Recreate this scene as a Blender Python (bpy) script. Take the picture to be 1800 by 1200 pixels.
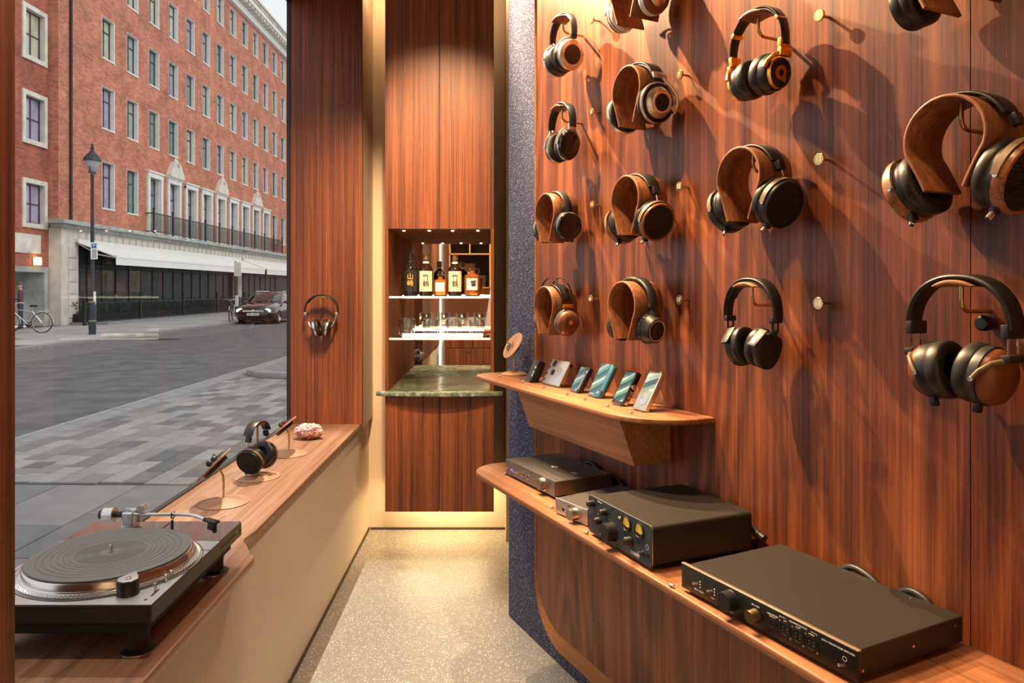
import bpy, bmesh, math, random
from mathutils import Matrix, Vector, Euler

# ---------------------------------------------------------------- clear
for _o in list(bpy.data.objects):
    bpy.data.objects.remove(_o, do_unlink=True)
SC = bpy.context.scene
COL = SC.collection
random.seed(7)
PI = math.pi

# ---------------------------------------------------------------- camera
CAM_H = 1.4
FPX = 1250.0
VX, VY = 866.0, 509.0
cam_d = bpy.data.cameras.new('camera')
cam_d.sensor_width = 36.0
cam_d.lens = FPX / 1800.0 * 36.0
cam_d.shift_x = (900 - VX) / 1800.0
cam_d.shift_y = -(600 - VY) / 1800.0
cam_d.clip_start = 0.02
cam_d.clip_end = 400
cam = bpy.data.objects.new('camera', cam_d)
COL.objects.link(cam)
cam.location = (0, 0, CAM_H)
cam.rotation_euler = (PI / 2, 0, 0)
SC.camera = cam

# ---------------------------------------------------------------- the angled headphone wall: local frame (u along wall towards camera, off = out of wall, z)
TH = math.atan(566 / FPX)
TU = Vector((math.sin(TH), -math.cos(TH), 0))
NU = Vector((-math.cos(TH), -math.sin(TH), 0))
C_W = 1.459
DW = C_W * math.cos(TH)
RW = math.atan2(TU.y, TU.x)
def W(u, off, z):
    p = TU * u + NU * (off - DW)
    return Vector((p.x, p.y, z))

# ---------------------------------------------------------------- world: overcast sky
wd = bpy.data.worlds.new('overcast_sky')
SC.world = wd
wd.use_nodes = True
nt = wd.node_tree
nt.nodes.clear()
wo = nt.nodes.new('ShaderNodeOutputWorld')
bg = nt.nodes.new('ShaderNodeBackground')
tc = nt.nodes.new('ShaderNodeTexCoord')
mp = nt.nodes.new('ShaderNodeMapping')
nz = nt.nodes.new('ShaderNodeTexNoise')
cr = nt.nodes.new('ShaderNodeValToRGB')
mp.inputs['Scale'].default_value = (1.5, 1.5, 3.0)
nz.inputs['Scale'].default_value = 1.6
nz.inputs['Detail'].default_value = 4
cr.color_ramp.elements[0].color = (0.80, 0.82, 0.86, 1)
cr.color_ramp.elements[1].color = (0.95, 0.95, 0.95, 1)
nt.links.new(tc.outputs['Generated'], mp.inputs['Vector'])
nt.links.new(mp.outputs['Vector'], nz.inputs['Vector'])
nt.links.new(nz.outputs['Fac'], cr.inputs['Fac'])
nt.links.new(cr.outputs['Color'], bg.inputs['Color'])
nt.links.new(bg.outputs['Background'], wo.inputs['Surface'])
bg.inputs['Strength'].default_value = 0.88

# weak veiled sun over our own roof, towards the houses opposite
sd = bpy.data.lights.new('veiled_sun', 'SUN')
sd.energy = 0.85
sd.angle = math.radians(40)
sd.color = (1.0, 0.96, 0.9)
sun = bpy.data.objects.new('veiled_sun', sd)
COL.objects.link(sun)
sun.rotation_euler = Vector((-0.75, 0.35, -0.62)).to_track_quat('-Z', 'Y').to_euler()

# ---------------------------------------------------------------- ceiling spots of the shop, and a few added fills
def spot(loc, aim, power, angle=50, blend=0.6, size=0.03, col=(1.0, 0.66, 0.36)):
    d = bpy.data.lights.new('ceiling_spot_or_fill', 'SPOT')
    d.energy = power
    d.spot_size = math.radians(angle)
    d.spot_blend = blend
    d.shadow_soft_size = size
    d.color = col
    o = bpy.data.objects.new('ceiling_spot_or_fill', d)
    COL.objects.link(o)
    o.location = loc
    o.rotation_euler = (Vector(aim) - Vector(loc)).to_track_quat('-Z', 'Y').to_euler()
    return o
# track over the headphone wall
NEUT = (1.0, 0.80, 0.58)
spot(W(-3.0, 0.36, 3.12), W(-1.85, 0, 2.05), 500, 64, 0.6, 0.010)
spot(W(-2.35, 0.62, 3.12), W(-1.5, 0, 1.6), 330, 60, 0.6, 0.012)
spot(W(-1.55, 0.72, 3.12), W(-1.0, 0.0, 1.45), 95, 56, 0.7, 0.012)
spot(W(-2.75, 0.75, 3.12), W(-2.25, 0.10, 1.05), 150, 40, 0.7, 0.015)
spot(W(-1.75, 0.85, 3.12), W(-1.45, 0.25, 0.80), 170, 40, 0.7, 0.015)
spot(W(-0.7, 0.8, 3.12), W(-0.75, 0.25, 0.75), 55, 40, 0.7, 0.015)
# bar cupboard, window return, window sill, floor, rear of the shop
spot((-0.30, 2.25, 3.12), (-0.25, 3.55, 1.76), 330, 52, 1.0, 0.02)
spot((-0.36, 1.75, 3.12), (-0.27, 3.4, 0.75), 60, 50, 0.7, 0.02)
spot((-0.30, 1.9, 3.12), (-0.88, 3.81, 1.35), 150, 44, 0.8, 0.02)  # added fill to brighten the window return
spot((-0.90, 3.50, 2.93), (-0.82, 2.85, 0.68), 330, 44, 0.6, 0.010, (1.0, 0.86, 0.68))
spot((-0.86, 2.35, 2.93), (-0.78, 1.85, 0.70), 60, 40, 0.7, 0.012, (1.0, 0.88, 0.72))
spot((0.25, 2.3, 3.12), (-0.40, 3.1, 0.0), 150, 56, 0.8, 0.03, NEUT)
spot((0.2, 0.2, 3.12), (-0.30, -1.2, 1.1), 520, 76, 0.6, 0.03, NEUT)  # added fill so the rear is not dark in the mirror
spot((-0.1, 0.9, 3.12), (-0.95, 1.06, 1.5), 60, 60, 0.6, 0.03, NEUT)  # added fill on the near-left wood, also for the mirror

# ---------------------------------------------------------------- view
vs = SC.view_settings
vs.view_transform = 'Standard'
vs.look = 'None'
vs.gamma = 1.0
vs.exposure = 0.45
vs.use_curve_mapping = False
SC.cycles.max_bounces = 8
SC.cycles.transparent_max_bounces = 12
SC.cycles.transmission_bounces = 8
SC.cycles.caustics_reflective = False
SC.cycles.caustics_refractive = False
SC.cycles.use_denoising = True
SC.cycles.sample_clamp_indirect = 4.0
# ================================================================ helpers: geometry
def PX(x, y, d):
    """a point d metres in front of the camera seen at pixel x, y of the 1800x1200 photograph"""
    return Vector(((x - VX) * d / FPX, d, CAM_H - (y - VY) * d / FPX))

class MB:
    """collects shapes, builds ONE mesh object"""
    def __init__(s):
        s.v = []; s.f = []
    def add(s, verts, faces, m=None):
        n = len(s.v)
        if m is not None:
            s.v += [tuple(m @ Vector(p)) for p in verts]
        else:
            s.v += [tuple(p) for p in verts]
        s.f += [tuple(i + n for i in f) for f in faces]
        return s
    def bm(s, b, m=None):
        b.verts.ensure_lookup_table()
        b.verts.index_update()
        s.add([v.co.copy() for v in b.verts], [[v.index for v in f.verts] for f in b.faces], m)
        b.free()
        return s
    def box(s, c, d, bev=0.0, seg=2, m=None):
        b = bmesh.new()
        bmesh.ops.create_cube(b, size=1.0)
        for v in b.verts:
            v.co = Vector((v.co.x * d[0], v.co.y * d[1], v.co.z * d[2]))
        if bev > 0:
            bmesh.ops.bevel(b, geom=list(b.edges), offset=min(bev, min(d) * 0.49), segments=seg, profile=0.5, affect='EDGES')
        mm = Matrix.Translation(Vector(c))
        if m is not None:
            mm = m @ mm
        return s.bm(b, mm)
    def bx(s, x0, x1, y0, y1, z0, z1, bev=0.0, seg=1, m=None):
        return s.box(((x0 + x1) / 2, (y0 + y1) / 2, (z0 + z1) / 2), (abs(x1 - x0), abs(y1 - y0), abs(z1 - z0)), bev, seg, m)
    def lathe(s, prof, seg=24, m=None, axis='z', sx=1.0, sy=1.0, closed=False):
        """prof: (r, h). axis: direction of h. sx, sy scale the two radial directions"""
        V = []; F = []
        n = len(prof)
        rings = []
        for (r, h) in prof:
            if r < 1e-6:
                rings.append([len(V)]); V.append((0, 0, h))
            else:
                st = len(V)
                for k in range(seg):
                    a = 2 * PI * k / seg
                    V.append((r * math.cos(a) * sx, r * math.sin(a) * sy, h))
                rings.append(list(range(st, st + seg)))
        def join(A, B):
            for k in range(seg):
                k2 = (k + 1) % seg
                if len(A) == 1 and len(B) == 1: return
                if len(A) == 1: F.append((A[0], B[k2], B[k]))
                elif len(B) == 1: F.append((A[k], A[k2], B[0]))
                else: F.append((A[k], A[k2], B[k2], B[k]))
        for i in range(n - 1): join(rings[i], rings[i + 1])
        if closed: join(rings[-1], rings[0])
        if axis == 'x': V = [(z, x, y) for x, y, z in V]
        elif axis == 'y': V = [(y, z, x) for x, y, z in V]
        return s.add(V, F, m)
    def cyl(s, p0, p1, r0, r1=None, seg=16, bev=0.0, m=None):
        p0 = Vector(p0); p1 = Vector(p1)
        if r1 is None: r1 = r0
        L = (p1 - p0).length
        q = (p1 - p0).to_track_quat('Z', 'Y').to_matrix().to_4x4()
        mm = Matrix.Translation(p0) @ q
        if m is not None: mm = m @ mm
        if bev > 0:
            pr = [(0, 0), (r0 - bev, 0), (r0, bev), (r1, L - bev), (r1 - bev, L), (0, L)]
        else:
            pr = [(0, 0), (r0, 0), (r1, L), (0, L)]
        return s.lathe(pr, seg, mm)
    def tube(s, pts, r, seg=8, closed=False, cap=True, m=None):
        pts = [Vector(p) for p in pts]
        n = len(pts)
        rr = r if isinstance(r, (list, tuple)) else [r] * n
        V = []; F = []
        up = None
        for i in range(n):
            if closed: t = pts[(i + 1) % n] - pts[i - 1]
            elif i == 0: t = pts[1] - pts[0]
            elif i == n - 1: t = pts[-1] - pts[-2]
            else: t = pts[i + 1] - pts[i - 1]
            t.normalize()
            if up is None:
                a = Vector((0, 0, 1)) if abs(t.z) < 0.9 else Vector((1, 0, 0))
                up = (a - t * a.dot(t)).normalized()
            else:
                up = (up - t * up.dot(t))
                up = up.normalized() if up.length > 1e-6 else Vector((1, 0, 0))
            sd_ = t.cross(up)
            for k in range(seg):
                a = 2 * PI * k / seg
                V.append(pts[i] + (up * math.cos(a) + sd_ * math.sin(a)) * rr[i])
        for i in range(n if closed else n - 1):
            j = (i + 1) % n
            for k in range(seg):
                k2 = (k + 1) % seg
                F.append((i * seg + k, i * seg + k2, j * seg + k2, j * seg + k))
        if cap and not closed:
            F.append(tuple(range(seg))[::-1])
            F.append(tuple((n - 1) * seg + k for k in range(seg)))
        return s.add(V, F, m)
    def prism(s, outline, h0, h1, m=None, axis='z', bev=0.0, bseg=2):
        """outline in 2D (ccw) extruded along axis"""
        b = bmesh.new()
        vs_ = [b.verts.new((p[0], p[1], h0)) for p in outline]
        f = b.faces.new(vs_)
        r = bmesh.ops.extrude_face_region(b, geom=[f])
        top = [g for g in r['geom'] if isinstance(g, bmesh.types.BMVert)]
        for v in top: v.co.z = h1
        bmesh.ops.recalc_face_normals(b, faces=list(b.faces))
        if bev > 0:
            ed = [e for e in b.edges if abs(e.verts[0].co.z - e.verts[1].co.z) < 1e-7]
            bmesh.ops.bevel(b, geom=ed, offset=bev, segments=bseg, profile=0.5, affect='EDGES')
        if axis == 'x': R = Matrix(((0, 0, 1, 0), (1, 0, 0, 0), (0, 1, 0, 0), (0, 0, 0, 1)))      # outline (y, z)
        elif axis == 'y': R = Matrix(((1, 0, 0, 0), (0, 0, 1, 0), (0, 1, 0, 0), (0, 0, 0, 1)))    # outline (x, z)
        else: R = Matrix.Identity(4)
        mm = R if m is None else m @ R
        return s.bm(b, mm)
    def ribbon(s, path, y0, y1, t0, t1, m=None, round_=0.0):
        """path: list of (x, z); a band following it, from y0 to y1 wide, between normal offsets t0 and t1.
        y0, y1 may be lists"""
        n = len(path)
        Y0 = y0 if isinstance(y0, (list, tuple)) else [y0] * n
        Y1 = y1 if isinstance(y1, (list, tuple)) else [y1] * n
        T0 = t0 if isinstance(t0, (list, tuple)) else [t0] * n
        T1 = t1 if isinstance(t1, (list, tuple)) else [t1] * n
        V = []; F = []; k = 0
        for i in range(n):
            a = Vector(path[max(i - 1, 0)]); c = Vector(path[min(i + 1, n - 1)])
            t = (c - a).normalized()
            nn = Vector((-t.y, t.x))
            p = Vector(path[i])
            w = Y1[i] - Y0[i]; th = T1[i] - T0[i]
            e = min(round_, abs(w) * 0.3, abs(th) * 0.45)
            if e > 0:
                ring = [(Y0[i] + e, T0[i]), (Y1[i] - e, T0[i]), (Y1[i], T0[i] + e), (Y1[i], T1[i] - e), (Y1[i] - e, T1[i]), (Y0[i] + e, T1[i]), (Y0[i], T1[i] - e), (Y0[i], T0[i] + e)]
            else:
                ring = [(Y0[i], T0[i]), (Y1[i], T0[i]), (Y1[i], T1[i]), (Y0[i], T1[i])]
            k = len(ring)
            for (y, o) in ring:
                q = p + nn * o
                V.append((q.x, y, q.y))
        for i in range(n - 1):
            for j in range(k):
                j2 = (j + 1) % k
                F.append((i * k + j, i * k + j2, (i + 1) * k + j2, (i + 1) * k + j))
        F.append(tuple(range(k))[::-1]); F.append(tuple((n - 1) * k + j for j in range(k)))
        return s.add(V, F, m)
    def mesh(s, name, smooth=35):
        me = bpy.data.meshes.new(name)
        me.from_pydata(s.v, [], s.f)
        b = bmesh.new(); b.from_mesh(me)
        bmesh.ops.recalc_face_normals(b, faces=list(b.faces))
        b.to_mesh(me); b.free()
        if smooth:
            me.polygons.foreach_set('use_smooth', [True] * len(me.polygons))
            me.set_sharp_from_angle(angle=math.radians(smooth))
        me.update()
        return me
    def build(s, name, mat_, parent=None, loc=None, rotz=0.0, smooth=35, m=None):
        o = bpy.data.objects.new(name, s.mesh(name, smooth))
        COL.objects.link(o)
        if mat_ is not None: o.data.materials.append(mat_)
        if parent is not None: o.parent = parent
        if loc is not None: o.location = loc
        if rotz: o.rotation_euler = (0, 0, rotz)
        if m is not None: o.matrix_local = m
        return o

def tag(o, label=None, cat=None, group=None, kind=None):
    if label: o['label'] = label
    if cat: o['category'] = cat
    if group: o['group'] = group
    if kind: o['kind'] = kind
    return o
def empty(name, loc=(0, 0, 0), rotz=0.0, label=None, cat=None, group=None):
    o = bpy.data.objects.new(name, None)
    o.empty_display_size = 0.05
    COL.objects.link(o)
    o.location = loc
    o.rotation_euler = (0, 0, rotz)
    return tag(o, label, cat, group)
def share(name, me, parent, loc=(0, 0, 0), rot=(0, 0, 0), scale=None):
    o = bpy.data.objects.new(name, me)
    COL.objects.link(o)
    o.parent = parent
    o.location = loc
    o.rotation_euler = rot
    if scale: o.scale = scale
    return o
def struct(o):
    o['kind'] = 'structure'
    return o
def arc(cx, cy, r, a0, a1, n):
    return [(cx + r * math.cos(math.radians(a0 + (a1 - a0) * i / n)), cy + r * math.sin(math.radians(a0 + (a1 - a0) * i / n))) for i in range(n + 1)]
def rrect(x0, x1, y0, y1, r, n=6):
    return arc(x1 - r, y0 + r, r, -90, 0, n) + arc(x1 - r, y1 - r, r, 0, 90, n) + arc(x0 + r, y1 - r, r, 90, 180, n) + arc(x0 + r, y0 + r, r, 180, 270, n)
def text_part(txt, size, mat_, parent, m, name='lettering', depth=0.0002, bold=0.0, align='CENTER'):
    cu = bpy.data.curves.new('lettering_curve', 'FONT')
    cu.body = txt
    cu.size = size
    cu.extrude = depth
    cu.offset = bold
    cu.resolution_u = 3
    cu.align_x = align
    cu.align_y = 'CENTER'
    ob = bpy.data.objects.new('lettering_curve', cu)
    COL.objects.link(ob)
    bpy.context.view_layer.update()
    dg = bpy.context.evaluated_depsgraph_get()
    me = bpy.data.meshes.new_from_object(ob.evaluated_get(dg))
    bpy.data.objects.remove(ob, do_unlink=True)
    bpy.data.curves.remove(cu)
    me.materials.clear()
    me.materials.append(mat_)
    o = bpy.data.objects.new(name, me)
    COL.objects.link(o)
    o.parent = parent
    o.matrix_local = m
    return o
def T(x, y, z): return Matrix.Translation((x, y, z))
def RX(a): return Matrix.Rotation(math.radians(a), 4, 'X')
def RY(a): return Matrix.Rotation(math.radians(a), 4, 'Y')
def RZ(a): return Matrix.Rotation(math.radians(a), 4, 'Z')

# ================================================================ helpers: materials
def new_mat(name):
    m = bpy.data.materials.new(name)
    m.use_nodes = True
    n = m.node_tree
    return m, n, n.nodes['Principled BSDF']
def pmat(name, col, rough=0.5, metal=0.0, bump=0.0, bscale=300.0, var=0.0, emit=None, estr=0.0, spec=0.5, alpha=1.0, trans=0.0, ior=1.45, coat=0.0, vscale=8.0):
    m, n, b = new_mat(name)
    b.inputs['Base Color'].default_value = (*col, 1)
    b.inputs['Roughness'].default_value = rough
    b.inputs['Metallic'].default_value = metal
    b.inputs['Specular IOR Level'].default_value = spec
    b.inputs['Alpha'].default_value = alpha
    b.inputs['Transmission Weight'].default_value = trans
    b.inputs['IOR'].default_value = ior
    b.inputs['Coat Weight'].default_value = coat
    if emit is not None:
        b.inputs['Emission Color'].default_value = (*emit, 1)
        b.inputs['Emission Strength'].default_value = estr
    t = n.nodes.new('ShaderNodeTexCoord')
    if var > 0:
        z = n.nodes.new('ShaderNodeTexNoise'); z.inputs['Scale'].default_value = vscale; z.inputs['Detail'].default_value = 5
        r = n.nodes.new('ShaderNodeValToRGB')
        r.color_ramp.elements[0].position = 0.3; r.color_ramp.elements[1].position = 0.7
        r.color_ramp.elements[0].color = (*[c * (1 - var) for c in col], 1)
        r.color_ramp.elements[1].color = (*[min(1, c * (1 + var)) for c in col], 1)
        n.links.new(t.outputs['Object'], z.inputs['Vector'])
        n.links.new(z.outputs['Fac'], r.inputs['Fac'])
        n.links.new(r.outputs['Color'], b.inputs['Base Color'])
    if bump > 0:
        z = n.nodes.new('ShaderNodeTexNoise'); z.inputs['Scale'].default_value = bscale; z.inputs['Detail'].default_value = 2
        bp = n.nodes.new('ShaderNodeBump'); bp.inputs['Strength'].default_value = bump; bp.inputs['Distance'].default_value = 0.001
        n.links.new(t.outputs['Object'], z.inputs['Vector'])
        n.links.new(z.outputs['Fac'], bp.inputs['Height'])
        n.links.new(bp.outputs['Normal'], b.inputs['Normal'])
    return m
def wood(name, dark, mid, light, grain='z', freq=1.0, rough=0.42, seed=0.0, stretch=1.0, fig=1.0, wave=None):
    """straight grained walnut veneer: broad stripes + fine fibres + faint cathedral figure, along one local axis"""
    m, n, b = new_mat(name)
    N = n.nodes.new; L = n.links.new
    t = N('ShaderNodeTexCoord'); oi = N('ShaderNodeObjectInfo')
    ad = N('ShaderNodeVectorMath'); ad.operation = 'ADD'
    sc_ = N('ShaderNodeVectorMath'); sc_.operation = 'SCALE'
    cb = N('ShaderNodeCombineXYZ')
    for k in range(3): L(oi.outputs['Random'], cb.inputs[k])
    L(cb.outputs['Vector'], sc_.inputs[0]); sc_.inputs['Scale'].default_value = 7.3
    L(t.outputs['Object'], ad.inputs[0]); L(sc_.outputs['Vector'], ad.inputs[1])
    def mapped(across, along, off):
        mpp = N('ShaderNodeMapping')
        s3 = [across] * 3
        s3['xyz'.index(grain)] = along
        mpp.inputs['Scale'].default_value = s3
        mpp.inputs['Location'].default_value = (off + seed, off * 1.7, off * 0.6)
        L(ad.outputs['Vector'], mpp.inputs['Vector'])
        return mpp
    # broad bands, gently wandering
    m1 = mapped(15 * freq, 0.55 * stretch, 0.0)
    n1 = N('ShaderNodeTexNoise'); n1.inputs['Scale'].default_value = 1.0; n1.inputs['Detail'].default_value = 3.0; n1.inputs['Distortion'].default_value = 0.6 * fig
    L(m1.outputs['Vector'], n1.inputs['Vector'])
    # medium lines
    m2 = mapped(85 * freq, 1.4 * stretch, 3.1)
    n2 = N('ShaderNodeTexNoise'); n2.inputs['Scale'].default_value = 1.0; n2.inputs['Detail'].default_value = 4.0; n2.inputs['Distortion'].default_value = 0.35 * fig
    L(m2.outputs['Vector'], n2.inputs['Vector'])
    # pores
    m3 = mapped(420 * freq, 14 * stretch, 5.7)
    n3 = N('ShaderNodeTexNoise'); n3.inputs['Scale'].default_value = 1.0; n3.inputs['Detail'].default_value = 2.0
    L(m3.outputs['Vector'], n3.inputs['Vector'])
    def math_(op, a, c):
        q = N('ShaderNodeMath'); q.operation = op
        if isinstance(a, (int, float)): q.inputs[0].default_value = a
        else: L(a, q.inputs[0])
        if isinstance(c, (int, float)): q.inputs[1].default_value = c
        else: L(c, q.inputs[1])
        return q.outputs[0]
    v = math_('ADD', math_('MULTIPLY', n1.outputs['Fac'], 0.44), math_('MULTIPLY', n2.outputs['Fac'], 0.46))
    v = math_('ADD', v, math_('MULTIPLY', n3.outputs['Fac'], 0.22))
    if wave:
        # cathedral figure: rings of a slightly tilted trunk cut by the veneer plane
        m4 = mapped(wave * 3.2, wave * 0.42, 9.3)
        n4 = N('ShaderNodeTexNoise'); n4.inputs['Scale'].default_value = 1.0; n4.inputs['Detail'].default_value = 1.0
        L(m4.outputs['Vector'], n4.inputs['Vector'])
        s4 = math_('SINE', math_('MULTIPLY', n4.outputs['Fac'], 75.0), 0.0)
        v = math_('ADD', v, math_('MULTIPLY', s4, 0.055))
    cr_ = N('ShaderNodeValToRGB')
    e = cr_.color_ramp.elements
    e[0].position = 0.40; e[0].color = (*dark, 1)
    e[1].position = 0.76; e[1].color = (*light, 1)
    em = e.new(0.56); em.color = (*mid, 1)
    L(v, cr_.inputs['Fac'])
    L(cr_.outputs['Color'], b.inputs['Base Color'])
    b.inputs['Roughness'].default_value = rough
    b.inputs['Specular IOR Level'].default_value = 0.4
    bp = N('ShaderNodeBump'); bp.inputs['Strength'].default_value = 0.12; bp.inputs['Distance'].default_value = 0.001
    L(n3.outputs['Fac'], bp.inputs['Height']); L(bp.outputs['Normal'], b.inputs['Normal'])
    return m
WD = ((0.052, 0.0145, 0.007), (0.165, 0.046, 0.0165), (0.34, 0.112, 0.038))
M = {}
M['wall_wood'] = wood('walnut_wall', *WD, 'z', 1.35, 0.40, wave=1.0)
M['cab_wood'] = wood('walnut_cabinet', *WD, 'z', 1.7, 0.42)
M['shelf_wood'] = wood('walnut_shelf', (0.12, 0.046, 0.022), (0.27, 0.11, 0.05), (0.44, 0.20, 0.095), 'x', 1.0, 0.40)
M['bracket_wood'] = wood('walnut_bracket', (0.24, 0.10, 0.046), (0.40, 0.19, 0.09), (0.54, 0.29, 0.15), 'x', 0.9, 0.42)
M['sill_wood'] = wood('walnut_sill', (0.15, 0.072, 0.043), (0.30, 0.165, 0.10), (0.45, 0.28, 0.18), 'y', 1.2, 0.30)
M['arch_wood'] = wood('walnut_bentwood', (0.085, 0.03, 0.013), (0.20, 0.075, 0.03), (0.36, 0.15, 0.062), 'z', 1.6, 0.40)
M['disc_wood'] = wood('walnut_turned', (0.20, 0.10, 0.058), (0.36, 0.20, 0.12), (0.52, 0.32, 0.20), 'x', 1.6, 0.42)
M['edge_wood'] = wood('oak_edge', (0.22, 0.085, 0.025), (0.36, 0.15, 0.045), (0.48, 0.22, 0.075), 'x', 1.0, 0.4)
M['niche_wood'] = wood('walnut_niche', *WD, 'z', 1.7, 0.8)
M['niche_wood'].node_tree.nodes['Principled BSDF'].inputs['Specular IOR Level'].default_value = 0.08
M['cream'] = pmat('cream_paint', (0.68, 0.565, 0.435), 0.6, bump=0.05, bscale=200, var=0.03, vscale=3)
M['ceiling'] = pmat('ceiling_paint', (0.66, 0.60, 0.52), 0.7)
M['brass'] = pmat('brushed_brass', (0.72, 0.50, 0.20), 0.28, 1.0, bump=0.05, bscale=500)
M['brass_rod'] = pmat('brass_rod', (0.62, 0.42, 0.17), 0.25, 1.0)
M['gold'] = pmat('gold_trim', (0.90, 0.48, 0.10), 0.3, 1.0)
M['black'] = pmat('black_plastic', (0.016, 0.015, 0.015), 0.42)
M['black_gloss'] = pmat('black_gloss', (0.008, 0.008, 0.008), 0.08, coat=0.5)
M['black_leather'] = pmat('black_leather', (0.013, 0.0115, 0.0105), 0.40, bump=0.10, bscale=900)
M['brown_leather'] = pmat('brown_leather', (0.20, 0.055, 0.025), 0.45, bump=0.3, bscale=420)
M['grey_leather'] = pmat('grey_leather', (0.10, 0.10, 0.10), 0.5, bump=0.3, bscale=420)
M['velour'] = pmat('black_velour', (0.018, 0.016, 0.015), 0.95, bump=0.5, bscale=900)
M['silver'] = pmat('silver_metal', (0.66, 0.64, 0.61), 0.27, 1.0)
M['chrome'] = pmat('chrome', (0.80, 0.80, 0.80), 0.08, 1.0)
M['champagne'] = pmat('champagne_metal', (0.80, 0.68, 0.55), 0.38, 0.9)
M['white_plastic'] = pmat('white_plastic', (0.78, 0.76, 0.72), 0.35)
M['dark_metal'] = pmat('dark_anodised', (0.035, 0.033, 0.033), 0.38, 0.6, bump=0.05, bscale=600)
M['white_print'] = pmat('white_print', (0.80, 0.79, 0.76), 0.6)
M['led_warm'] = pmat('led_warm', (1, 0.8, 0.5), 0.5, emit=(1.0, 0.66, 0.32), estr=40.0)
# ================================================================ setting materials
def terrazzo():
    m, n, b = new_mat('terrazzo')
    N = n.nodes.new; L = n.links.new
    t = N('ShaderNodeTexCoord')
    base = N('ShaderNodeTexNoise'); base.inputs['Scale'].default_value = 3.0; base.inputs['Detail'].default_value = 4
    L(t.outputs['Object'], base.inputs['Vector'])
    r0 = N('ShaderNodeValToRGB')
    r0.color_ramp.elements[0].color = (0.25, 0.235, 0.205, 1); r0.color_ramp.elements[1].color = (0.32, 0.30, 0.265, 1)
    L(base.outputs['Fac'], r0.inputs['Fac'])
    col = r0.outputs['Color']
    for sc_, lo, hi, c, dst in ((95, 0.26, 0.32, (0.72, 0.66, 0.56, 1), 0.9), (150, 0.28, 0.34, (0.66, 0.61, 0.52, 1), 1.0), (120, 0.22, 0.27, (0.12, 0.10, 0.08, 1), 1.0)):
        nn = N('ShaderNodeTexNoise'); nn.inputs['Scale'].default_value = sc_ * 1.2
        ad = N('ShaderNodeVectorMath'); ad.operation = 'MULTIPLY_ADD'
        ad.inputs[1].default_value = (0.006, 0.006, 0.006)
        L(t.outputs['Object'], nn.inputs['Vector'])
        L(nn.outputs['Color'], ad.inputs[0]); L(t.outputs['Object'], ad.inputs[2])
        v = N('ShaderNodeTexVoronoi'); v.inputs['Scale'].default_value = sc_; v.inputs['Randomness'].default_value = dst
        L(ad.outputs['Vector'], v.inputs['Vector'])
        r = N('ShaderNodeValToRGB')
        r.color_ramp.elements[0].position = lo; r.color_ramp.elements[0].color = (1, 1, 1, 1)
        r.color_ramp.elements[1].position = hi; r.color_ramp.elements[1].color = (0, 0, 0, 1)
        L(v.outputs['Distance'], r.inputs['Fac'])
        # only some of the cells hold a chip
        pk = N('ShaderNodeMath'); pk.operation = 'GREATER_THAN'; pk.inputs[1].default_value = 0.62
        sp = N('ShaderNodeSeparateColor'); L(v.outputs['Color'], sp.inputs[0]); L(sp.outputs[0], pk.inputs[0])
        mu = N('ShaderNodeMath'); mu.operation = 'MULTIPLY'; L(r.outputs['Color'], mu.inputs[0]); L(pk.outputs[0], mu.inputs[1])
        mx = N('ShaderNodeMix'); mx.data_type = 'RGBA'
        L(mu.outputs[0], mx.inputs['Factor']); L(col, mx.inputs['A']); mx.inputs['B'].default_value = c
        col = mx.outputs['Result']
    L(col, b.inputs['Base Color'])
    b.inputs['Roughness'].default_value = 0.42
    return m
def felt():
    m, n, b = new_mat('blue_felt')
    N = n.nodes.new; L = n.links.new
    t = N('ShaderNodeTexCoord')
    mp1 = N('ShaderNodeMapping'); mp1.inputs['Rotation'].default_value = (0, 0.5, 0); mp1.inputs['Scale'].default_value = (300, 300, 640)
    mp2 = N('ShaderNodeMapping'); mp2.inputs['Rotation'].default_value = (0, -0.9, 0); mp2.inputs['Scale'].default_value = (200, 200, 560)
    L(t.outputs['Object'], mp1.inputs['Vector']); L(t.outputs['Object'], mp2.inputs['Vector'])
    a = N('ShaderNodeTexNoise'); a.inputs['Scale'].default_value = 0.5; a.inputs['Detail'].default_value = 2; L(mp1.outputs['Vector'], a.inputs['Vector'])
    c = N('ShaderNodeTexNoise'); c.inputs['Scale'].default_value = 0.5; c.inputs['Detail'].default_value = 2; L(mp2.outputs['Vector'], c.inputs['Vector'])
    mx = N('ShaderNodeMath'); mx.operation = 'MAXIMUM'; L(a.outputs['Fac'], mx.inputs[0]); L(c.outputs['Fac'], mx.inputs[1])
    r = N('ShaderNodeValToRGB')
    r.color_ramp.elements[0].position = 0.50; r.color_ramp.elements[0].color = (0.034, 0.040, 0.078, 1)
    r.color_ramp.elements[1].position = 0.74; r.color_ramp.elements[1].color = (0.34, 0.36, 0.46, 1)
    em = r.color_ramp.elements.new(0.60); em.color = (0.085, 0.098, 0.165, 1)
    L(mx.outputs[0], r.inputs['Fac']); L(r.outputs['Color'], b.inputs['Base Color'])
    b.inputs['Roughness'].default_value = 1.0; b.inputs['Specular IOR Level'].default_value = 0.1
    bp = N('ShaderNodeBump'); bp.inputs['Strength'].default_value = 0.6; bp.inputs['Distance'].default_value = 0.002
    L(mx.outputs[0], bp.inputs['Height']); L(bp.outputs['Normal'], b.inputs['Normal'])
    return m
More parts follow.
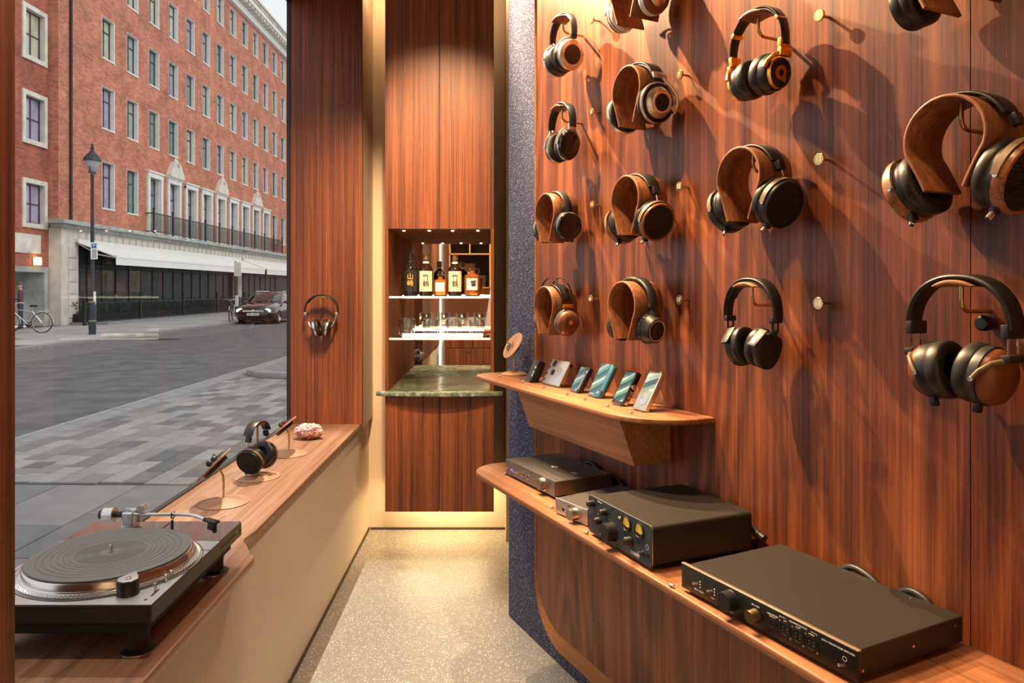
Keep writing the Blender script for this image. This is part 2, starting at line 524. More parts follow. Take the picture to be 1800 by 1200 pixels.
def marble():
    m, n, b = new_mat('green_marble')
    N = n.nodes.new; L = n.links.new
    t = N('ShaderNodeTexCoord')
    z = N('ShaderNodeTexNoise'); z.inputs['Scale'].default_value = 14; z.inputs['Detail'].default_value = 8; z.inputs['Roughness'].default_value = 0.65; z.inputs['Distortion'].default_value = 1.6
    L(t.outputs['Object'], z.inputs['Vector'])
    r = N('ShaderNodeValToRGB')
    e = r.color_ramp.elements
    e[0].position = 0.32; e[0].color = (0.025, 0.05, 0.034, 1)
    e[1].position = 0.70; e[1].color = (0.62, 0.58, 0.42, 1)
    k = e.new(0.46); k.color = (0.10, 0.135, 0.095, 1)
    k = e.new(0.57); k.color = (0.20, 0.22, 0.155, 1)
    L(z.outputs['Fac'], r.inputs['Fac']); L(r.outputs['Color'], b.inputs['Base Color'])
    b.inputs['Roughness'].default_value = 0.16
    return m
def glass_pane(name='window_glass', tint=(0.97, 0.985, 0.98), ior=1.45):
    m = bpy.data.materials.new(name); m.use_nodes = True
    n = m.node_tree; n.nodes.clear()
    N = n.nodes.new; L = n.links.new
    o = N('ShaderNodeOutputMaterial'); mx = N('ShaderNodeMixShader')
    # Schlick reflectance from the facing angle, the same from both sides of the pane
    lw = N('ShaderNodeLayerWeight'); lw.inputs['Blend'].default_value = 0.5
    pw = N('ShaderNodeMath'); pw.operation = 'POWER'; pw.inputs[1].default_value = 5.0
    L(lw.outputs['Facing'], pw.inputs[0])
    r0 = ((ior - 1) / (ior + 1)) ** 2 * (0.9 if name == 'window_glass' else 1.2)
    f = N('ShaderNodeMath'); f.operation = 'MULTIPLY_ADD'; f.inputs[1].default_value = 0.45; f.inputs[2].default_value = r0
    L(pw.outputs[0], f.inputs[0])
    tr = N('ShaderNodeBsdfTransparent'); tr.inputs['Color'].default_value = (*tint, 1)
    gl = N('ShaderNodeBsdfGlossy'); gl.inputs['Roughness'].default_value = 0.0
    L(f.outputs[0], mx.inputs['Fac']); L(tr.outputs['BSDF'], mx.inputs[1]); L(gl.outputs['BSDF'], mx.inputs[2]); L(mx.outputs['Shader'], o.inputs['Surface'])
    return m
M['terrazzo'] = terrazzo()
M['felt'] = felt()
M['marble'] = marble()
M['pane'] = glass_pane()
M['mirror'] = pmat('mirror_silver', (0.86, 0.87, 0.85), 0.0, 1.0)
M['dark_gap'] = pmat('gap_shade', (0.05, 0.035, 0.02), 0.6)
M['clear_glass'] = pmat('clear_glass', (0.96, 0.99, 0.97), 0.0, trans=1.0, ior=1.48)
M['acrylic'] = glass_pane('clear_acrylic', (0.95, 0.95, 0.95), 2.0)

# room extents
XL = -0.712           # face of the low window wall
XG = -1.09            # glass
Y_FAR = 3.81          # far window return
Y_NEAR = 1.06         # near window return
Y_B = 4.157           # back wall
Y_R = -1.30           # wall behind the camera
Z_C = 3.16            # ceiling
SILL = 0.68
X_REAR = C_W - Y_R * math.tan(TH)

# floor and ceiling (polygon follows the angled wall)
fl = [(-0.90, Y_R - 0.1), (X_REAR + 0.15, Y_R - 0.1), (X_REAR + 0.15, Y_B + 0.1), (-0.90, Y_B + 0.1)]
struct(MB().prism(fl, -0.06, 0.0).build('floor', M['terrazzo'], smooth=0))
fl2 = [(-1.25, Y_R - 0.1), (X_REAR + 0.15, Y_R - 0.1), (X_REAR + 0.15, Y_B + 0.1), (-1.25, Y_B + 0.1)]
struct(MB().prism(fl2, Z_C, Z_C + 0.12).build('ceiling', M['ceiling'], smooth=0))

# low cream wall under the window, its floor gap, whose shade is a solid strip painted dark
struct(MB().bx(-1.12, XL - 0.012, Y_R, Y_B, 0.012, SILL - 0.022).build('wall_left', M['cream'], smooth=0))
struct(MB().bx(-1.10, XL - 0.005, Y_R, Y_B, -0.002, 0.014).build('gap_shade_left', M['dark_gap'], smooth=0))
# the cream wall strip beyond the far return, up to the ceiling
struct(MB().bx(XL - 0.30, XL + 0.012, Y_FAR + 0.022, Y_B, SILL - 0.022, Z_C).build('wall_left_corner', M['cream'], smooth=0))
# wood return panels either side of the window
struct(MB().bx(XG - 0.012, XL + 0.014, Y_FAR, Y_FAR + 0.022, SILL, Z_C).build('trim_1', M['cab_wood'], smooth=0))
struct(MB().bx(XG - 0.06, XL, Y_NEAR - 0.022, Y_NEAR, SILL, Z_C).build('trim_2', M['cab_wood'], smooth=0))
struct(MB().bx(XL - 0.022, XL, Y_R, Y_NEAR - 0.022, SILL, Z_C).build('wall_left_near', M['cab_wood'], smooth=0))
struct(MB().bx(XG - 0.02, XL, Y_NEAR, Y_FAR, 2.95, Z_C).build('trim_3', M['cab_wood'], smooth=0))

# window sill board with the bulge for the turntable
out = [(XG - 0.02, Y_NEAR - 0.0), (-0.72, Y_NEAR)]
out += arc(-0.742, 1.305, 0.10, -75, 0, 8)[0:]
out += arc(-0.683, 1.905, 0.042, 0, 58, 6)
out += arc(-0.625, 2.075, 0.095, 222, 180, 5)
out = out[:-1] + [(-0.709, 2.13), (-0.709, Y_FAR), (XG - 0.02, Y_FAR)]
struct(MB().prism(out, SILL - 0.022, SILL, bev=0.003).build('window_sill', M['sill_wood'], smooth=30))

# the shop window: one big pane in a slim dark frame
win = struct(MB().bx(XG - 0.012, XG + 0.006, Y_NEAR, Y_FAR, SILL, SILL + 0.006).bx(XG - 0.012, XG + 0.006, Y_NEAR, Y_FAR, 2.94, 2.955)
             .bx(XG - 0.012, XG + 0.006, Y_FAR - 0.006, Y_FAR, SILL, 2.95).bx(XG - 0.012, XG + 0.006, Y_NEAR, Y_NEAR + 0.006, SILL, 2.95)
             .build('window_1', M['black'], smooth=0))
MB().add([(XG - 0.004, Y_NEAR, SILL), (XG - 0.004, Y_FAR, SILL), (XG - 0.004, Y_FAR, 2.95), (XG - 0.004, Y_NEAR, 2.95)], [(0, 1, 2, 3)]).build('pane', M['pane'], win, smooth=0)

# back wall and its return beside the cupboard
struct(MB().bx(-1.20, 0.60, Y_B, Y_B + 0.10, 0.0, Z_C).build('wall_back', M['cream'], smooth=0))
struct(MB().bx(0.074, 0.60, 3.95, Y_B, 0.0, Z_C).build('wall_back_return', M['cream'], smooth=0))
struct(MB().bx(XL, 0.074, Y_B - 0.008, Y_B, 0.0, 0.012).build('gap_shade_back', M['dark_gap'], smooth=0))  # dark painted strip for the gap's shade at the floor

# angled wall: blue felt on the carcass, walnut panels let into it, oak edge along their rounded foot
wr = struct(MB().bx(-2.752, 2.6, 0.03, 0.14, 0.0, Z_C).build('wall_right', M['cream'], loc=W(0, 0, 0), rotz=RW, smooth=0))
U0 = -2.512
def foot(u0, zb, r, off, n=10):
    return [(u0, Z_C)] + [(u0 + r - r * math.cos(a * PI / 2 / n), zb + r - r * math.sin(a * PI / 2 / n)) for a in range(n + 1)] + [(2.6, zb)]
# felt face: polygon surface left of and below the panel outline
oc = foot(U0 - 0.003, 0.045, 0.21, 0.012)
felt_out = [(-2.752, 0.0)] + [(2.6, 0.0)] + list(reversed(oc)) + [(-2.752, Z_C)]
MB().prism(felt_out, -0.007, 0.03, axis='y').build('felt_panel', M['felt'], wr, smooth=0)
ic = foot(U0, 0.105, 0.19, 0.0)
V = [(p[0], -0.007, p[1]) for p in oc] + [(p[0], 0.0, p[1]) for p in ic]
nn_ = len(oc)
MB().add(V, [(i, i + 1, nn_ + i + 1, nn_ + i) for i in range(nn_ - 1)]).build('edge_trim', M['edge_wood'], wr, smooth=40)
SEAM = -0.822
def wall_panel(ua, ub):
    if ua <= U0 + 1e-4:
        o_ = [p for p in ic[:-1]] + [(ub, 0.105), (ub, Z_C)]
    else:
        o_ = [(ua, 0.105), (ub, 0.105), (ub, Z_C), (ua, Z_C)]
    return MB().prism(o_, 0.0, 0.03, axis='y').build('wood_panel', M['wall_wood'], wr, smooth=0)
wall_panel(U0, SEAM - 0.001)
wall_panel(SEAM + 0.001, 0.95)
wall_panel(0.952, 2.6)

struct(MB().bx(0.60, 0.70, 2.2, Y_B + 0.1, 0.0, Z_C).build('wall_sun_stop', M['cream'], smooth=0))  # unseen wall, added to stop sun leaking through the gap
# wall behind the camera (seen only in the bar mirror)
struct(MB().bx(-1.25, X_REAR + 0.2, Y_R - 0.10, Y_R, 0.0, Z_C).build('wall_rear', M['cream'], smooth=0))
struct(MB().bx(-1.25, XL - 0.022, Y_R, Y_NEAR - 0.03, SILL - 0.02, Z_C).build('wall_left_core', M['cream'], smooth=0))
# ================================================================ bar cupboard in the back
CX0, CX1 = -0.537, 0.006
CF = 3.55
CB = Y_B - 0.002
Z_CT = 0.894
Z_UP = 1.704
Z_LO = 0.292
cm = (CX0 + CX1) / 2
# lower cupboard
lc = empty('base_cupboard', (cm, CF, Z_LO), 0, 'floating walnut cupboard with two doors under the green marble top', 'cupboard')
def loc_(o, *a): return o
hw = (CX1 - CX0) / 2
MB().bx(-hw, hw, 0.022, CB - CF, 0, Z_CT - 0.022 - Z_LO).build('carcass', M['cab_wood'], lc, smooth=0)
for s in (-1, 1):
    x0, x1 = (-hw, -0.0015) if s < 0 else (0.0015, hw)
    MB().bx(x0, x1, 0, 0.0215, 0, Z_CT - 0.024 - Z_LO, 0.001).build('door', M['cab_wood'], lc, smooth=0)
MB().bx(-hw + 0.03, hw - 0.03, 0.47, 0.50, -0.008, -0.0005).build('light_strip', pmat('led_under', (1, 0.8, 0.5), 0.5, emit=(1.0, 0.72, 0.36), estr=75.0), lc, smooth=0)
# marble top with bowed front and clipped round corners
mo = [(CX0 + 0.004, CB)]
mo += [(CX0 + 0.004, CF + 0.01), (CX0 - 0.035, CF + 0.006)]
mo += arc(CX0 - 0.030, CF - 0.010, 0.014, 150, 250, 4)
nb = 14
for i in range(nb + 1):
    s = -1 + 2 * i / nb
    mo.append((cm + s * (hw + 0.022), CF - 0.052 + 0.03 * s * s))
mo += arc(CX1 + 0.030, CF - 0.010, 0.014, -70, 30, 4)
mo += [(CX1 + 0.035, CF + 0.006), (CX1 - 0.004, CF + 0.01), (CX1 - 0.004, CB)]
mt = MB().prism(mo, Z_CT - 0.022, Z_CT, bev=0.004).build('countertop', M['marble'], smooth=35)
tag(mt, 'green veined marble bar top with a bowed front edge', 'countertop')
# a slot in the marble
MB().prism(rrect(cm + 0.03 - 0.05, cm + 0.03 + 0.05, CF + 0.26, CF + 0.272, 0.005), Z_CT - 0.001, Z_CT + 0.0006).build('slot', M['black'], mt, smooth=0)
# niche side panels
for s, xx in ((-1, CX0), (1, CX1 - 0.016)):
    o = MB().bx(xx, xx + 0.016, CF, CB, Z_CT, Z_UP).build('side_panel', M['niche_wood'], smooth=0)
    tag(o, 'left walnut side panel of the lit bar niche' if s < 0 else 'right walnut side panel of the lit bar niche', 'panel')
# mirror at the back of the niche
mi = MB().bx(CX0 + 0.017, CX1 - 0.017, CB - 0.012, CB - 0.006, Z_CT, Z_UP).build('mirror', M['mirror'], smooth=0)
tag(mi, 'mirror filling the back of the bar niche', 'mirror')
# upper cupboard
uc = empty('tall_cupboard', (cm, CF, Z_UP), 0, 'tall walnut cupboard with two doors above the mirrored niche', 'cupboard')
MB().bx(-hw, hw, 0.022, CB - CF, 0.0, Z_C - Z_UP - 0.002).build('carcass', M['niche_wood'], uc, smooth=0)
for s in (-1, 1):
    x0, x1 = (-hw, -0.0015) if s < 0 else (0.0015, hw)
    MB().bx(x0, x1, 0, 0.0215, 0.0, Z_C - Z_UP - 0.004, 0.001).build('door', M['cab_wood'], uc, smooth=0)
for xo in (-0.19, -0.06, 0.06, 0.19):
    MB().cyl((xo, 0.10, -0.004), (xo, 0.10, -0.0003), 0.006, seg=16).build('downlight', M['led_warm'], uc)
# glass shelves with lit edges
M['glass_edge'] = pmat('lit_glass_edge', (1, 0.95, 0.8), 0.4, emit=(1.0, 0.83, 0.55), estr=2.6)
M['led_shelf'] = pmat('led_shelf', (1, 0.9, 0.7), 0.4, emit=(1.0, 0.80, 0.50), estr=7.0)
SZ = (1.366, 1.157)
for k, z in enumerate(SZ):
    g = empty('glass_shelf', (cm, CF + 0.02, z), 0, ('upper lit glass shelf carrying the whisky bottles', 'lower lit glass shelf carrying the tumblers')[k], 'shelf')
    MB().bx(-hw + 0.016, hw - 0.016, 0.004, 0.30, -0.008, 0.0).build('glass_plate', glass_pane('shelf_glass', (0.90, 0.95, 0.92), 1.45) if k == 0 else bpy.data.materials['shelf_glass'], g, smooth=0)
    MB().bx(-hw + 0.018, hw - 0.018, 0.0, 0.004, -0.008, 0.0).build('front_edge', M['glass_edge'], g, smooth=0)
    MB().bx(-hw + 0.045, hw - 0.06, 0.302, 0.318, -0.012, 0.004).build('light_strip', M['led_shelf'], g, smooth=0)
M['tumbler'] = glass_pane('tumbler_glass', (0.95, 0.96, 0.95), 2.5)
# bottles
M['bottle_brown'] = pmat('dark_whisky_glass', (0.020, 0.008, 0.003), 0.05, coat=0.6)
M['bottle_black'] = pmat('black_whisky_glass', (0.012, 0.009, 0.006), 0.06, coat=0.6)
M['amber'] = pmat('amber_whisky', (0.55, 0.16, 0.035), 0.04, trans=0.55, ior=1.36, emit=(0.5, 0.12, 0.02), estr=0.0)
M['label_cream'] = pmat('cream_label', (0.78, 0.66, 0.46), 0.6)
M['label_white'] = pmat('white_label', (0.80, 0.72, 0.66), 0.6)
M['label_black'] = pmat('black_label', (0.02, 0.018, 0.016), 0.4)
M['ink'] = pmat('black_ink', (0.015, 0.012, 0.010), 0.6)
M['gold_ink'] = pmat('gold_ink', (0.75, 0.42, 0.12), 0.5)
M['cap_bronze'] = pmat('bronze_cap', (0.25, 0.15, 0.05), 0.4, 0.6)
def curved_label(r, a, z0, z1, m=None):
    n = 10
    V = []; F = []
    for i in range(n + 1):
        t_ = -PI / 2 - a + 2 * a * i / n
        for z in (z0, z1):
            V.append((r * math.cos(t_), r * math.sin(t_), z))
    for i in range(n): F.append((2 * i, 2 * i + 2, 2 * i + 3, 2 * i + 1))
    return MB().add(V, F)
def round_bottle(x, y, z, label, body, capm, lab, txt, inkm, h=0.25, r=0.040):
    t = empty('whisky_bottle', (x, y, z), 0, label, 'bottle', 'whisky bottles on the upper glass shelf')
    MB().lathe([(0, 0.002), (r * 0.8, 0), (r, 0.004), (r, h * 0.60), (r * 0.96, h * 0.655), (r * 0.72, h * 0.72), (0.0155, h * 0.765), (0.0145, h * 0.86), (0, h * 0.86)], 24).build('bottle_body', body, t)
    MB().lathe([(0, h * 0.86), (0.0155, h * 0.86), (0.0165, h * 0.865), (0.0165, h * 0.985), (0.014, h), (0, h)], 16).build('cap', capm, t)
    MB().lathe([(0.0162, h * 0.78), (0.0158, h * 0.83)], 16).build('neck_band', M['label_white'] if lab is not M['label_black'] else M['label_black'], t)
    l = curved_label(r + 0.0006, 1.12, h * 0.115, h * 0.60).build('bottle_label', lab, t)
    if txt:
        text_part(txt, 0.034, inkm, l, T(0.002, -r - 0.0022, h * 0.37) @ RX(90), bold=0.0)
    return t
def square_bottle(x, y, z, label, txt, h, w, stop):
    t = empty('whisky_decanter', (x, y, z), 0, label, 'bottle', 'whisky bottles on the upper glass shelf')
    hb = h * 0.66
    MB().lathe([(0, 0.001), (w * 0.88, 0), (w, 0.006), (w, hb * 0.86), (w * 0.93, hb * 0.95), (w * 0.4, hb), (0.014, hb * 1.03), (0.0135, h * 0.76), (0, h * 0.76)], 10).build('bottle_body', M['amber'], t, smooth=20)
    MB().lathe([(0, h * 0.76), (0.011, h * 0.76), (0.012, h * 0.80), (0.0205, h * 0.83), (0.0205, h * 0.95), (0.017, h * 0.98), (0, h * 0.98)], 10).build('stopper', stop, t, smooth=20)
    l = MB().bx(-w * 0.66, w * 0.66, -w * 0.98, -w * 0.962, hb * 0.28, hb * 0.80).build('bottle_label', M['label_white'], t, smooth=0)
    if txt:
        text_part(txt, 0.034, M['ink'], l, T(0.008, -w * 0.985, hb * 0.55) @ RX(90), bold=0.0006)
    return t
yb = CF + 0.14
zb = SZ[0]
def bx_at(px, d): return (px - VX) * d / FPX
round_bottle(bx_at(722, yb), yb, zb, 'black-glass whisky bottle with gold characters, leftmost on the glass shelf', M['bottle_black'], M['label_black'], M['label_black'], '山\n崎', M['gold_ink'], 0.225, 0.038)
round_bottle(bx_at(749, yb), yb, zb, 'dark whisky bottle with cream label standing beside the black-glass bottle', M['bottle_brown'], M['cap_bronze'], M['label_cream'], '竹\n鶴', M['ink'], 0.218, 0.036)
square_bottle(bx_at(774, yb), yb + 0.01, zb, 'small amber whisky decanter between the two cream-labelled bottles', '', 0.135, 0.036, bpy.data.materials['tumbler_glass'])
round_bottle(bx_at(800, yb), yb, zb, 'dark whisky bottle with cream label standing beside the faceted amber decanter', M['bottle_brown'], M['cap_bronze'], M['label_cream'], '竹\n鶴', M['ink'], 0.215, 0.036)
square_bottle(bx_at(830, yb), yb, zb, 'faceted amber whisky decanter with crystal stopper, rightmost on the shelf', '響', 0.175, 0.042, bpy.data.materials['tumbler_glass'])
# tumblers
tm = MB().lathe([(0, 0.001), (0.030, 0), (0.034, 0.004), (0.036, 0.034), (0.040, 0.038), (0.041, 0.044), (0.041, 0.092), (0.0395, 0.0925), (0.038, 0.091), (0.0365, 0.046), (0.030, 0.040), (0, 0.039)], 28).mesh('tumbler', 35)
tm.materials.append(M['tumbler'])
lb = ('clear glass tumbler at the left end of the lower shelf', 'clear glass tumbler, second from the left on the lower shelf', 'clear glass tumbler, third from the left on the lower shelf', 'clear glass tumbler at the right end of the lower shelf')
for k, px in enumerate((717, 757, 798, 838)):
    o = bpy.data.objects.new('tumbler', tm); COL.objects.link(o)
    o.location = (bx_at(px, CF + 0.10), CF + 0.10, SZ[1] + 0.0003)
    o.rotation_euler = (0, 0, k * 0.7)
    tag(o, lb[k], 'glass', 'tumblers on the lower glass shelf')
o = bpy.data.objects.new('tumbler', tm); COL.objects.link(o)
o.location = (bx_at(713, CF + 0.22), CF + 0.22, SZ[1] + 0.0003)
tag(o, 'clear glass tumbler behind the leftmost tumbler, close to the mirror', 'glass', 'tumblers on the lower glass shelf')

# things behind the camera that the bar mirror shows
wc = empty('wall_cabinet', (-0.30, Y_R + 0.001, 1.42), 0, 'walnut cabinet with dark pigeonholes reflected in the bar mirror', 'cabinet')
MB().bx(-0.27, 0.27, 0, 0.28, 0.66, 1.72).build('carcass', M['cab_wood'], wc, smooth=0)
fr = MB()
for z in (0.0, 0.44, 0.645): fr.bx(-0.27, 0.27, 0, 0.28, z, z + 0.014)
for x in (-0.27, 0.256): fr.bx(x, x + 0.014, 0, 0.28, 0, 0.66)
fr.bx(-0.007, 0.007, 0, 0.28, 0.45, 0.65)
fr.build('shelf_frame', M['edge_wood'], wc, smooth=0)
MB().bx(-0.256, 0.256, 0.0, 0.02, 0.014, 0.645).build('back_board', M['black'], wc, smooth=0)
pf = MB().bx(-0.20, 0.06, 0.05, 0.058, 0.015, 0.33).build('framed_print', pmat('print_green', (0.42, 0.45, 0.38), 0.6, var=0.2, vscale=12))
pf.location = (-0.30, Y_R + 0.001, 1.42)
tag(pf, 'pale framed print standing in the pigeonhole seen in the bar mirror', 'picture')
dr = empty('drawer_unit', (-0.31, Y_R + 0.001, 0.0), 0, 'walnut drawer unit reflected at the foot of the bar mirror', 'drawers')
MB().bx(-0.30, 0.30, 0, 0.40, 0.0, 0.86).build('carcass', M['cab_wood'], dr, smooth=0)
for k in range(4):
    d_ = MB().bx(-0.298, 0.298, 0.401, 0.42, 0.02 + k * 0.21, 0.222 + k * 0.21, 0.001).build('drawer', M['cab_wood'], dr, smooth=0)
    MB().cyl((0, 0.4205, 0.17 + k * 0.21), (0, 0.422, 0.17 + k * 0.21), 0.014, seg=16).build('finger_hole', M['black'], d_)
ls = MB().bx(-0.735, -0.715, 0, 0.02, 0.0, Z_C - 0.01).build('vertical_light_strip', pmat('led_neutral', (1, 1, 0.95), 0.5, emit=(1.0, 0.93, 0.80), estr=2.0), smooth=0)
ls.location = (0.02, Y_R + 0.001, 0.0)
tag(ls, 'vertical strip light on the rear wall seen as a bright line in the mirror', 'strip light')

# cove lights hidden at the ceiling in the gaps beside the cupboard
M['led_cove'] = pmat('led_cove', (1, 0.8, 0.5), 0.5, emit=(1.0, 0.68, 0.34), estr=60.0)
for (x0, x1, y_, lab) in ((-0.69, -0.55, 3.88, 'warm cove light at the ceiling in the gap left of the tall cupboard'), (0.02, 0.16, 3.80, 'warm cove light at the ceiling in the gap right of the tall cupboard')):
    cv = MB().bx(x0, x1, 0, 0.03, -0.03, 0.0).build('cove_light', M['led_cove'], smooth=0)
    cv.location = (0, y_, Z_C - 0.001)
    tag(cv, lab, 'light')
# ================================================================ headphones
# local frame of a headphone: x = from cup to cup, y = into the wall, z up; origin = underside of the headband's crown
M['mesh_dark'] = None
def grille_mat(name, base, slat, n_, rough=0.35):
    m, n, b = new_mat(name)
    N = n.nodes.new; L = n.links.new
    t = N('ShaderNodeTexCoord'); s = N('ShaderNodeSeparateXYZ'); L(t.outputs['Object'], s.inputs[0])
    q = N('ShaderNodeMath'); q.operation = 'MULTIPLY'; q.inputs[1].default_value = n_; L(s.outputs['Z'], q.inputs[0])
    fr_ = N('ShaderNodeMath'); fr_.operation = 'FRACT'; L(q.outputs[0], fr_.inputs[0])
    g = N('ShaderNodeMath'); g.operation = 'GREATER_THAN'; g.inputs[1].default_value = 0.62; L(fr_.outputs[0], g.inputs[0])
    mx = N('ShaderNodeMix'); mx.data_type = 'RGBA'; mx.inputs['A'].default_value = (*base, 1); mx.inputs['B'].default_value = (*slat, 1)
    L(g.outputs[0], mx.inputs['Factor']); L(mx.outputs['Result'], b.inputs['Base Color'])
    b.inputs['Roughness'].default_value = rough
    return m
M['grille'] = grille_mat('lined_black_grille', (0.004, 0.004, 0.004), (0.022, 0.019, 0.016), 260, 0.6)
M['copper_wood'] = wood('cherry_cup', (0.075, 0.020, 0.008), (0.125, 0.036, 0.014), (0.18, 0.060, 0.022), 'z', 0.7, 0.35)
M['zebra_wood'] = wood('zebrano_ring', (0.07, 0.025, 0.010), (0.30, 0.12, 0.045), (0.48, 0.22, 0.09), 'y', 2.2, 0.3)
M['cup_wood'] = wood('dark_walnut_cup', (0.07, 0.024, 0.011), (0.15, 0.052, 0.022), (0.24, 0.09, 0.04), 'z', 1.5, 0.35)
M['bronze_leather'] = pmat('tan_leather', (0.15, 0.10, 0.055), 0.42, bump=0.3, bscale=350)

def band_path(a, h, p=2.2, n=32, ext=0.0):
    """from the right end over the crown to the left end"""
    P = []
    if ext > 0: P.append((a, -h - ext))
    for i in range(n + 1):
        t = PI * i / n
        c, s = math.cos(t), math.sin(t)
        P.append((a * math.copysign(abs(c) ** (2 / p), c), -h + h * abs(s) ** (2 / p)))
    if ext > 0: P.append((-a, -h - ext))
    return P
def sub_path(P, z_min):
    return [q for q in P if q[1] >= z_min]

def pad_profile(t, ri, ro):
    """closed soft ring profile for lathe around the cup axis: list of (r, h), h from 0 (head side) to t"""
    pr = []
    for i in range(14):
        a = 2 * PI * i / 14
        c, s = math.cos(a), math.sin(a)
        ex = 0.62
        pr.append(((ri + ro) / 2 + (ro - ri) / 2 * math.copysign(abs(c) ** ex, c), t / 2 + t / 2 * math.copysign(abs(s) ** ex, s)))
    return pr

def headphone(name, label, loc, rotz, c, group='headphones hanging on the walnut wall'):
    t = empty(name, loc, rotz, label, 'headphones', group)
    a, h = c['a'], c['h']
    bw, bt = c.get('bw', 0.034), c.get('bt', 0.010)
    ext = c.get('ext', 0.0)
    P = band_path(a, h, c.get('p', 2.2), ext=ext)
    if c.get('band_end') is not None: Pb = sub_path(P, c['band_end'])
    else: Pb = P
    n = len(Pb)
    ends = c.get('taper', 0.75)
    wv = [bw * (ends + (1 - ends) * max(0.0, math.sin(PI * i / (n - 1))) ** 0.7) / 2 for i in range(n)]
    MB().ribbon(Pb, [-w for w in wv], wv, -bt, 0.0 if not c.get('inner_pad') else -bt * 0.4, round_=bt * 0.42).build('headband', c['m_band'], t, smooth=50)
    if c.get('inner_pad'):
        zc_ = c['inner_pad']
        Pi = sub_path(P, -zc_)
        k = len(Pi)
        wi = [bw * 0.46 * (0.8 + 0.2 * math.sin(PI * i / (k - 1))) for i in range(k)]
        MB().ribbon(Pi, [-w for w in wi], wi, -bt * 0.45, 0.003, round_=0.003).build('headband_pad', c.get('m_bpad', M['black_leather']), t, smooth=50)
    for s in (1, -1):
        cm_ = T(s * c['cx'], 0, c['cz']) @ (RZ(180) if s < 0 else Matrix.Identity(4)) @ RY(c.get('tilt', 0)) @ RZ(c.get('yaw', 0) )
        ry, rz = c['ry'], c['rz']
        pt, dt = c['pt'], c['dt']
        def lay(prof, mat_, nm, par, seg=36, closed=False, grow=1.0, smooth=40):
            # prof radii are fractions of (ry, rz)
            return MB().lathe(prof, seg, None, 'x', ry * grow, rz * grow, closed).build(nm, mat_, par, smooth=smooth)
        cup = lay(c['cup'], c['m_cup'], 'ear_cup', t)
        cup.matrix_local = cm_
        lay(pad_profile(pt, c.get('pri', 0.52), c.get('pro', 1.0)), c['m_pad'], 'ear_pad', cup, 36, True)
        lay([(0, pt * 0.8), (0.6, pt * 0.8)], M['velour'], 'driver_cloth', cup, 24)
        for (nm, prof, mat_, sm) in c.get('rings', []):
            lay(prof, mat_, nm, cup, 40, False, 1.0, sm)
        for fn in c.get('cup_extra', []): fn(cup, s, c)
    for fn in c.get('extra', []): fn(t, c)
    return t

# ---- yokes and sliders
def band_point(c, z):
    """x of the headband at height z (right side)"""
    P = band_path(c['a'], c['h'], c.get('p', 2.2), ext=c.get('ext', 0.0))
    best = min((q for q in P if q[0] > 0), key=lambda q: abs(q[1] - z))
    return best
def fork_yoke(mat_, r=0.003, drop=0.0, wid=1.04, flat=True, arm_z=None):
    """a C shaped fork round the cup, hung from a slider at the end of the band"""
    def fn(t, c):
        xe = c['a'] if c.get('ext', 0) else c['a']
        ze = -c['h'] - c.get('ext', 0.0)
        for s in (1, -1):
            xm = s * (c['cx'] + (c['pt'] + c['dt'] * 0.45) * math.cos(math.radians(c.get('tilt', 0))))
            ry = c['ry'] * wid
            cz = c['cz'] + drop
            pts = []
            for i in range(13):
                an = PI * i / 12
                pts.append((xm, ry * math.cos(an), cz + c['rz'] * wid * math.sin(an)))
            y = MB()
            if flat:
                prof = [(q[1], q[2]) for q in pts]
                # flat bar bent into a C
                V = []; F = []
                for (yy, zz) in prof:
                    dy, dz = yy / ry, (zz - cz) / (c['rz'] * wid)
                    for (o1, o2) in ((-r * 1.8, 0), (r * 1.8, 0), (r * 1.8, r), (-r * 1.8, r)):
                        V.append((xm + o1, yy + dy * o2, zz + dz * o2))
                for i in range(len(prof) - 1):
                    for j in range(4):
                        F.append((i * 4 + j, i * 4 + (j + 1) % 4, i * 4 + 4 + (j + 1) % 4, i * 4 + 4 + j))
                F += [(0, 1, 2, 3), tuple(len(V) - 4 + j for j in range(4))]
                y.add(V, F)
            else:
                y.tube(pts, r, 8)
            y.tube([(xm, 0, cz + c['rz'] * wid), ((xm + s * xe) / 2, 0, (cz + c['rz'] * wid + ze) / 2 + 0.002), (s * xe, 0, ze + 0.012)], [r * 1.3, r * 1.3, r * 1.3], 8)
            yo = y.build('yoke', mat_, t, smooth=50)
            for q in (-1, 1):
                MB().cyl((xm, q * (ry - 0.001), cz), (xm, q * (ry + r + 0.0015), cz), 0.0045, seg=12).build('pivot_screw', M['silver'], yo)
    return fn
def end_blocks(mat_, size=(0.010, 0.03, 0.022), z=None, name='slider_block'):
    def fn(t, c):
        zz = z if z is not None else -c['h'] - c.get('ext', 0)
        q = band_point(c, zz)
        for s in (1, -1):
            MB().box((0, 0, 0), size, 0.0025).build(name, mat_, t, m=T(s * (q[0] - 0.0), 0, zz))
    return fn
def twin_rods(z0, z1, x, dy=0.011, r=0.0018, mat_=None):
    def fn(t, c):
        for s in (1, -1):
            for q in (-1, 1):
                MB().cyl((s * x, q * dy, z0), (s * x, q * dy, z1), r, seg=8).build('rod', mat_ or M['chrome'], t)
    return fn
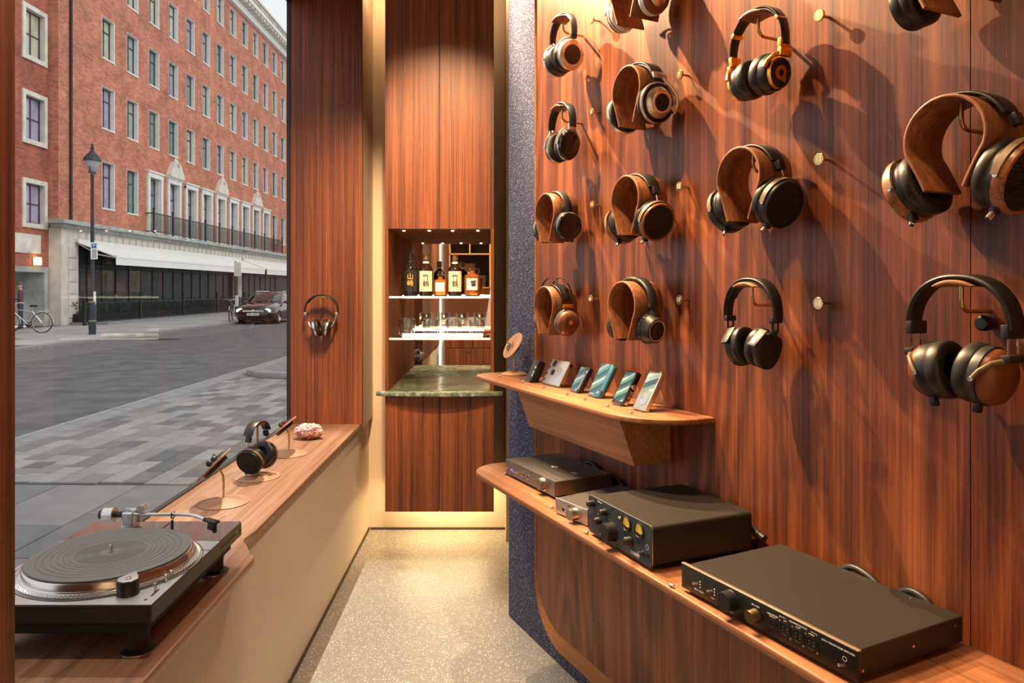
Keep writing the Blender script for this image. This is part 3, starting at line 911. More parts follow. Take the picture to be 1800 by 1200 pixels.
def single_rod(z0, x0, z1, x1, r=0.002, mat_=None, blk=None):
    """LCD style: block on the strap end, threaded rod down to the cup"""
    def fn(t, c):
        for s in (1, -1):
            MB().cyl((s * x0, 0, z0), (s * x1, 0, z1), r, seg=8).build('rod', mat_ or M['chrome'], t)
            v = Vector((s * (x1 - x0), 0, z1 - z0)).normalized()
            ang = math.degrees(math.atan2(v.x, -v.z))
            MB().box((0, 0, 0), (0.014, 0.020, 0.022), 0.002).build('rod_block', M['black'], t, m=T(s * (x0 + (x1 - x0) * 0.22), 0, z0 + (z1 - z0) * 0.22) @ RY(-ang))
    return fn
def cup_box(nm, mat_, c0, d, bev=0.001, sides=(1, -1), pre=None):
    def fn(cup, s, c):
        if s in sides: MB().box(c0, d, bev).build(nm, mat_, cup, m=pre)
    return fn
def jack_plug(mat_, ln=0.016, r=0.0045, fwd=True):
    """small connector sticking out of the cup's lower front edge"""
    def fn(cup, s, c):
        # front (room side) is local -y for the right cup, +y for the turned left cup
        f = -1 if s > 0 else 1
        x = c['pt'] + c['dt'] * 0.45
        a = math.radians(30)
        p0 = Vector((x, f * c['ry'] * 0.86 * math.sin(a), -c['rz'] * 0.93))
        dr_ = Vector((0, f * 0.55, -0.83)).normalized()
        MB().box((0, 0, 0), (0.013, 0.016, 0.016), 0.003, m=Matrix.Translation(p0)).build('connector_block', c['m_cup'], cup)
        j = MB().cyl(p0, p0 + dr_ * ln, r, seg=14, bev=0.0008).build('connector', mat_, cup)
        MB().cyl(p0 + dr_ * (ln - 0.0005), p0 + dr_ * (ln + 0.0004), r * 0.6, seg=12).build('socket_hole', M['black'], j)
    return fn

# ---- wood hangers
def hanger(loc, rotz, label, rod_in=0.082, saddle=None, arch=None, rod_drop=0.055):
    """loc = point under the band; local y into the wall. saddle=(half_width, radius) or arch=dict"""
    t = empty('headphone_hanger', loc, rotz, label, 'hanger', 'walnut and brass headphone hangers')
    ztop = -0.004
    if saddle:
        w_, R_, dp = saddle
        P = arc(0, -R_, R_, 90 - math.degrees(w_ / R_), 90 + math.degrees(w_ / R_), 14)
        n = len(P)
        th = [0.003 + 0.006 * max(0.0, math.sin(PI * i / (n - 1))) ** 0.6 for i in range(n)]
        MB().ribbon(P, -dp / 2, dp / 2, 0.0, th, round_=0.0015).build('saddle', M['arch_wood'], t, smooth=50)
        ztop = -0.006
    if arch:
        w_, hh, dp = arch['w'], arch['h'], arch['d']
        nw = arch.get('narrow', 0.042)
        # horseshoe: half circle then legs closing in
        P = []
        R_ = w_
        for i in range(25):
            an = -18 + (180 + 36) * i / 24
            P.append((R_ * math.cos(math.radians(an)), -R_ + R_ * math.sin(math.radians(an))))
        x1, z1 = P[0]
        leg = []
        for i in range(1, 9):
            q = i / 8
            leg.append((x1 + (nw - x1) * (q ** 0.9), z1 + (-hh - z1) * q))
        P = list(reversed(leg)) + P + [(-x, z) for x, z in leg]
        # drop points that repeat
        MB().ribbon(P, -dp / 2, dp / 2, -0.000, 0.0065, round_=0.0012).build('bentwood_arch', M['arch_wood'], t, smooth=50)
        ztop = -0.008
    r = 0.0038
    pts = [(0, 0, ztop), (0, 0, -rod_drop + 0.02)]
    for i in range(7):
        an = PI / 2 * i / 6
        pts.append((0, 0.02 - 0.02 * math.cos(an), -rod_drop + 0.02 - 0.02 * math.sin(an)))
    pts.append((0, rod_in, -rod_drop))
    MB().tube(pts, r, 10).build('brass_rod', M['brass_rod'], t, smooth=60)
    return t

# ---- number pins
def pin(px, py, num, label):
    off = 0.033
    k = (C_W - off / math.cos(TH)) * FPX
    d = k / (px - 300)
    X = (px - VX) * d / FPX
    z = CAM_H - (py - VY) * d / FPX
    p = Vector((X, d, z))
    t = empty('number_pin', p, RW, label, 'number pin', 'brass number pins on the walnut wall')
    dd = MB().lathe([(0, -0.0025), (0.0125, -0.0025), (0.0132, -0.002), (0.0132, 0.002), (0.0120, 0.003), (0, 0.003)], 28, None, 'y').build('disc', M['brass'], t)
    MB().cyl((0, 0.003, 0), (0, off, 0), 0.0032, seg=12).build('stem', M['brass_rod'], t)
    text_part(num, 0.0165, M['white_print'], dd, T(0, -0.0027, 0) @ RX(90), 'number', bold=0.0004)
for (px, py, num, lab) in ((1040, 35, '1', 'brass pin numbered one, topmost beside the first column of headphones'),
                      (1040, 197, '6', 'brass pin numbered six, below pin one beside the first headphone column'),
                      (1041, 360, '11', 'brass pin numbered eleven beside the first headphone column'),
                      (1038, 525, '16', 'brass pin numbered sixteen, lowest beside the first headphone column'),
                      (1195, 131, '7', 'brass pin numbered seven beside the silver ring-cup headphones'),
                      (1194, 328, '12', 'brass pin numbered twelve beside the second headphone column'),
                      (1194, 527, '17', 'brass pin numbered seventeen, lowest beside the second headphone column'),
                      (1440, 27, '8', 'brass pin numbered eight beside the black and gold headphones'),
                      (1440, 280, '13', 'brass pin numbered thirteen beside the third headphone column'),
                      (1439, 533, '18', 'brass pin numbered eighteen, lowest beside the third headphone column')):
    pin(px, py, num, lab)

def at_wall(px, py, off=0.08):
    k = (C_W - off / math.cos(TH)) * FPX
    d = k / (px - 300)
    return Vector(((px - VX) * d / FPX, d, CAM_H - (py - VY) * d / FPX))
ARCH = dict(w=0.071, h=0.172, d=0.098, narrow=0.036)
ARCH_L = dict(w=0.073, h=0.162, d=0.10, narrow=0.036)
SAD = (0.036, 0.062, 0.060)

# ------- common cup profiles, (radius fraction, distance along the axis)
def cup_prof(pt, dt, r0=0.97, r1=0.97, rnd=0.004, dome=0.0):
    e = pt + dt
    return [(0.55, pt * 0.75), (r0 * 0.96, pt * 0.8), (r0, pt * 0.85 + 0.002), (r1, e - rnd), (r1 - 0.03, e - rnd * 0.3), (r1 - 0.06, e), (r1 * 0.6, e + dome * 0.6), (0, e + dome)]
# 1: c1r1 champagne rimmed
pt, dt = 0.022, 0.026
def hp1(loc, rot, label):
    c = dict(a=0.069, h=0.075, bw=0.030, bt=0.009, ext=0.012, cx=0.010, cz=-0.142, ry=0.050, rz=0.052, pt=0.026, dt=0.024, tilt=9, m_band=M['black_leather'], m_cup=M['black'], m_pad=M['black_leather'], inner_pad=0.035,
             cup=cup_prof(0.026, 0.016, 0.93, 0.97),
             rings=[('rim', [(0.97, 0.038), (1.0, 0.042), (0.93, 0.050), (0.66, 0.0545), (0.62, 0.0545)], M['champagne'], 40), ('cap', [(0.64, 0.0546), (0.6, 0.055), (0, 0.055)], M['black_gloss'], 40)],
             extra=[fork_yoke(M['champagne'], 0.0026, flat=False), end_blocks(M['black'], (0.012, 0.024, 0.020))])
    return headphone('headphones', label, loc, rot, c)
def hp2(loc, rot, label):
    c = dict(a=0.068, h=0.078, bw=0.034, bt=0.009, ext=0.010, cx=0.012, cz=-0.142, ry=0.042, rz=0.053, pt=0.024, dt=0.020, tilt=8, m_band=M['dark_metal'], m_cup=M['silver'], m_pad=M['velour'], inner_pad=0.03,
             cup=cup_prof(0.024, 0.010, 0.98, 1.0),
             rings=[('shell', [(0.98, 0.032), (0.95, 0.040), (0.88, 0.044), (0.5, 0.047), (0, 0.048)], M['black_gloss'], 40)],
             extra=[end_blocks(M['silver'], (0.011, 0.030, 0.024)), fork_yoke(M['silver'], 0.0026)])
    return headphone('headphones', label, loc, rot, c)
def hp3(loc, rot, label):
    c = dict(a=0.080, h=0.085, bw=0.034, bt=0.008, cx=0.062, cz=-0.118, ry=0.048, rz=0.049, pt=0.018, dt=0.018, tilt=10, m_band=M['black_leather'], m_cup=M['grey_leather'], m_pad=M['black_leather'],
             cup=cup_prof(0.018, 0.012, 0.96, 1.0),
             rings=[('cap', [(1.0, 0.029), (0.93, 0.036), (0.70, 0.0375), (0.68, 0.036), (0, 0.036)], M['black_gloss'], 30)],
             extra=[end_blocks(M['black'], (0.010, 0.036, 0.016), -0.060)])
    return headphone('headphones', label, loc, rot, c)
def hp4(loc, rot, label):
    c = dict(a=0.079, h=0.075, bw=0.044, bt=0.006, band_end=-0.055, cx=0.062, cz=-0.125, ry=0.043, rz=0.047, pt=0.020, dt=0.026, tilt=10, m_band=M['black_leather'], m_cup=M['cup_wood'], m_pad=M['grey_leather'],
             cup=[(0.55, 0.015), (0.93, 0.017), (0.97, 0.021), (0.95, 0.030), (0.85, 0.038), (0.6, 0.044), (0.25, 0.0465), (0, 0.047)])
    def wires(t, c):
        for y in (-0.020, 0.020):
            P = band_path(0.090, 0.10, 2.0, 28)
            P = [(x, z + 0.028) for x, z in P]
            MB().ribbon(P, y - 0.003, y + 0.003, -0.001, 0.0012).build('spring_band', M['black'], t, smooth=50)
        for s in (1, -1):
            MB().box((0, 0, 0), (0.008, 0.044, 0.013), 0.002).build('gold_clip', M['gold'], t, m=T(s * 0.089, 0, -0.070))
            MB().tube([(s * 0.089, -0.012, -0.074), (s * 0.098, -0.010, -0.10), (s * 0.104, 0, -0.126)], 0.0025, 8).tube([(s * 0.089, 0.012, -0.074), (s * 0.098, 0.010, -0.10), (s * 0.104, 0, -0.126)], 0.0025, 8).build('yoke', M['black'], t)
            MB().cyl((s * 0.098, 0, -0.126), (s * 0.1115, 0, -0.126), 0.0085, 0.0075, 16, 0.001).build('gold_hinge', M['gold'], t)
            MB().cyl((s * 0.090, -0.022, -0.158), (s * 0.098, -0.025, -0.160), 0.0035, seg=10).build('gold_socket', M['gold'], t)
    c['extra'] = [wires]
    return headphone('headphones', label, loc, rot, c)
def hp5(loc, rot, label):
    c = dict(a=0.082, h=0.085, bw=0.036, bt=0.008, cx=0.062, cz=-0.120, ry=0.046, rz=0.052, pt=0.020, dt=0.026, tilt=8, m_band=M['white_plastic'], m_cup=M['brown_leather'], m_pad=M['white_plastic'], inner_pad=0.04, m_bpad=M['brown_leather'],
             cup=cup_prof(0.020, 0.018, 0.97, 0.93),
             rings=[('white_ring', [(0.99, 0.019), (1.02, 0.022), (0.98, 0.026)], M['white_plastic'], 30), ('grille', [(0.60, 0.038), (0.62, 0.041), (0.55, 0.043), (0, 0.043)], M['silver'], 30)],
             extra=[fork_yoke(M['silver'], 0.0026)])
    return headphone('headphones', label, loc, rot, c)
def hp6(loc, rot, label):
    c = dict(a=0.086, h=0.085, bw=0.046, bt=0.009, ext=0.0, cx=0.060, cz=-0.120, ry=0.056, rz=0.056, pt=0.018, dt=0.020, tilt=9, m_band=M['black_leather'], m_cup=M['black'], m_pad=M['velour'], inner_pad=0.05,
             cup=cup_prof(0.018, 0.008, 0.98, 0.90),
             rings=[('outer_frame', [(0.98, 0.016), (1.03, 0.020), (1.03, 0.026), (0.96, 0.029), (0.93, 0.026)], M['silver'], 40),
                    ('inner_cone', [(0.80, 0.026), (0.78, 0.034), (0.56, 0.044), (0.50, 0.044)], M['silver'], 40),
                    ('ring', [(0.54, 0.043), (0.54, 0.047), (0.44, 0.047), (0.43, 0.044)], M['champagne'], 40),
                    ('driver_mesh', [(0.44, 0.043), (0.30, 0.045), (0.28, 0.043), (0.13, 0.043), (0.12, 0.046), (0, 0.046)], M['dark_metal'], 30)])
    def arms(t, c):
        for s in (1, -1):
            MB().box((0, 0, 0), (0.010, 0.040, 0.020), 0.003).build('slider_block', M['silver'], t, m=T(s * 0.089, 0, -0.048) @ RY(-s * 14))
            MB().tube([(s * 0.091, 0.012, -0.055), (s * 0.100, 0.030, -0.075), (s * 0.104, 0.050, -0.100), (s * 0.102, 0.057, -0.125), (s * 0.096, 0.050, -0.150)], [0.006, 0.006, 0.0055, 0.0055, 0.005], 10).build('yoke', M['silver'], t, smooth=60)
            MB().box((0, 0, 0), (0.012, 0.018, 0.022), 0.003).build('pivot_block', M['silver'], t, m=T(s * 0.097, 0.050, -0.140) @ RX(25))
    c['extra'] = [arms]
    return headphone('headphones', label, loc, rot, c)
def lcd(loc, rot, label, ring, pad, plug, scale=1.0, strap=None, body=None):
    R = 0.056 * scale
    pt, dt = 0.024 * scale, 0.028 * scale
    e = pt + dt
    c = dict(a=0.082 * scale, h=0.090 * scale, bw=0.046 * scale, bt=0.006, band_end=-0.052 * scale, cx=0.050 * scale, cz=-0.130 * scale, ry=R, rz=R, pt=pt, dt=dt, tilt=20, m_band=strap or M['black_leather'], m_cup=body or M['black'], m_pad=pad, taper=0.9,
             cup=[(0.55, pt * 0.75), (0.93, pt * 0.8), (0.95, pt * 0.9), (0.95, pt + dt * 0.35)],
             rings=[('wood_ring' if ring is M['zebra_wood'] else 'cup_ring', [(0.95, pt + dt * 0.30), (1.0, pt + dt * 0.36), (1.01, pt + dt * 0.75), (0.98, e - 0.001), (0.90, e), (0.88, e - 0.003)], ring, 40),
                    ('grille', [(0.89, e - 0.003), (0.5, e - 0.0025), (0, e - 0.0025)], M['grille'], 40)],
             cup_extra=[jack_plug(plug, 0.018 * scale, 0.0055 * scale)])
    def slats(cup, s, c):
        g = MB()
        for k in range(-7, 8):
            z = k * R * 0.112
            w = math.sqrt(max(0, (R * 0.86) ** 2 - z * z))
            g.box((e - 0.0012, 0, z), (0.0016, 2 * w, R * 0.035))
        for a_ in (-38, 38):
            g.box((e - 0.0008, 0, 0), (0.0014, 2 * R * 0.86, R * 0.03), m=RX(a_))
        o = g.build('grille_slats', M['black'], cup, smooth=0)
        # flat strap clamp over the cup rim
        for q in (-1, 1):
            MB().cyl((pt + dt * 0.5, q * R * 1.0, 0), (pt + dt * 0.5, q * (R + 0.004), 0), 0.0042, seg=12, bev=0.0006).build('pivot_screw', M['silver'], cup)
    c['cup_extra'] = [slats] + c['cup_extra']
    x1 = (0.061 + 0.050) * scale
    c['extra'] = [single_rod(-0.045 * scale, 0.080 * scale, -0.088 * scale, 0.094 * scale, 0.0021)]
    def yk(t, c):
        for s in (1, -1):
            xm = s * (c['cx'] + pt + dt * 0.5)
            pts = []
            for i in range(15):
                an = PI * i / 14
                pts.append((R * 1.045 * math.cos(an), R * 1.045 * math.sin(an)))
            V = []; F = []
            rt = T(s * c['cx'], 0, c['cz']) @ (RZ(180) if s < 0 else Matrix.Identity(4)) @ RY(c['tilt'])
            for (yy, zz) in pts:
                for (o1, o2) in ((-0.006, 0), (0.006, 0), (0.006, 0.0018), (-0.006, 0.0018)):
                    V.append(rt @ Vector((pt + dt * 0.45 + o1, yy * (1 + o2 / R), zz * (1 + o2 / R))))
            for i in range(len(pts) - 1):
                for j in range(4):
                    F.append((i * 4 + j, i * 4 + (j + 1) % 4, i * 4 + 4 + (j + 1) % 4, i * 4 + 4 + j))
            F += [(0, 1, 2, 3), tuple(len(V) - 4 + j for j in range(4))]
            MB().add(V, F).build('yoke', M['bronze_leather'], t, smooth=50)
    c['extra'].append(yk)
    return headphone('headphones', label, loc, rot, c)
def hp8(loc, rot, label):
    c = dict(a=0.084, h=0.085, bw=0.034, bt=0.012, band_end=-0.075, cx=0.060, cz=-0.134, ry=0.040, rz=0.046, pt=0.020, dt=0.026, tilt=11, m_band=M['black_leather'], m_cup=M['black'], m_pad=M['black_leather'],
             cup=cup_prof(0.020, 0.026, 0.95, 0.80, 0.006),
             rings=[('silver_ring', [(0.66, 0.0455), (0.68, 0.0470), (0.62, 0.0475), (0.60, 0.0465)], M['champagne'], 30), ('cap', [(0.61, 0.0463), (0, 0.0463)], M['black_gloss'], 30)])
    def ribs(cup, s, c):
        g = MB()
        for k in range(26):
            an = 2 * PI * k / 26
            g.box((0.010, 0.0385 * math.cos(an), 0.0445 * math.sin(an)), (0.016, 0.004, 0.004), 0.0012)
        g.build('pad_ribs', M['black_leather'], cup)
    c['cup_extra'] = [ribs]
    def sl(t, c):
        for s in (1, -1):
            MB().box((0, 0, 0), (0.007, 0.024, 0.018), 0.002).build('silver_slider', M['silver'], t, m=T(s * 0.083, 0, -0.068))
            MB().tube([(s * 0.083, 0, -0.070), (s * 0.086, 0, -0.085), (s * 0.092, 0, -0.105)], [0.008, 0.009, 0.010], 10).build('yoke', M['black'], t)
    c['extra'] = [sl]
    return headphone('headphones', label, loc, rot, c)
def hp9(loc, rot, label):
    c = dict(a=0.075, h=0.088, bw=0.030, bt=0.008, ext=0.012, cx=0.008, cz=-0.150, ry=0.044, rz=0.047, pt=0.030, dt=0.030, tilt=9, pri=0.40, m_band=M['black_leather'], m_cup=M['black'], m_pad=M['black_leather'], inner_pad=0.03,
             cup=cup_prof(0.030, 0.020, 0.93, 0.86, 0.005),
             rings=[('gold_ring', [(0.74, 0.048), (0.76, 0.052), (0.76, 0.058), (0.70, 0.060)], M['gold'], 30), ('cap', [(0.71, 0.0595), (0.68, 0.0605), (0, 0.0605)], M['black_gloss'], 30)])
    def logo(cup, s, c):
        n = 22
        V = []; F = []
        for i in range(n + 1):
            an = 2 * PI * i / n
            for r_ in (0.0075, 0.0165):
                V.append((0.0609, -r_ * math.sin(an), r_ * math.cos(an)))
        for i in range(n): F.append((2 * i, 2 * i + 2, 2 * i + 3, 2 * i + 1))
        k = len(V)
        V += [(0.0609, 0.016, -0.004), (0.0609, 0.0165, -0.021), (0.0609, 0.003, -0.016), (0.0609, 0.008, -0.004)]
        F.append((k, k + 1, k + 2, k + 3))
        MB().add(V, F).build('orange_logo', pmat('orange_logo', (0.42, 0.11, 0.025), 0.35) if 'orange_logo' not in bpy.data.materials else bpy.data.materials['orange_logo'], cup, smooth=0)
    def band_bits(t, c):
        for s in (1, -1):
            q = band_point(c, -0.036)
            MB().box((0, 0, 0), (0.011, 0.031, 0.008), 0.001).build('gold_band_clip', M['gold'], t, m=T(s * (q[0] + 0.004), 0, q[1]) @ RY(s * 42))
            MB().box((0, 0, 0), (0.012, 0.030, 0.024), 0.003).box((s * 0.004, 0, -0.020), (0.012, 0.034, 0.020), 0.003).build('gold_slider', M['gold'], t, m=T(s * 0.076, 0, -0.097) @ RY(s * 4))
            MB().tube([(s * 0.080, -0.004, -0.118), (s * 0.070, -0.022, -0.122), (s * 0.062, -0.034, -0.135), (s * 0.058, -0.040, -0.150)], [0.006, 0.0055, 0.005, 0.005], 10).build('gold_yoke', M['gold'], t, smooth=60)
    c['cup_extra'] = [logo]
    c['extra'] = [band_bits]
    return headphone('headphones', label, loc, rot, c)
def hp11(loc, rot, label):
    c = dict(a=0.072, h=0.080, bw=0.036, bt=0.010, ext=0.012, cx=0.012, cz=-0.150, ry=0.040, rz=0.046, pt=0.022, dt=0.022, tilt=10, m_band=M['black_leather'], m_cup=M['black'], m_pad=M['black_leather'], inner_pad=0.04,
             cup=[(0.55, 0.017), (0.92, 0.018), (0.92, 0.022)])
    def dcup(cup, s, c):
        # rounded D / shield shaped housing
        f = 1 if s > 0 else -1
        pts = []
        for (y, z, r_) in ((0.036, 0.034, 0.012), (-0.030, 0.040, 0.016), (-0.040, -0.006, 0.02), (-0.014, -0.048, 0.02), (0.024, -0.046, 0.018), (0.042, -0.002, 0.016)):
            pts.append((y * f, z))
        # smooth the corner polygon
        for _ in range(3):
            q = []
            for i in range(len(pts)):
                p0 = Vector(pts[i]); p1 = Vector(pts[(i + 1) % len(pts)])
                q.append(tuple(p0 * 0.75 + p1 * 0.25)); q.append(tuple(p0 * 0.25 + p1 * 0.75))
            pts = q
        if f < 0: pts = pts[::-1]
        MB().prism(pts, 0.021, 0.043, axis='x', bev=0.004, bseg=3).build('housing', M['black'], cup, smooth=40)
        # angled strap carrying the lettering
        fm_ = T(0.031, -0.0305 * f, 0.0275) @ RX(47 * f)
        gm = bpy.data.materials.get('gunmetal_strap') or pmat('gunmetal_strap', (0.028, 0.026, 0.024), 0.45, 0.4)
        st = MB().box((0, 0, 0), (0.024, 0.050, 0.005), 0.002).build('strap', gm, cup, smooth=40)
        st.matrix_local = fm_
        if s > 0:
            text_part('SINE', 0.013, M['white_print'], st, T(0, -0.006, 0.0027) @ RZ(90), bold=0.0004)
    c['cup_extra'] = [dcup]
    c['extra'] = [twin_rods(-0.088, -0.112, 0.071, 0.008, 0.0022, M['dark_metal']), end_blocks(M['black'], (0.011, 0.030, 0.014), -0.088)]
    def blk(t, c):
        for s in (1, -1):
            MB().tube([(s * 0.071, 0, -0.110), (s * 0.066, 0, -0.118), (s * 0.056, 0, -0.122)], [0.008, 0.009, 0.006], 10).build('yoke', M['dark_metal'], t)
    c['extra'].append(blk)
    return headphone('headphones', label, loc, rot, c)
def hp12(loc, rot, label):
    c = dict(a=0.082, h=0.085, bw=0.040, bt=0.010, cx=0.063, cz=-0.122, ry=0.050, rz=0.050, pt=0.024, dt=0.018, tilt=9, m_band=M['black_leather'], m_cup=M['dark_metal'], m_pad=M['black_leather'],
             cup=cup_prof(0.024, 0.018, 0.97, 0.96, 0.006), extra=[end_blocks(M['black'], (0.010, 0.034, 0.020), -0.062)])
    return headphone('headphones', label, loc, rot, c)
def hp14(loc, rot, label):
    c = dict(a=0.082, h=0.084, bw=0.046, bt=0.010, cx=0.010, cz=-0.156, ry=0.050, rz=0.052, pt=0.030, dt=0.036, tilt=9, pri=0.50, m_band=M['black_leather'], m_cup=M['black'], m_pad=M['black_leather'], taper=0.85,
             cup=[(0.55, 0.024), (0.95, 0.026), (0.98, 0.031), (0.98, 0.042), (0.90, 0.043)],
             rings=[('wooden_shell', [(0.93, 0.042), (0.92, 0.050), (0.82, 0.060), (0.62, 0.067), (0.30, 0.0695), (0, 0.070)], M['copper_wood'], 60)],
             extra=[end_blocks(M['black'], (0.013, 0.044, 0.024), -0.086), twin_rods(-0.098, -0.126, 0.083, 0.013, 0.0017)])
    def lower(t, c):
        for s in (1, -1):
            b = MB().box((0, 0, 0), (0.018, 0.044, 0.013), 0.003).build('slider_block', M['black'], t, m=T(s * 0.083, 0, -0.130))
            xm = s * 0.048
            for q in (-1, 1):
                pts = [(s * 0.080, q * 0.018, -0.134), (s * 0.070, q * 0.036, -0.138), (s * 0.058, q * 0.048, -0.150), (xm, q * 0.052, -0.164)]
                V = []; F = []
                MB().tube(pts, [0.0045, 0.0045, 0.004, 0.004], 8).build('yoke', M['bronze_leather'], t, smooth=60)
                MB().cyl((xm, q * 0.049, -0.164), (xm, q * 0.0565, -0.164), 0.0042, seg=12, bev=0.0008).build('pivot_screw', M['chrome'], t)
    c['extra'].append(lower)
    def foot_(cup, s, c):
        f = -1 if s > 0 else 1
        MB().box((0.036, f * 0.016, -0.054), (0.012, 0.014, 0.018), 0.003).build('connector_block', M['black'], cup)
    def vent(cup, s, c):
        MB().box((0.0665, 0.012 if s > 0 else -0.012, -0.002), (0.003, 0.016, 0.007), 0.0008).build('badge', M['black'], cup)
    c['cup_extra'] = [foot_, vent]
    return headphone('headphones', label, loc, rot, c)

def put(px, py, fn, label, hl, arch=None, dz=0.0):
    p = at_wall(px, py)
    # py is the top of the band; the crown underside lies a little lower
    p.z -= 0.011
    fn(p, RW, label)
    h = p.copy(); h.z -= 0.0005
    hanger(h, RW, hl, 0.0795, None if arch else SAD, arch)
put(990, 24, hp1, 'black headphones with champagne-rimmed round cups beside pin one', 'small walnut saddle hanger beside pin one')
put(988, 180, hp2, 'black oval-cup headphones with silver yokes beside pin six', 'small walnut saddle hanger beside pin six')
put(978, 335, hp3, 'black headphones with grey-edged discs on the bentwood arch beside pin eleven', 'bentwood walnut arch hanger beside pin eleven', ARCH)
put(976, 497, hp4, 'headphones with twin wire bands, dark walnut cups and gold hinges beside pin sixteen', 'bentwood walnut arch hanger beside pin sixteen', ARCH)
put(1120, -68, hp5, 'brown leather headphones with white rings cut by the top edge', 'bentwood walnut arch hanger cut by the top edge, second column', ARCH)
put(1124, 112, hp6, 'silver and black headphones with large open ring cups beside pin seven', 'bentwood walnut arch hanger beside pin seven', ARCH)
put(1122, 303, lambda l, r, s: lcd(l, r, s, M['zebra_wood'], M['black_leather'], M['silver'], 0.98), 'large headphones with striped wooden rings and black grilles beside pin twelve', 'bentwood walnut arch hanger beside pin twelve', ARCH)
put(1116, 487, hp8, 'black headphones with ribbed pads and silver-ringed cups beside pin seventeen', 'bentwood walnut arch hanger beside pin seventeen', ARCH)
put(1333, 13, hp9, 'black leather headphones with gold yokes and an orange logo beside pin eight', 'small walnut saddle hanger beside pin eight')
put(1324, 252, lambda l, r, s: lcd(l, r, s, M['black'], M['black_leather'], M['silver'], 0.98), 'large all-black grille headphones on the bentwood arch beside pin thirteen', 'bentwood walnut arch hanger beside pin thirteen', ARCH)
put(1322, 487, hp11, 'black headphones with angular white-lettered cups beside pin eighteen', 'small walnut saddle hanger beside pin eighteen')
put(1690, -165, hp12, 'black headphones cut by the top edge above the largest bentwood arch', 'bentwood walnut arch hanger cut by the top edge at the right', ARCH_L)
put(1690, 160, lambda l, r, s: lcd(l, r, s, M['zebra_wood'], M['black_leather'], M['chrome'], 1.06), 'largest grille headphones with wooden rings and tan pads, cut by the right edge', 'bentwood walnut arch hanger holding the wooden-ringed headphones at the right edge', ARCH_L)
put(1690, 480, hp14, 'black headphones with copper-brown wooden cups and silver twin rods at lower right', 'small walnut saddle hanger above the copper-brown wooden cups')
# black knob behind the copper-cup headphones
kb = MB().lathe([(0, -0.034), (0.010, -0.034), (0.0135, -0.031), (0.014, -0.026), (0.012, -0.006), (0.009, 0.0), (0, 0.0)], 24, None, 'y').build('wall_peg', M['black'])
p = at_wall(1727, 568, 0.03); 
kb.location = p + (-NU) * 0.030
kb.rotation_euler = (0, 0, RW)
tag(kb, 'round black peg on the wood wall above the copper-brown cups', 'peg')

# headphones on the far window return
def hp15(loc, rot, label):
    c = dict(a=0.082, h=0.085, bw=0.026, bt=0.009, ext=0.012, cx=0.008, cz=-0.162, ry=0.040, rz=0.046, pt=0.022, dt=0.018, tilt=14, yaw=0, m_band=M['dark_metal'], m_cup=M['silver'], m_pad=M['black_leather'], inner_pad=0.04,
             cup=cup_prof(0.022, 0.010, 0.98, 0.95),
             rings=[('shell', [(0.93, 0.030), (0.80, 0.038), (0.40, 0.042), (0, 0.042)], M['dark_metal'], 40)])
    def rods(t, c):
        for s in (1, -1):
            MB().box((0, 0, 0), (0.014, 0.024, 0.016), 0.002).build('silver_end', M['silver'], t, m=T(s * 0.082, 0, -0.092))
            MB().cyl((s * 0.080, 0, -0.098), (s * 0.066, 0, -0.140), 0.0024, seg=8).build('rod', M['silver'], t)
            MB().tube([(s * 0.068, 0, -0.136), (s * 0.062, 0, -0.150), (s * 0.050, 0, -0.162)], [0.006, 0.009, 0.012], 10).build('yoke', M['silver'], t)
    c['extra'] = [rods]
    return headphone('headphones', label, loc, rot, c, None)
p = PX(565, 517, Y_FAR - 0.075); p.z -= 0.010
hp15(p, 0.0, 'dark headphones with silver-ringed cups hanging on the wood beside the window')
hh = hanger(p - Vector((0, 0, 0.0005)), 0.0, 'small walnut saddle hanger on the wood panel beside the window', 0.074, (0.034, 0.072, 0.03), None, 0.065)
# ================================================================ shelves on the angled wall (local frame of the wall: x = u, y = into wall, z)
ZU = 1.058
ZL = 0.751
us = empty('display_shelf', W(-1.492, 0, ZU), RW, 'upper walnut shelf with slanted bracket carrying the music players', 'shelf')
ul = 1.188
o_ = [(0, 0)] + [(-ul, 0)] + [(-ul + 0.10 - 0.10 * math.cos(a * PI / 16), -0.125 - 0.098 * math.sin(a * PI / 16)) for a in range(9)] + [(-0.19 + 0.19 * math.sin(a * PI / 16) , -0.223 + 0.165 * (1 - math.cos(a * PI / 16))) for a in range(9)]
MB().prism(o_[::-1], -0.016, 0.0, bev=0.004, bseg=3).build('board', M['shelf_wood'], us, smooth=35)
# bracket: slanted front, plain ends
b0, b1 = -2.325 + 1.492, -1.675 + 1.492
V = [(b0, 0, -0.016), (b1, 0, -0.016), (b1, -0.182, -0.016), (b0, -0.182, -0.016), (b0, 0, -0.160), (b1, 0, -0.160), (b1, -0.128, -0.160), (b0, -0.128, -0.160)]
MB().add(V, [(0, 1, 2, 3), (7, 6, 5, 4), (3, 2, 6, 7), (1, 5, 6, 2), (0, 3, 7, 4), (0, 4, 5, 1)]).build('bracket', M['bracket_wood'], us, smooth=0)
def wall_px(px, py, z):
    """wall coordinates (u, off) of a point at height z seen at px, py"""
    d = (CAM_H - z) * FPX / (py - VY)
    X = (px - VX) * d / FPX
    u = X * TU.x + d * TU.y
    off = (X * NU.x + d * NU.y) + DW
    return u, off
peg_me = MB().cyl((-0.006, 0, 0.004), (0.006, 0, 0.004), 0.004, seg=12, bev=0.0012).mesh('peg'); peg_me.materials.append(M['silver'])
for (px, py) in ((878, 662), (919, 672), (956, 682), (997, 694), (1028, 703), (1068, 715), (1110, 727)):
    u, off = wall_px(px, py, ZU)
    share('peg', peg_me, us, (u + 1.492, -off, 0.0))

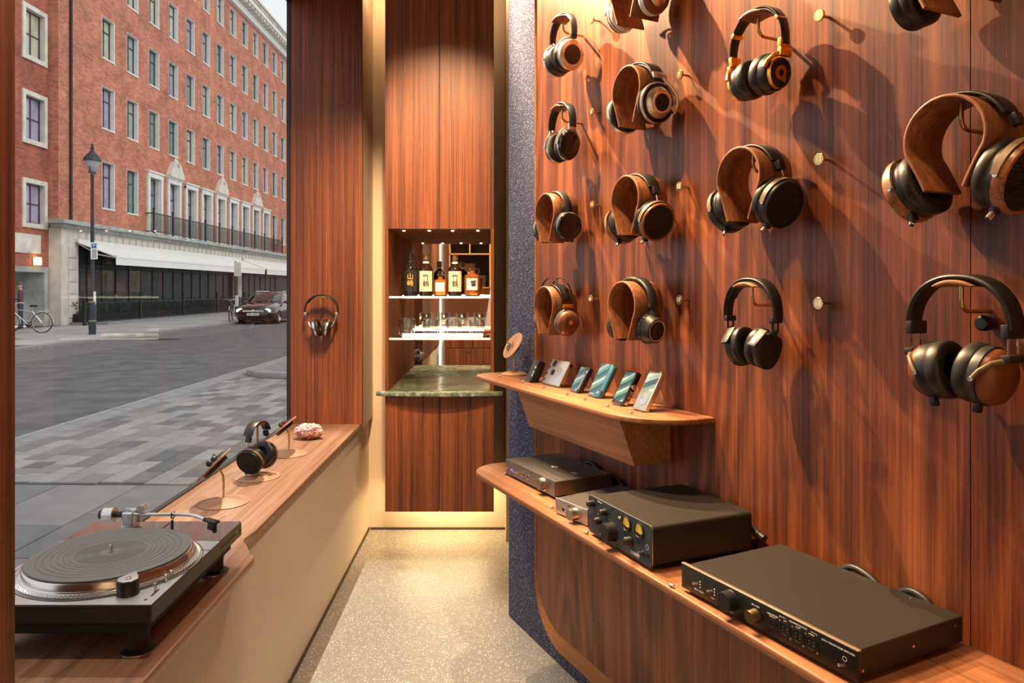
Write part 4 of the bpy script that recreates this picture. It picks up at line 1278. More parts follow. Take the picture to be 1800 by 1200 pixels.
ls_ = empty('amplifier_shelf', W(0, 0, ZL), RW, 'long lower walnut shelf carrying the four headphone amplifiers', 'shelf')
SD = 0.340
o_ = [(0.6, 0.0), (-2.425, 0.0)] + [(-2.425 + 0.12 - 0.12 * math.cos(a * PI / 20), -SD + 0.13 - 0.13 * math.sin(a * PI / 20)) for a in range(11)] + [(0.6, -SD)]
MB().prism(o_, -0.018, 0.0, bev=0.004, bseg=3).build('board', M['shelf_wood'], ls_, smooth=35)
for (px, py) in ((889, 834), (971, 893), (1031, 938), (1181, 1032)):
    u, off = wall_px(px, py, ZL)
    share('peg', peg_me, ls_, (u, -off, 0.0), (0, 0, 0.2))

# ---------------------------------------------------------------- amplifiers
M['amp_grey'] = pmat('grey_anodised', (0.22, 0.21, 0.205), 0.40, 0.85, bump=0.06, bscale=900)
M['amp_brown'] = pmat('black_powder_coat', (0.019, 0.016, 0.014), 0.5, 0.2, bump=0.12, bscale=900)
M['amp_face_blue'] = pmat('blue_black_face', (0.030, 0.046, 0.060), 0.36, 0.2, bump=0.05, bscale=600)
M['amp_silver'] = pmat('silver_anodised', (0.58, 0.55, 0.52), 0.36, 0.9, bump=0.05, bscale=800)
M['hole'] = pmat('socket_black', (0.004, 0.004, 0.004), 0.5)
M['blue_led'] = pmat('blue_led', (0.1, 0.1, 0.9), 0.4, emit=(0.12, 0.12, 1.0), estr=3.0)
M['meter_face'] = pmat('amber_meter', (0.75, 0.46, 0.06), 0.5, emit=(0.8, 0.42, 0.04), estr=0.25)
def amp_root(name, fl, fr_, label, z=ZL):
    """front bottom corners (left, right) given as pixels on the shelf top; returns root + width"""
    a = wall_px(*fl, z); b = wall_px(*fr_, z)
    A = W(a[0], a[1], z); B = W(b[0], b[1], z)
    v = B - A
    t = empty(name, A, math.atan2(v.y, v.x), label, 'amplifier', 'headphone amplifiers on the lower shelf')
    return t, v.length
def knob(parent, x, z, r, ln, mat_, nm='knob', y0=0.0, mark=True):
    k = MB().lathe([(0, y0), (r * 1.04, y0), (r * 1.04, y0 - 0.002), (r, y0 - 0.003), (r * 0.96, y0 - ln + 0.001), (r * 0.90, y0 - ln), (0, y0 - ln)], 28, T(x, 0, z), 'y').build(nm, mat_, parent)
    return k
def hole(parent, x, z, r, y0=0.0, ring=None, nm='socket'):
    h = MB().lathe([(r * 1.35, y0), (r * 1.35, y0 - 0.0014), (r, y0 - 0.0016), (r * 0.95, y0 + 0.0)], 20, T(x, 0, z), 'y').build(nm, ring or M['dark_metal'], parent)
    MB().lathe([(r, y0 - 0.0007), (0, y0 - 0.0007)], 20, T(x, 0, z), 'y').build('socket_hole', M['hole'], h)
    return h
def ftext(parent, s, size, x, z, y=-0.0004, mat_=None):
    return text_part(s, size, mat_ or M['white_print'], parent, T(x, y, z) @ RX(90))
def feet(parent, w, d, h, mat_=None, r=0.010):
    for x in (0.03, w - 0.03):
        for y in (0.03, d - 0.03):
            MB().cyl((x, y, 0), (x, y, h), r, seg=14).build('foot', mat_ or M['black'], parent)

# 1: slim grey amp
t, w = amp_root('headphone_amplifier', (889, 834), (974.5, 878), 'slim grey amplifier with white logo on its lid, farthest along the shelf')
dp = 0.215
MB().bx(0, w, 0.003, dp, 0.008, 0.056, 0.002, 1).build('case', M['amp_grey'], t, smooth=20)
fp = MB().bx(-0.001, w + 0.001, 0, 0.0029, 0.007, 0.057, 0.001, 1).build('front_panel', M['amp_grey'], t, smooth=20)
feet(t, w, dp, 0.008)
knob(fp, w * 0.80, 0.034, 0.019, 0.020, M['amp_grey'])
MB().lathe([(0.0235, 0), (0.0235, -0.0012), (0.020, -0.0014)], 28, T(w * 0.80, 0, 0.034), 'y').build('silver_ring', M['silver'], fp)
for xx, rr in ((0.38, 0.0065), (0.49, 0.0065), (0.565, 0.004)): hole(fp, w * xx, 0.030, rr, ring=M['silver'])
MB().cyl((w * 0.60, 0, 0.030), (w * 0.60, -0.008, 0.031), 0.0022, seg=8).build('toggle', M['silver'], fp)
for xx in (0.05, 0.27): MB().cyl((w * xx, 0, 0.026), (w * xx, -0.004, 0.026), 0.004, seg=12).build('button', M['silver'], fp)
for xx in (0.12, 0.15): MB().cyl((w * xx, 0, 0.027), (w * xx, -0.0012, 0.027), 0.0022, seg=8).build('indicator', M['blue_led'], fp)
for xx in (0.18, 0.21, 0.24): MB().cyl((w * xx, 0, 0.024), (w * xx, -0.0012, 0.024), 0.0016, seg=8).build('indicator', M['white_print'], fp)
ld = MB().lathe([(0.011, 0.0562), (0.008, 0.0562)], 24, T(w * 0.52, dp * 0.45, 0)).build('logo_ring', M['white_print'], t, smooth=0)
if True:
    pass
text_part('pro', 0.018, M['white_print'], t, T(w * 0.82, dp * 0.52, 0.0563), bold=0.0008)
for (xx, yy) in ((0.04, 0.06), (0.96, 0.06), (0.04, 0.94), (0.96, 0.94), (0.5, 0.06), (0.5, 0.94)):
    MB().cyl((w * xx, dp * yy, 0.0555), (w * xx, dp * yy, 0.0568), 0.003, seg=10).build('lid_screw', M['chrome'], t)
T1, W1 = t, w

# 2: small silver amp
t, w = amp_root('headphone_amplifier', (976, 902), (1032, 926), 'small silver amplifier with one large volume knob')
dp = 0.25
MB().bx(0.002, w - 0.002, 0.004, dp, 0.004, 0.046, 0.002, 1).build('case', pmat('brown_grey_lid', (0.11, 0.10, 0.095), 0.45, 0.6), t, smooth=20)
fp = MB().bx(0, w, 0, 0.0039, 0.003, 0.047, 0.001, 1).build('front_panel', M['amp_silver'], t, smooth=20)
feet(t, w, dp, 0.004)
knob(fp, w * 0.66, 0.024, 0.0165, 0.024, M['silver'])
hole(fp, w * 0.27, 0.021, 0.0055, ring=M['silver'])
MB().cyl((w * 0.38, 0, 0.021), (w * 0.38, -0.0012, 0.021), 0.0018, seg=8).build('indicator', M['blue_led'], fp)
ftext(fp, 'audio', 0.006, w * 0.45, 0.037, mat_=M['hole'])
g = MB()
for k in range(5): g.bx(0.010 , 0.012 , 0.04 + k * 0.036, 0.062 + k * 0.036, 0.0455, 0.0464)
g.build('lid_slots', M['silver'], t, smooth=0)
for z_ in (0.010, 0.040): MB().cyl((w - 0.001, 0.010, z_), (w + 0.001, 0.010, z_), 0.0022, seg=8).build('side_screw', M['dark_metal'], t)

# 3: tall black amp with two amber meters
t, w = amp_root('headphone_amplifier', (1035, 938), (1145, 1006), 'tall black amplifier with two round amber meters')
dp = 0.295
MB().prism(rrect(0, w, 0.010, 0.104, 0.010), 0.004, dp, axis='y').build('case', M['amp_brown'], t, smooth=40)
fp = MB().prism(rrect(-0.001, w + 0.001, 0.009, 0.105, 0.010), 0.0, 0.0039, axis='y').build('front_panel', M['amp_face_blue'], t, smooth=40)
feet(t, w, dp, 0.012, None, 0.012)
MB().prism(rrect(-0.0016, w + 0.0016, 0.0084, 0.1056, 0.0106), 0.0012, 0.0036, axis='y').build('front_rim', pmat('pale_steel_rim', (0.42, 0.46, 0.50), 0.35, 0.8), t, smooth=40)
for (xx, zz, r_, l_) in ((0.085, 0.088, 0.0085, 0.018), (0.30, 0.082, 0.0085, 0.016), (0.20, 0.052, 0.0095, 0.016), (0.70, 0.046, 0.0105, 0.018)):
    k = knob(fp, w * xx, zz, r_, l_, M['dark_metal'])
    MB().bx(w * xx - 0.0006, w * xx + 0.0006, -l_ - 0.0005, -l_ + 0.0005, zz + r_ * 0.3, zz + r_ * 0.9).build('knob_mark', M['white_print'], k, smooth=0)
k = knob(fp, w * 0.415, 0.043, 0.0235, 0.026, M['dark_metal'], 'volume_knob')
MB().cyl((w * 0.415 - 0.016, -0.0262, 0.043 - 0.008), (w * 0.415 - 0.016, -0.0256, 0.043 - 0.008), 0.0015, seg=8).build('knob_mark', M['white_print'], k)
for xx in (0.645, 0.835):
    mt_ = MB().lathe([(0.0185, 0), (0.0185, -0.004), (0.0165, -0.0045), (0.0155, -0.001)], 32, T(w * xx, 0, 0.082), 'y').build('meter', M['black'], fp)
    n = 20; V = [(w * xx, -0.0012, 0.074)]; F = []
    for i in range(n + 1):
        an = math.radians(-20 + 220 * i / n)
        V.append((w * xx + 0.0155 * math.cos(an), -0.0012, 0.082 + 0.0155 * math.sin(an)))
    for i in range(n): F.append((0, i + 1, i + 2))
    MB().add(V, F).build('dial', M['meter_face'], mt_, smooth=0)
    MB().lathe([(0.0155, -0.0008), (0, -0.0008)], 24, T(w * xx, 0, 0.082), 'y').build('dial_back', M['black'], mt_)
    MB().box((0, 0, 0.010), (0.0007, 0.0004, 0.020)).build('needle', M['hole'], mt_, m=T(w * xx, -0.0018, 0.072) @ RY(-38))
bd = MB().bx(w * 0.505, w * 0.565, -0.0008, 0, 0.082, 0.096).build('badge', M['black_gloss'], fp, smooth=0)
ftext(bd, 'spl', 0.011, w * 0.535, 0.0885, -0.0012)
ftext(fp, 'Phonitor', 0.0055, w * 0.20, 0.0995)
hole(fp, w * 0.885, 0.030, 0.005)
hole(fp, w * 0.955, 0.034, 0.0045)
MB().cyl((w * 0.855, 0, 0.032), (w * 0.855, -0.008, 0.034), 0.002, seg=8).build('toggle', M['silver'], fp)
MB().lathe([(0.006, -0.0004), (0.005, -0.0004)], 16, T(w * 0.945, 0, 0.053), 'y').build('headphone_symbol', M['white_print'], fp, smooth=0)
for (xx, zz) in ((0.20, 0.068), (0.05, 0.060), (0.16, 0.040)):
    MB().cyl((w * xx, 0, zz), (w * xx, -0.006, zz + 0.001), 0.002, seg=8).build('toggle', M['silver'], fp)
ln_ = MB()
for k in range(3): ln_.bx(w * 0.70, w * 0.83, -0.0004, 0, 0.0225 - k * 0.0028, 0.0233 - k * 0.0028)
for k in range(2): ln_.bx(w * 0.22, w * 0.40, -0.0004, 0, 0.0195 - k * 0.0028, 0.0201 - k * 0.0028)
ln_.build('small_print', M['white_print'], fp, smooth=0)
for k in range(9):
    an = math.radians(215 - 250 * k / 8)
    MB().cyl((w * 0.415 + 0.029 * math.cos(an), 0, 0.043 + 0.029 * math.sin(an)), (w * 0.415 + 0.029 * math.cos(an), -0.0004, 0.043 + 0.029 * math.sin(an)), 0.0008, seg=6).build('scale_dot', M['white_print'], fp)
T3, W3 = t, w

# 4: wide flat black amp in front
t, w = amp_root('headphone_amplifier', (1199, 1038), (1507, 1209), 'wide flat black amplifier with brushed lettered front, nearest on the shelf')
dp = 0.292
MB().bx(0.004, w - 0.004, 0.006, dp, 0.010, 0.057, 0.0015, 1).build('case', M['amp_brown'], t, smooth=20)
M['brushed_black'] = pmat('brushed_black', (0.022, 0.022, 0.023), 0.3, 0.5)
_n = M['brushed_black'].node_tree; _b = _n.nodes['Principled BSDF']
_t = _n.nodes.new('ShaderNodeTexCoord'); _m = _n.nodes.new('ShaderNodeMapping'); _m.inputs['Scale'].default_value = (18, 400, 1400); _z = _n.nodes.new('ShaderNodeTexNoise'); _z.inputs['Scale'].default_value = 1.0
_bp = _n.nodes.new('ShaderNodeBump'); _bp.inputs['Strength'].default_value = 0.35; _bp.inputs['Distance'].default_value = 0.0006
_n.links.new(_t.outputs['Object'], _m.inputs['Vector']); _n.links.new(_m.outputs['Vector'], _z.inputs['Vector']); _n.links.new(_z.outputs['Fac'], _bp.inputs['Height']); _n.links.new(_bp.outputs['Normal'], _b.inputs['Normal'])
fp = MB().bx(-0.002, w + 0.002, 0.0, 0.0075, 0.008, 0.059, 0.0012, 2).build('front_panel', M['brushed_black'], t, smooth=30)
feet(t, w, dp, 0.010, None, 0.014)
MB().bx(-0.002, w + 0.002, -0.0004, 0.0088, 0.0586, 0.0612, 0.0012, 2).build('top_edge', pmat('bronze_edge', (0.50, 0.42, 0.33), 0.35, 0.8), t, smooth=30)
knob(fp, w * 0.34, 0.036, 0.0195, 0.022, M['dark_metal'], 'volume_knob')
knob(fp, w * 0.49, 0.031, 0.0125, 0.018, pmat('bronze_knob', (0.16, 0.115, 0.06), 0.35, 0.9), 'balance_knob')
for xx in (0.115, 0.215):
    MB().cyl((w * xx, 0, 0.034), (w * xx - 0.004, -0.010, 0.034), 0.002, 0.0026, seg=10).build('toggle', M['silver'], fp)
    for q in range(3): MB().cyl((w * xx + 0.007, 0, 0.040 - q * 0.006), (w * xx + 0.007, -0.0008, 0.040 - q * 0.006), 0.0016, seg=8).build('indicator', M['white_print'], fp)
hole(fp, w * 0.585, 0.032, 0.006, ring=M['dark_metal'])
for xx in (0.655, 0.722, 0.79):
    h_ = MB().lathe([(0.0125, 0), (0.0125, -0.0016), (0.0105, -0.0018), (0.010, -0.0004)], 24, T(w * xx, 0, 0.034), 'y').build('balanced_socket', M['dark_metal'], fp)
    MB().lathe([(0.0102, -0.0004), (0, -0.0004)], 24, T(w * xx, 0, 0.034), 'y').build('socket_hole', M['hole'], h_)
    for an in (30, 150, 210, 330):
        MB().cyl((w * xx + 0.0055 * math.cos(math.radians(an)), -0.0004, 0.034 + 0.0055 * math.sin(math.radians(an))), (w * xx + 0.0055 * math.cos(math.radians(an)), -0.0016, 0.034 + 0.0055 * math.sin(math.radians(an))), 0.0013, seg=8).build('contact', M['brass'], h_)
    for q in (-1, 1): MB().cyl((w * xx + q * 0.012, 0, 0.034 + q * -0.012), (w * xx + q * 0.012, -0.001, 0.034 + q * -0.012), 0.0022, seg=8).build('panel_screw', M['silver'], fp)
ftext(fp, 'INPUT SELECT', 0.0042, w * 0.125, 0.0195)
ftext(fp, 'GAIN', 0.0042, w * 0.22, 0.0195)
ftext(fp, 'LEVEL', 0.0042, w * 0.345, 0.0125)
ftext(fp, 'BALANCE', 0.0042, w * 0.49, 0.049)
ftext(fp, 'UNBALANCED\nOUTPUT', 0.0038, w * 0.585, 0.046)
ftext(fp, 'BALANCED OUTPUTS', 0.0038, w * 0.722, 0.0535)
br = MB()
br.bx(w * 0.625, w * 0.66, -0.0004, 0, 0.0533, 0.0537).bx(w * 0.785, w * 0.815, -0.0004, 0, 0.0533, 0.0537).bx(w * 0.624, w * 0.6255, -0.0004, 0, 0.0505, 0.0537).bx(w * 0.8145, w * 0.816, -0.0004, 0, 0.0505, 0.0537)
br.build('bracket_print', M['white_print'], fp, smooth=0)
for s_, xx in (('LEFT', 0.655), ('RIGHT', 0.722), ('STEREO', 0.79)): ftext(fp, s_, 0.0034, w * xx, 0.0487)
ftext(fp, 'BHA-1 HEADPHONE AMPLIFIER', 0.0046, w * 0.915, 0.0505)
MB().lathe([(0.0042, -0.0004), (0.0034, -0.0004)], 16, T(w * 0.945, 0, 0.037), 'y').build('power_symbol', M['white_print'], fp, smooth=0)
MB().cyl((w * 0.945, 0, 0.026), (w * 0.945 - 0.004, -0.010, 0.027), 0.002, 0.0026, seg=10).build('power_toggle', M['silver'], fp)
MB().cyl((w * 0.905, 0, 0.026), (w * 0.905, -0.001, 0.026), 0.002, seg=8).build('indicator', M['dark_metal'], fp)
for (yy, zz) in ((0.018, 0.022), (0.15, 0.033), (0.268, 0.044)): MB().cyl((w - 0.0045, yy, zz), (w - 0.003, yy, zz), 0.0028, seg=8).build('side_screw', M['silver'], t)
for (xx, yy) in ((0.22, 0.95), (0.78, 0.95)): MB().cyl((w * xx, dp * yy, 0.0568), (w * xx, dp * yy, 0.0578), 0.003, seg=8).build('lid_screw', M['silver'], t)
T4, W4 = t, w

# cables behind the amplifiers
def cable(pts, r, label, mat_=None):
    P = [Vector(p) for p in pts]
    Q = []
    for i in range(len(P) - 1):
        p0 = P[max(i - 1, 0)]; p1 = P[i]; p2 = P[i + 1]; p3 = P[min(i + 2, len(P) - 1)]
        for k in range(6):
            s = k / 6
            Q.append(0.5 * ((2 * p1) + (p2 - p0) * s + (2 * p0 - 5 * p1 + 4 * p2 - p3) * s * s + (3 * p1 - p0 - 3 * p2 + p3) * s ** 3))
    Q.append(P[-1])
    o = MB().tube(Q, r, 8).build('cable', mat_ or M['black'], smooth=60)
    return tag(o, label, 'cable')
cable([W(-2.13, 0.033, 0.785), W(-2.10, 0.018, 0.805), W(-2.05, 0.016, 0.80), W(-2.0, 0.018, 0.775), W(-1.94, 0.016, 0.766)], 0.006, 'black cable arching behind the slim grey amplifier')
cable([W(-1.99, 0.026, 0.782), W(-1.93, 0.016, 0.79), W(-1.88, 0.018, 0.772), W(-1.80, 0.02, 0.762)], 0.006, 'black cable dropping behind the small silver amplifier')
cable([W(-1.375, 0.018, 0.80), W(-1.34, 0.016, 0.805), W(-1.30, 0.017, 0.795)], 0.010, 'black plug and lead behind the tall black amplifier')
cable([W(-1.09, 0.022, 0.79), W(-1.06, 0.015, 0.812), W(-1.02, 0.015, 0.808), W(-0.985, 0.017, 0.79)], 0.008, 'thick black lead behind the wide flat amplifier, left one')
cable([W(-0.965, 0.022, 0.79), W(-0.93, 0.015, 0.812), W(-0.895, 0.015, 0.806), W(-0.875, 0.017, 0.785)], 0.008, 'thick black lead behind the wide flat amplifier, right one')

# ---------------------------------------------------------------- music players on clear stands
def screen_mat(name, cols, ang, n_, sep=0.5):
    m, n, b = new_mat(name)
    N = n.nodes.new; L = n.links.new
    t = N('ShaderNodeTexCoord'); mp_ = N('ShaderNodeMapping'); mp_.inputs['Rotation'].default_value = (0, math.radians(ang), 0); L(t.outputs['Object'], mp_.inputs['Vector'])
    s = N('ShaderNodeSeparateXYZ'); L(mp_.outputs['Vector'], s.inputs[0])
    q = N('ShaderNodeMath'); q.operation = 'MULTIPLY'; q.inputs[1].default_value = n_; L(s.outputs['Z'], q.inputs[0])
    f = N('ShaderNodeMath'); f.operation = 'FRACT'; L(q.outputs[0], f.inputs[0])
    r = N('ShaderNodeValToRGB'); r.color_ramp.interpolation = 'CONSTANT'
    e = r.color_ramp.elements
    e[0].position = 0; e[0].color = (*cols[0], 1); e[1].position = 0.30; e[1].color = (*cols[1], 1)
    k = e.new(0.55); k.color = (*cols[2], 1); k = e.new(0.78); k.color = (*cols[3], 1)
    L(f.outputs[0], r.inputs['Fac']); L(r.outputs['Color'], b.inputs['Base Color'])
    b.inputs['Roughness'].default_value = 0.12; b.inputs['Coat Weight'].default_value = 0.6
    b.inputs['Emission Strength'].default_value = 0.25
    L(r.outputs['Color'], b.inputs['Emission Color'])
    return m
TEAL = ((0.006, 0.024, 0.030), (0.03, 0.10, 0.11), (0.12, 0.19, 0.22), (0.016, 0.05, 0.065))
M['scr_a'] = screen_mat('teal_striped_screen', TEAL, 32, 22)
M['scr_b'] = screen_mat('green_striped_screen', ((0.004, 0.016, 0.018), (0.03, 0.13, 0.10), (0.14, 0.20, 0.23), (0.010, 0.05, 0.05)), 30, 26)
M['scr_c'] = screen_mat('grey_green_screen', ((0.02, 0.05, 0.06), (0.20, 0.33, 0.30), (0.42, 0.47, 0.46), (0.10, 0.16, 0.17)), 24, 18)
M['teal_metal'] = pmat('teal_anodised', (0.08, 0.24, 0.32), 0.28, 0.8)
M['navy_leather'] = pmat('blue_black_leather', (0.030, 0.042, 0.052), 0.5, bump=0.3, bscale=500)
def player(bl, L_, w_, th, label, build, lean=30):
    u, off = wall_px(bl[0], bl[1] + 2, ZU)
    base = W(u, off, ZU + 0.004)
    st = empty('acrylic_stand', W(u, off, ZU), RW, 'clear acrylic stand under the ' + label[1], 'stand', 'clear acrylic player stands')
    c_, s_ = math.cos(math.radians(lean)), math.sin(math.radians(lean))
    # stand: bent strip: lip, tray, back rest, leg
    def strip(x0, x1):
        g = MB()
        P = [(-0.004, 0.010), (-0.004, 0.0008), (th / c_ + 0.006, 0.0008)]
        P2 = [(th / c_ + 0.002, 0.0008), (th / c_ + 0.002 + 0.62 * L_ * s_, 0.0008 + 0.62 * L_ * c_), (th / c_ + 0.002 + 0.62 * L_ * s_ + 0.022, 0.0008)]
        for Q in (P, P2):
            V = []; F = []
            for i in range(len(Q) - 1):
                a = Vector(Q[i]); b = Vector(Q[i + 1]); d = (b - a).normalized(); nn2 = Vector((-d.y, d.x)) * 0.0008
                k = len(V)
                for p_ in (a - nn2, b - nn2, b + nn2, a + nn2):
                    V += [(x0, p_.x, p_.y), (x1, p_.x, p_.y)]
                F += [(k, k + 2, k + 3, k + 1), (k + 2, k + 4, k + 5, k + 3), (k + 4, k + 6, k + 7, k + 5), (k + 6, k, k + 1, k + 7), (k, k + 6, k + 4, k + 2), (k + 1, k + 3, k + 5, k + 7)]
            g.add(V, F)
        return g
    strip(w_ * 0.12, w_ * 0.92).build('bent_strip', M['acrylic'], st, smooth=0)
    t = empty('music_player', base, RW, label[0], 'music player', 'music players on the upper shelf')
    # children live in a tilted frame: x across, z up the face, y into the body
    build(t, RX(-lean) , L_, w_, th)
    return t
def pl_body(t, m, L_, w_, th, mat_, bev=0.003, nm='body'):
    o = MB().bx(0, w_, 0, th, 0, L_, bev, 2).build(nm, mat_, t, smooth=40)
    o.matrix_local = m
    return o
def scr(par, x0, x1, z0, z1, mat_, nm='screen', y=-0.0004):
    return MB().bx(x0, x1, y, 0.0, z0, z1).build(nm, mat_, par, smooth=0)
def ring_(par, x, z, r, mat_, nm='dial', r2=0.6, y=-0.001):
    k = MB().lathe([(r, 0), (r, y), (r * r2, y * 1.2), (r * r2 * 0.9, y * 0.5), (0, y * 0.5)], 28, T(x, 0, z), 'y').build(nm, mat_, par)
    return k
def p1(t, m, L_, w_, th):
    b = pl_body(t, m, L_, w_, th, M['black'], 0.002)
    scr(b, 0.003, w_ * 0.58, 0.003, L_ - 0.003, M['navy_leather'], 'leather_panel')
    for z_ in (0.30, 0.44, 0.66): ring_(b, w_ * 0.78, L_ * z_, 0.0065, M['silver'], 'dial')
def p2(t, m, L_, w_, th):
    b = pl_body(t, m, L_, w_, th, M['amp_silver'], 0.003)
    ring_(b, w_ * 0.62, L_ * 0.52, 0.021, M['silver'], 'dial', 0.45)
    ring_(b, w_ * 0.36, L_ * 0.48, 0.012, M['black_gloss'], 'lens', 0.8)
    ring_(b, w_ * 0.22, L_ * 0.84, 0.013, M['dark_metal'], 'lens', 0.8)
    for z_ in (0.12, 0.36, 0.62): scr(b, w_ * 0.02, w_ * 0.10, L_ * z_, L_ * (z_ + 0.09), M['dark_metal'], 'port')
    sd_ = MB()
    for z_, r_ in ((0.22, 0.004), (0.42, 0.005), (0.58, 0.003), (0.72, 0.005)):
        MB().cyl((w_ - 0.0004, th * 0.5, L_ * z_), (w_ + 0.0008, th * 0.5, L_ * z_), r_, seg=14).build('side_socket', M['brass'], b)
    MB().bx(w_ - 0.0002, w_ + 0.0006, th * 0.25, th * 0.75, L_ * 0.83, L_ * 0.92).build('side_port', M['hole'], b, smooth=0)
    MB().bx(w_ - 0.0002, w_ + 0.0006, th * 0.25, th * 0.75, L_ * 0.05, L_ * 0.13).build('side_port', M['hole'], b, smooth=0)
def p3(t, m, L_, w_, th):
    b = pl_body(t, m, L_, w_, th, M['dark_metal'])
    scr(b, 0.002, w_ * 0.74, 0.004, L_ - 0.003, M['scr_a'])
    MB().bx(w_ * 0.78, w_ * 0.90, -0.0012, 0, L_ * 0.12, L_ * 0.72).build('side_strip', M['silver'], b, smooth=0)
    ring_(b, w_ * 0.88, L_ * 0.82, 0.006, M['chrome'], 'wheel')
def p4(t, m, L_, w_, th):
    b = pl_body(t, m, L_, w_, th, M['teal_metal'], 0.006)
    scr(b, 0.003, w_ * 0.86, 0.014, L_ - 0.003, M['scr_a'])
    scr(b, w_ * 0.18, w_ * 0.55, 0.005, 0.012, M['silver'], 'button')
    MB().cyl((w_ - 0.002, th * 0.5, L_ * 0.2), (w_ - 0.002, th * 0.5, L_ * 0.96), th * 0.42, seg=18, bev=0.002).build('rounded_side', M['teal_metal'], b)
def p5(t, m, L_, w_, th):
    b = pl_body(t, m, L_, w_, th, M['black_gloss'], 0.002)
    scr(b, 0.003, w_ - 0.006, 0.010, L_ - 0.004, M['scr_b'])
    MB().cyl((w_ + 0.0, th * 0.5, L_ * 0.58), (w_ + 0.006, th * 0.5, L_ * 0.58), 0.008, seg=18, bev=0.001).build('volume_wheel', M['chrome'], b)
    MB().bx(w_, w_ + 0.002, th * 0.2, th * 0.8, L_ * 0.05, L_ * 0.45).build('side_plate', M['chrome'], b, smooth=0)
def p6(t, m, L_, w_, th):
    b = pl_body(t, m, L_, w_, th, M['amp_silver'], 0.003)
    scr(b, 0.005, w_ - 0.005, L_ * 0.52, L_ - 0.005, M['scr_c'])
    scr(b, 0.005, w_ - 0.005, 0.005, L_ * 0.51, pmat('pale_blue_panel', (0.14, 0.19, 0.21), 0.3), 'lower_panel')
    k = ring_(b, w_ * 0.5, L_ * 0.28, 0.020, M['silver'], 'click_wheel', 0.45, -0.0012)
    MB().cyl((w_ * 0.8, th * 0.5, L_), (w_ * 0.8, th * 0.5, L_ + 0.006), 0.006, seg=16, bev=0.001).build('top_knob', M['brass'], b)
    MB().lathe([(0.007, -0.002), (0.009, 0), (0.007, 0.002), (0.0055, 0)], 18, T(w_ * 0.55, th * 0.5, L_ + 0.002), 'y', closed=True).build('strap_ring', M['brass'], b)
player((923, 668), 0.086, 0.046, 0.030, ('small black player with a leather panel and three silver dials', 'small black three-dial player'), p1, 26)
player((951.5, 672), 0.098, 0.125, 0.020, ('wide white-silver player with round dial and side sockets', 'wide white-silver player'), p2)
player((1001, 686), 0.092, 0.056, 0.017, ('slim dark player with teal striped screen between the wide silver and teal players', 'slim dark player with the teal striped screen'), p3)
player((1031, 694), 0.118, 0.066, 0.022, ('tall teal metal player with rounded side and striped screen', 'tall teal metal player'), p4)
player((1074, 707.5), 0.110, 0.058, 0.018, ('glossy black player with green striped screen and side wheel', 'glossy black player'), p5)
player((1111, 717.5), 0.120, 0.060, 0.015, ('silver player with a round click wheel, nearest on the upper shelf', 'silver click-wheel player'), p6)

# ---------------------------------------------------------------- earphone stand (turned disc on a brass stem)
def earphone(parent_loc_m, label, mat_, group='in-ear earphones clipped to the walnut discs'):
    pass
def disc_stand(name, base, az, tilt, bd, dd, hgt, label, reach=0.0):
    """az: direction (deg) the disc faces; tilt: how far its normal is raised (deg)"""
    t = empty(name, base, math.radians(az), label, 'stand')
    MB().lathe([(0, 0.019), (0.006, 0.019), (bd * 0.22, 0.0145), (bd * 0.40, 0.0075), (bd * 0.5, 0.0028), (bd * 0.5, 0.0006), (bd * 0.49, 0.0), (0, 0.0)], 40).build('base', M['disc_wood'], t, smooth=50)
    # local +x = facing direction
    nx, nz = math.cos(math.radians(tilt)), math.sin(math.radians(tilt))
    C_ = Vector((reach, 0, hgt))
    back = C_ - Vector((nx, 0, nz)) * 0.018
    pts = [(0, 0, 0.012), (0, 0, hgt * 0.55)]
    p1_ = Vector((0, 0, hgt * 0.72)); 
    for k in range(1, 6):
        s = k / 5
        a = Vector((0, 0, hgt * 0.55)); 
        pts.append(tuple(a * (1 - s) ** 2 + Vector((0, 0, back.z - 0.008)) * 2 * s * (1 - s) + back * s * s))
    MB().tube(pts, 0.0036, 10).build('stem', M['brass_rod'], t, smooth=60)
    R = Matrix.Translation(C_) @ RY(90 - tilt)
    d = MB().lathe([(0, 0.0), (dd * 0.5 - 0.001, 0.0), (dd * 0.5, 0.001), (dd * 0.5, 0.0055), (dd * 0.5 - 0.001, 0.0065), (0, 0.0065)], 40).build('disc', M['disc_wood'], t, smooth=40)
    d.matrix_local = R
    bp_ = MB().lathe([(0, -0.014), (dd * 0.30, -0.014), (dd * 0.32, -0.012), (dd * 0.32, -0.0006), (0, -0.0006)], 28).build('backing_plate', M['black'], t, smooth=40)
    bp_.matrix_local = R
    return t, R
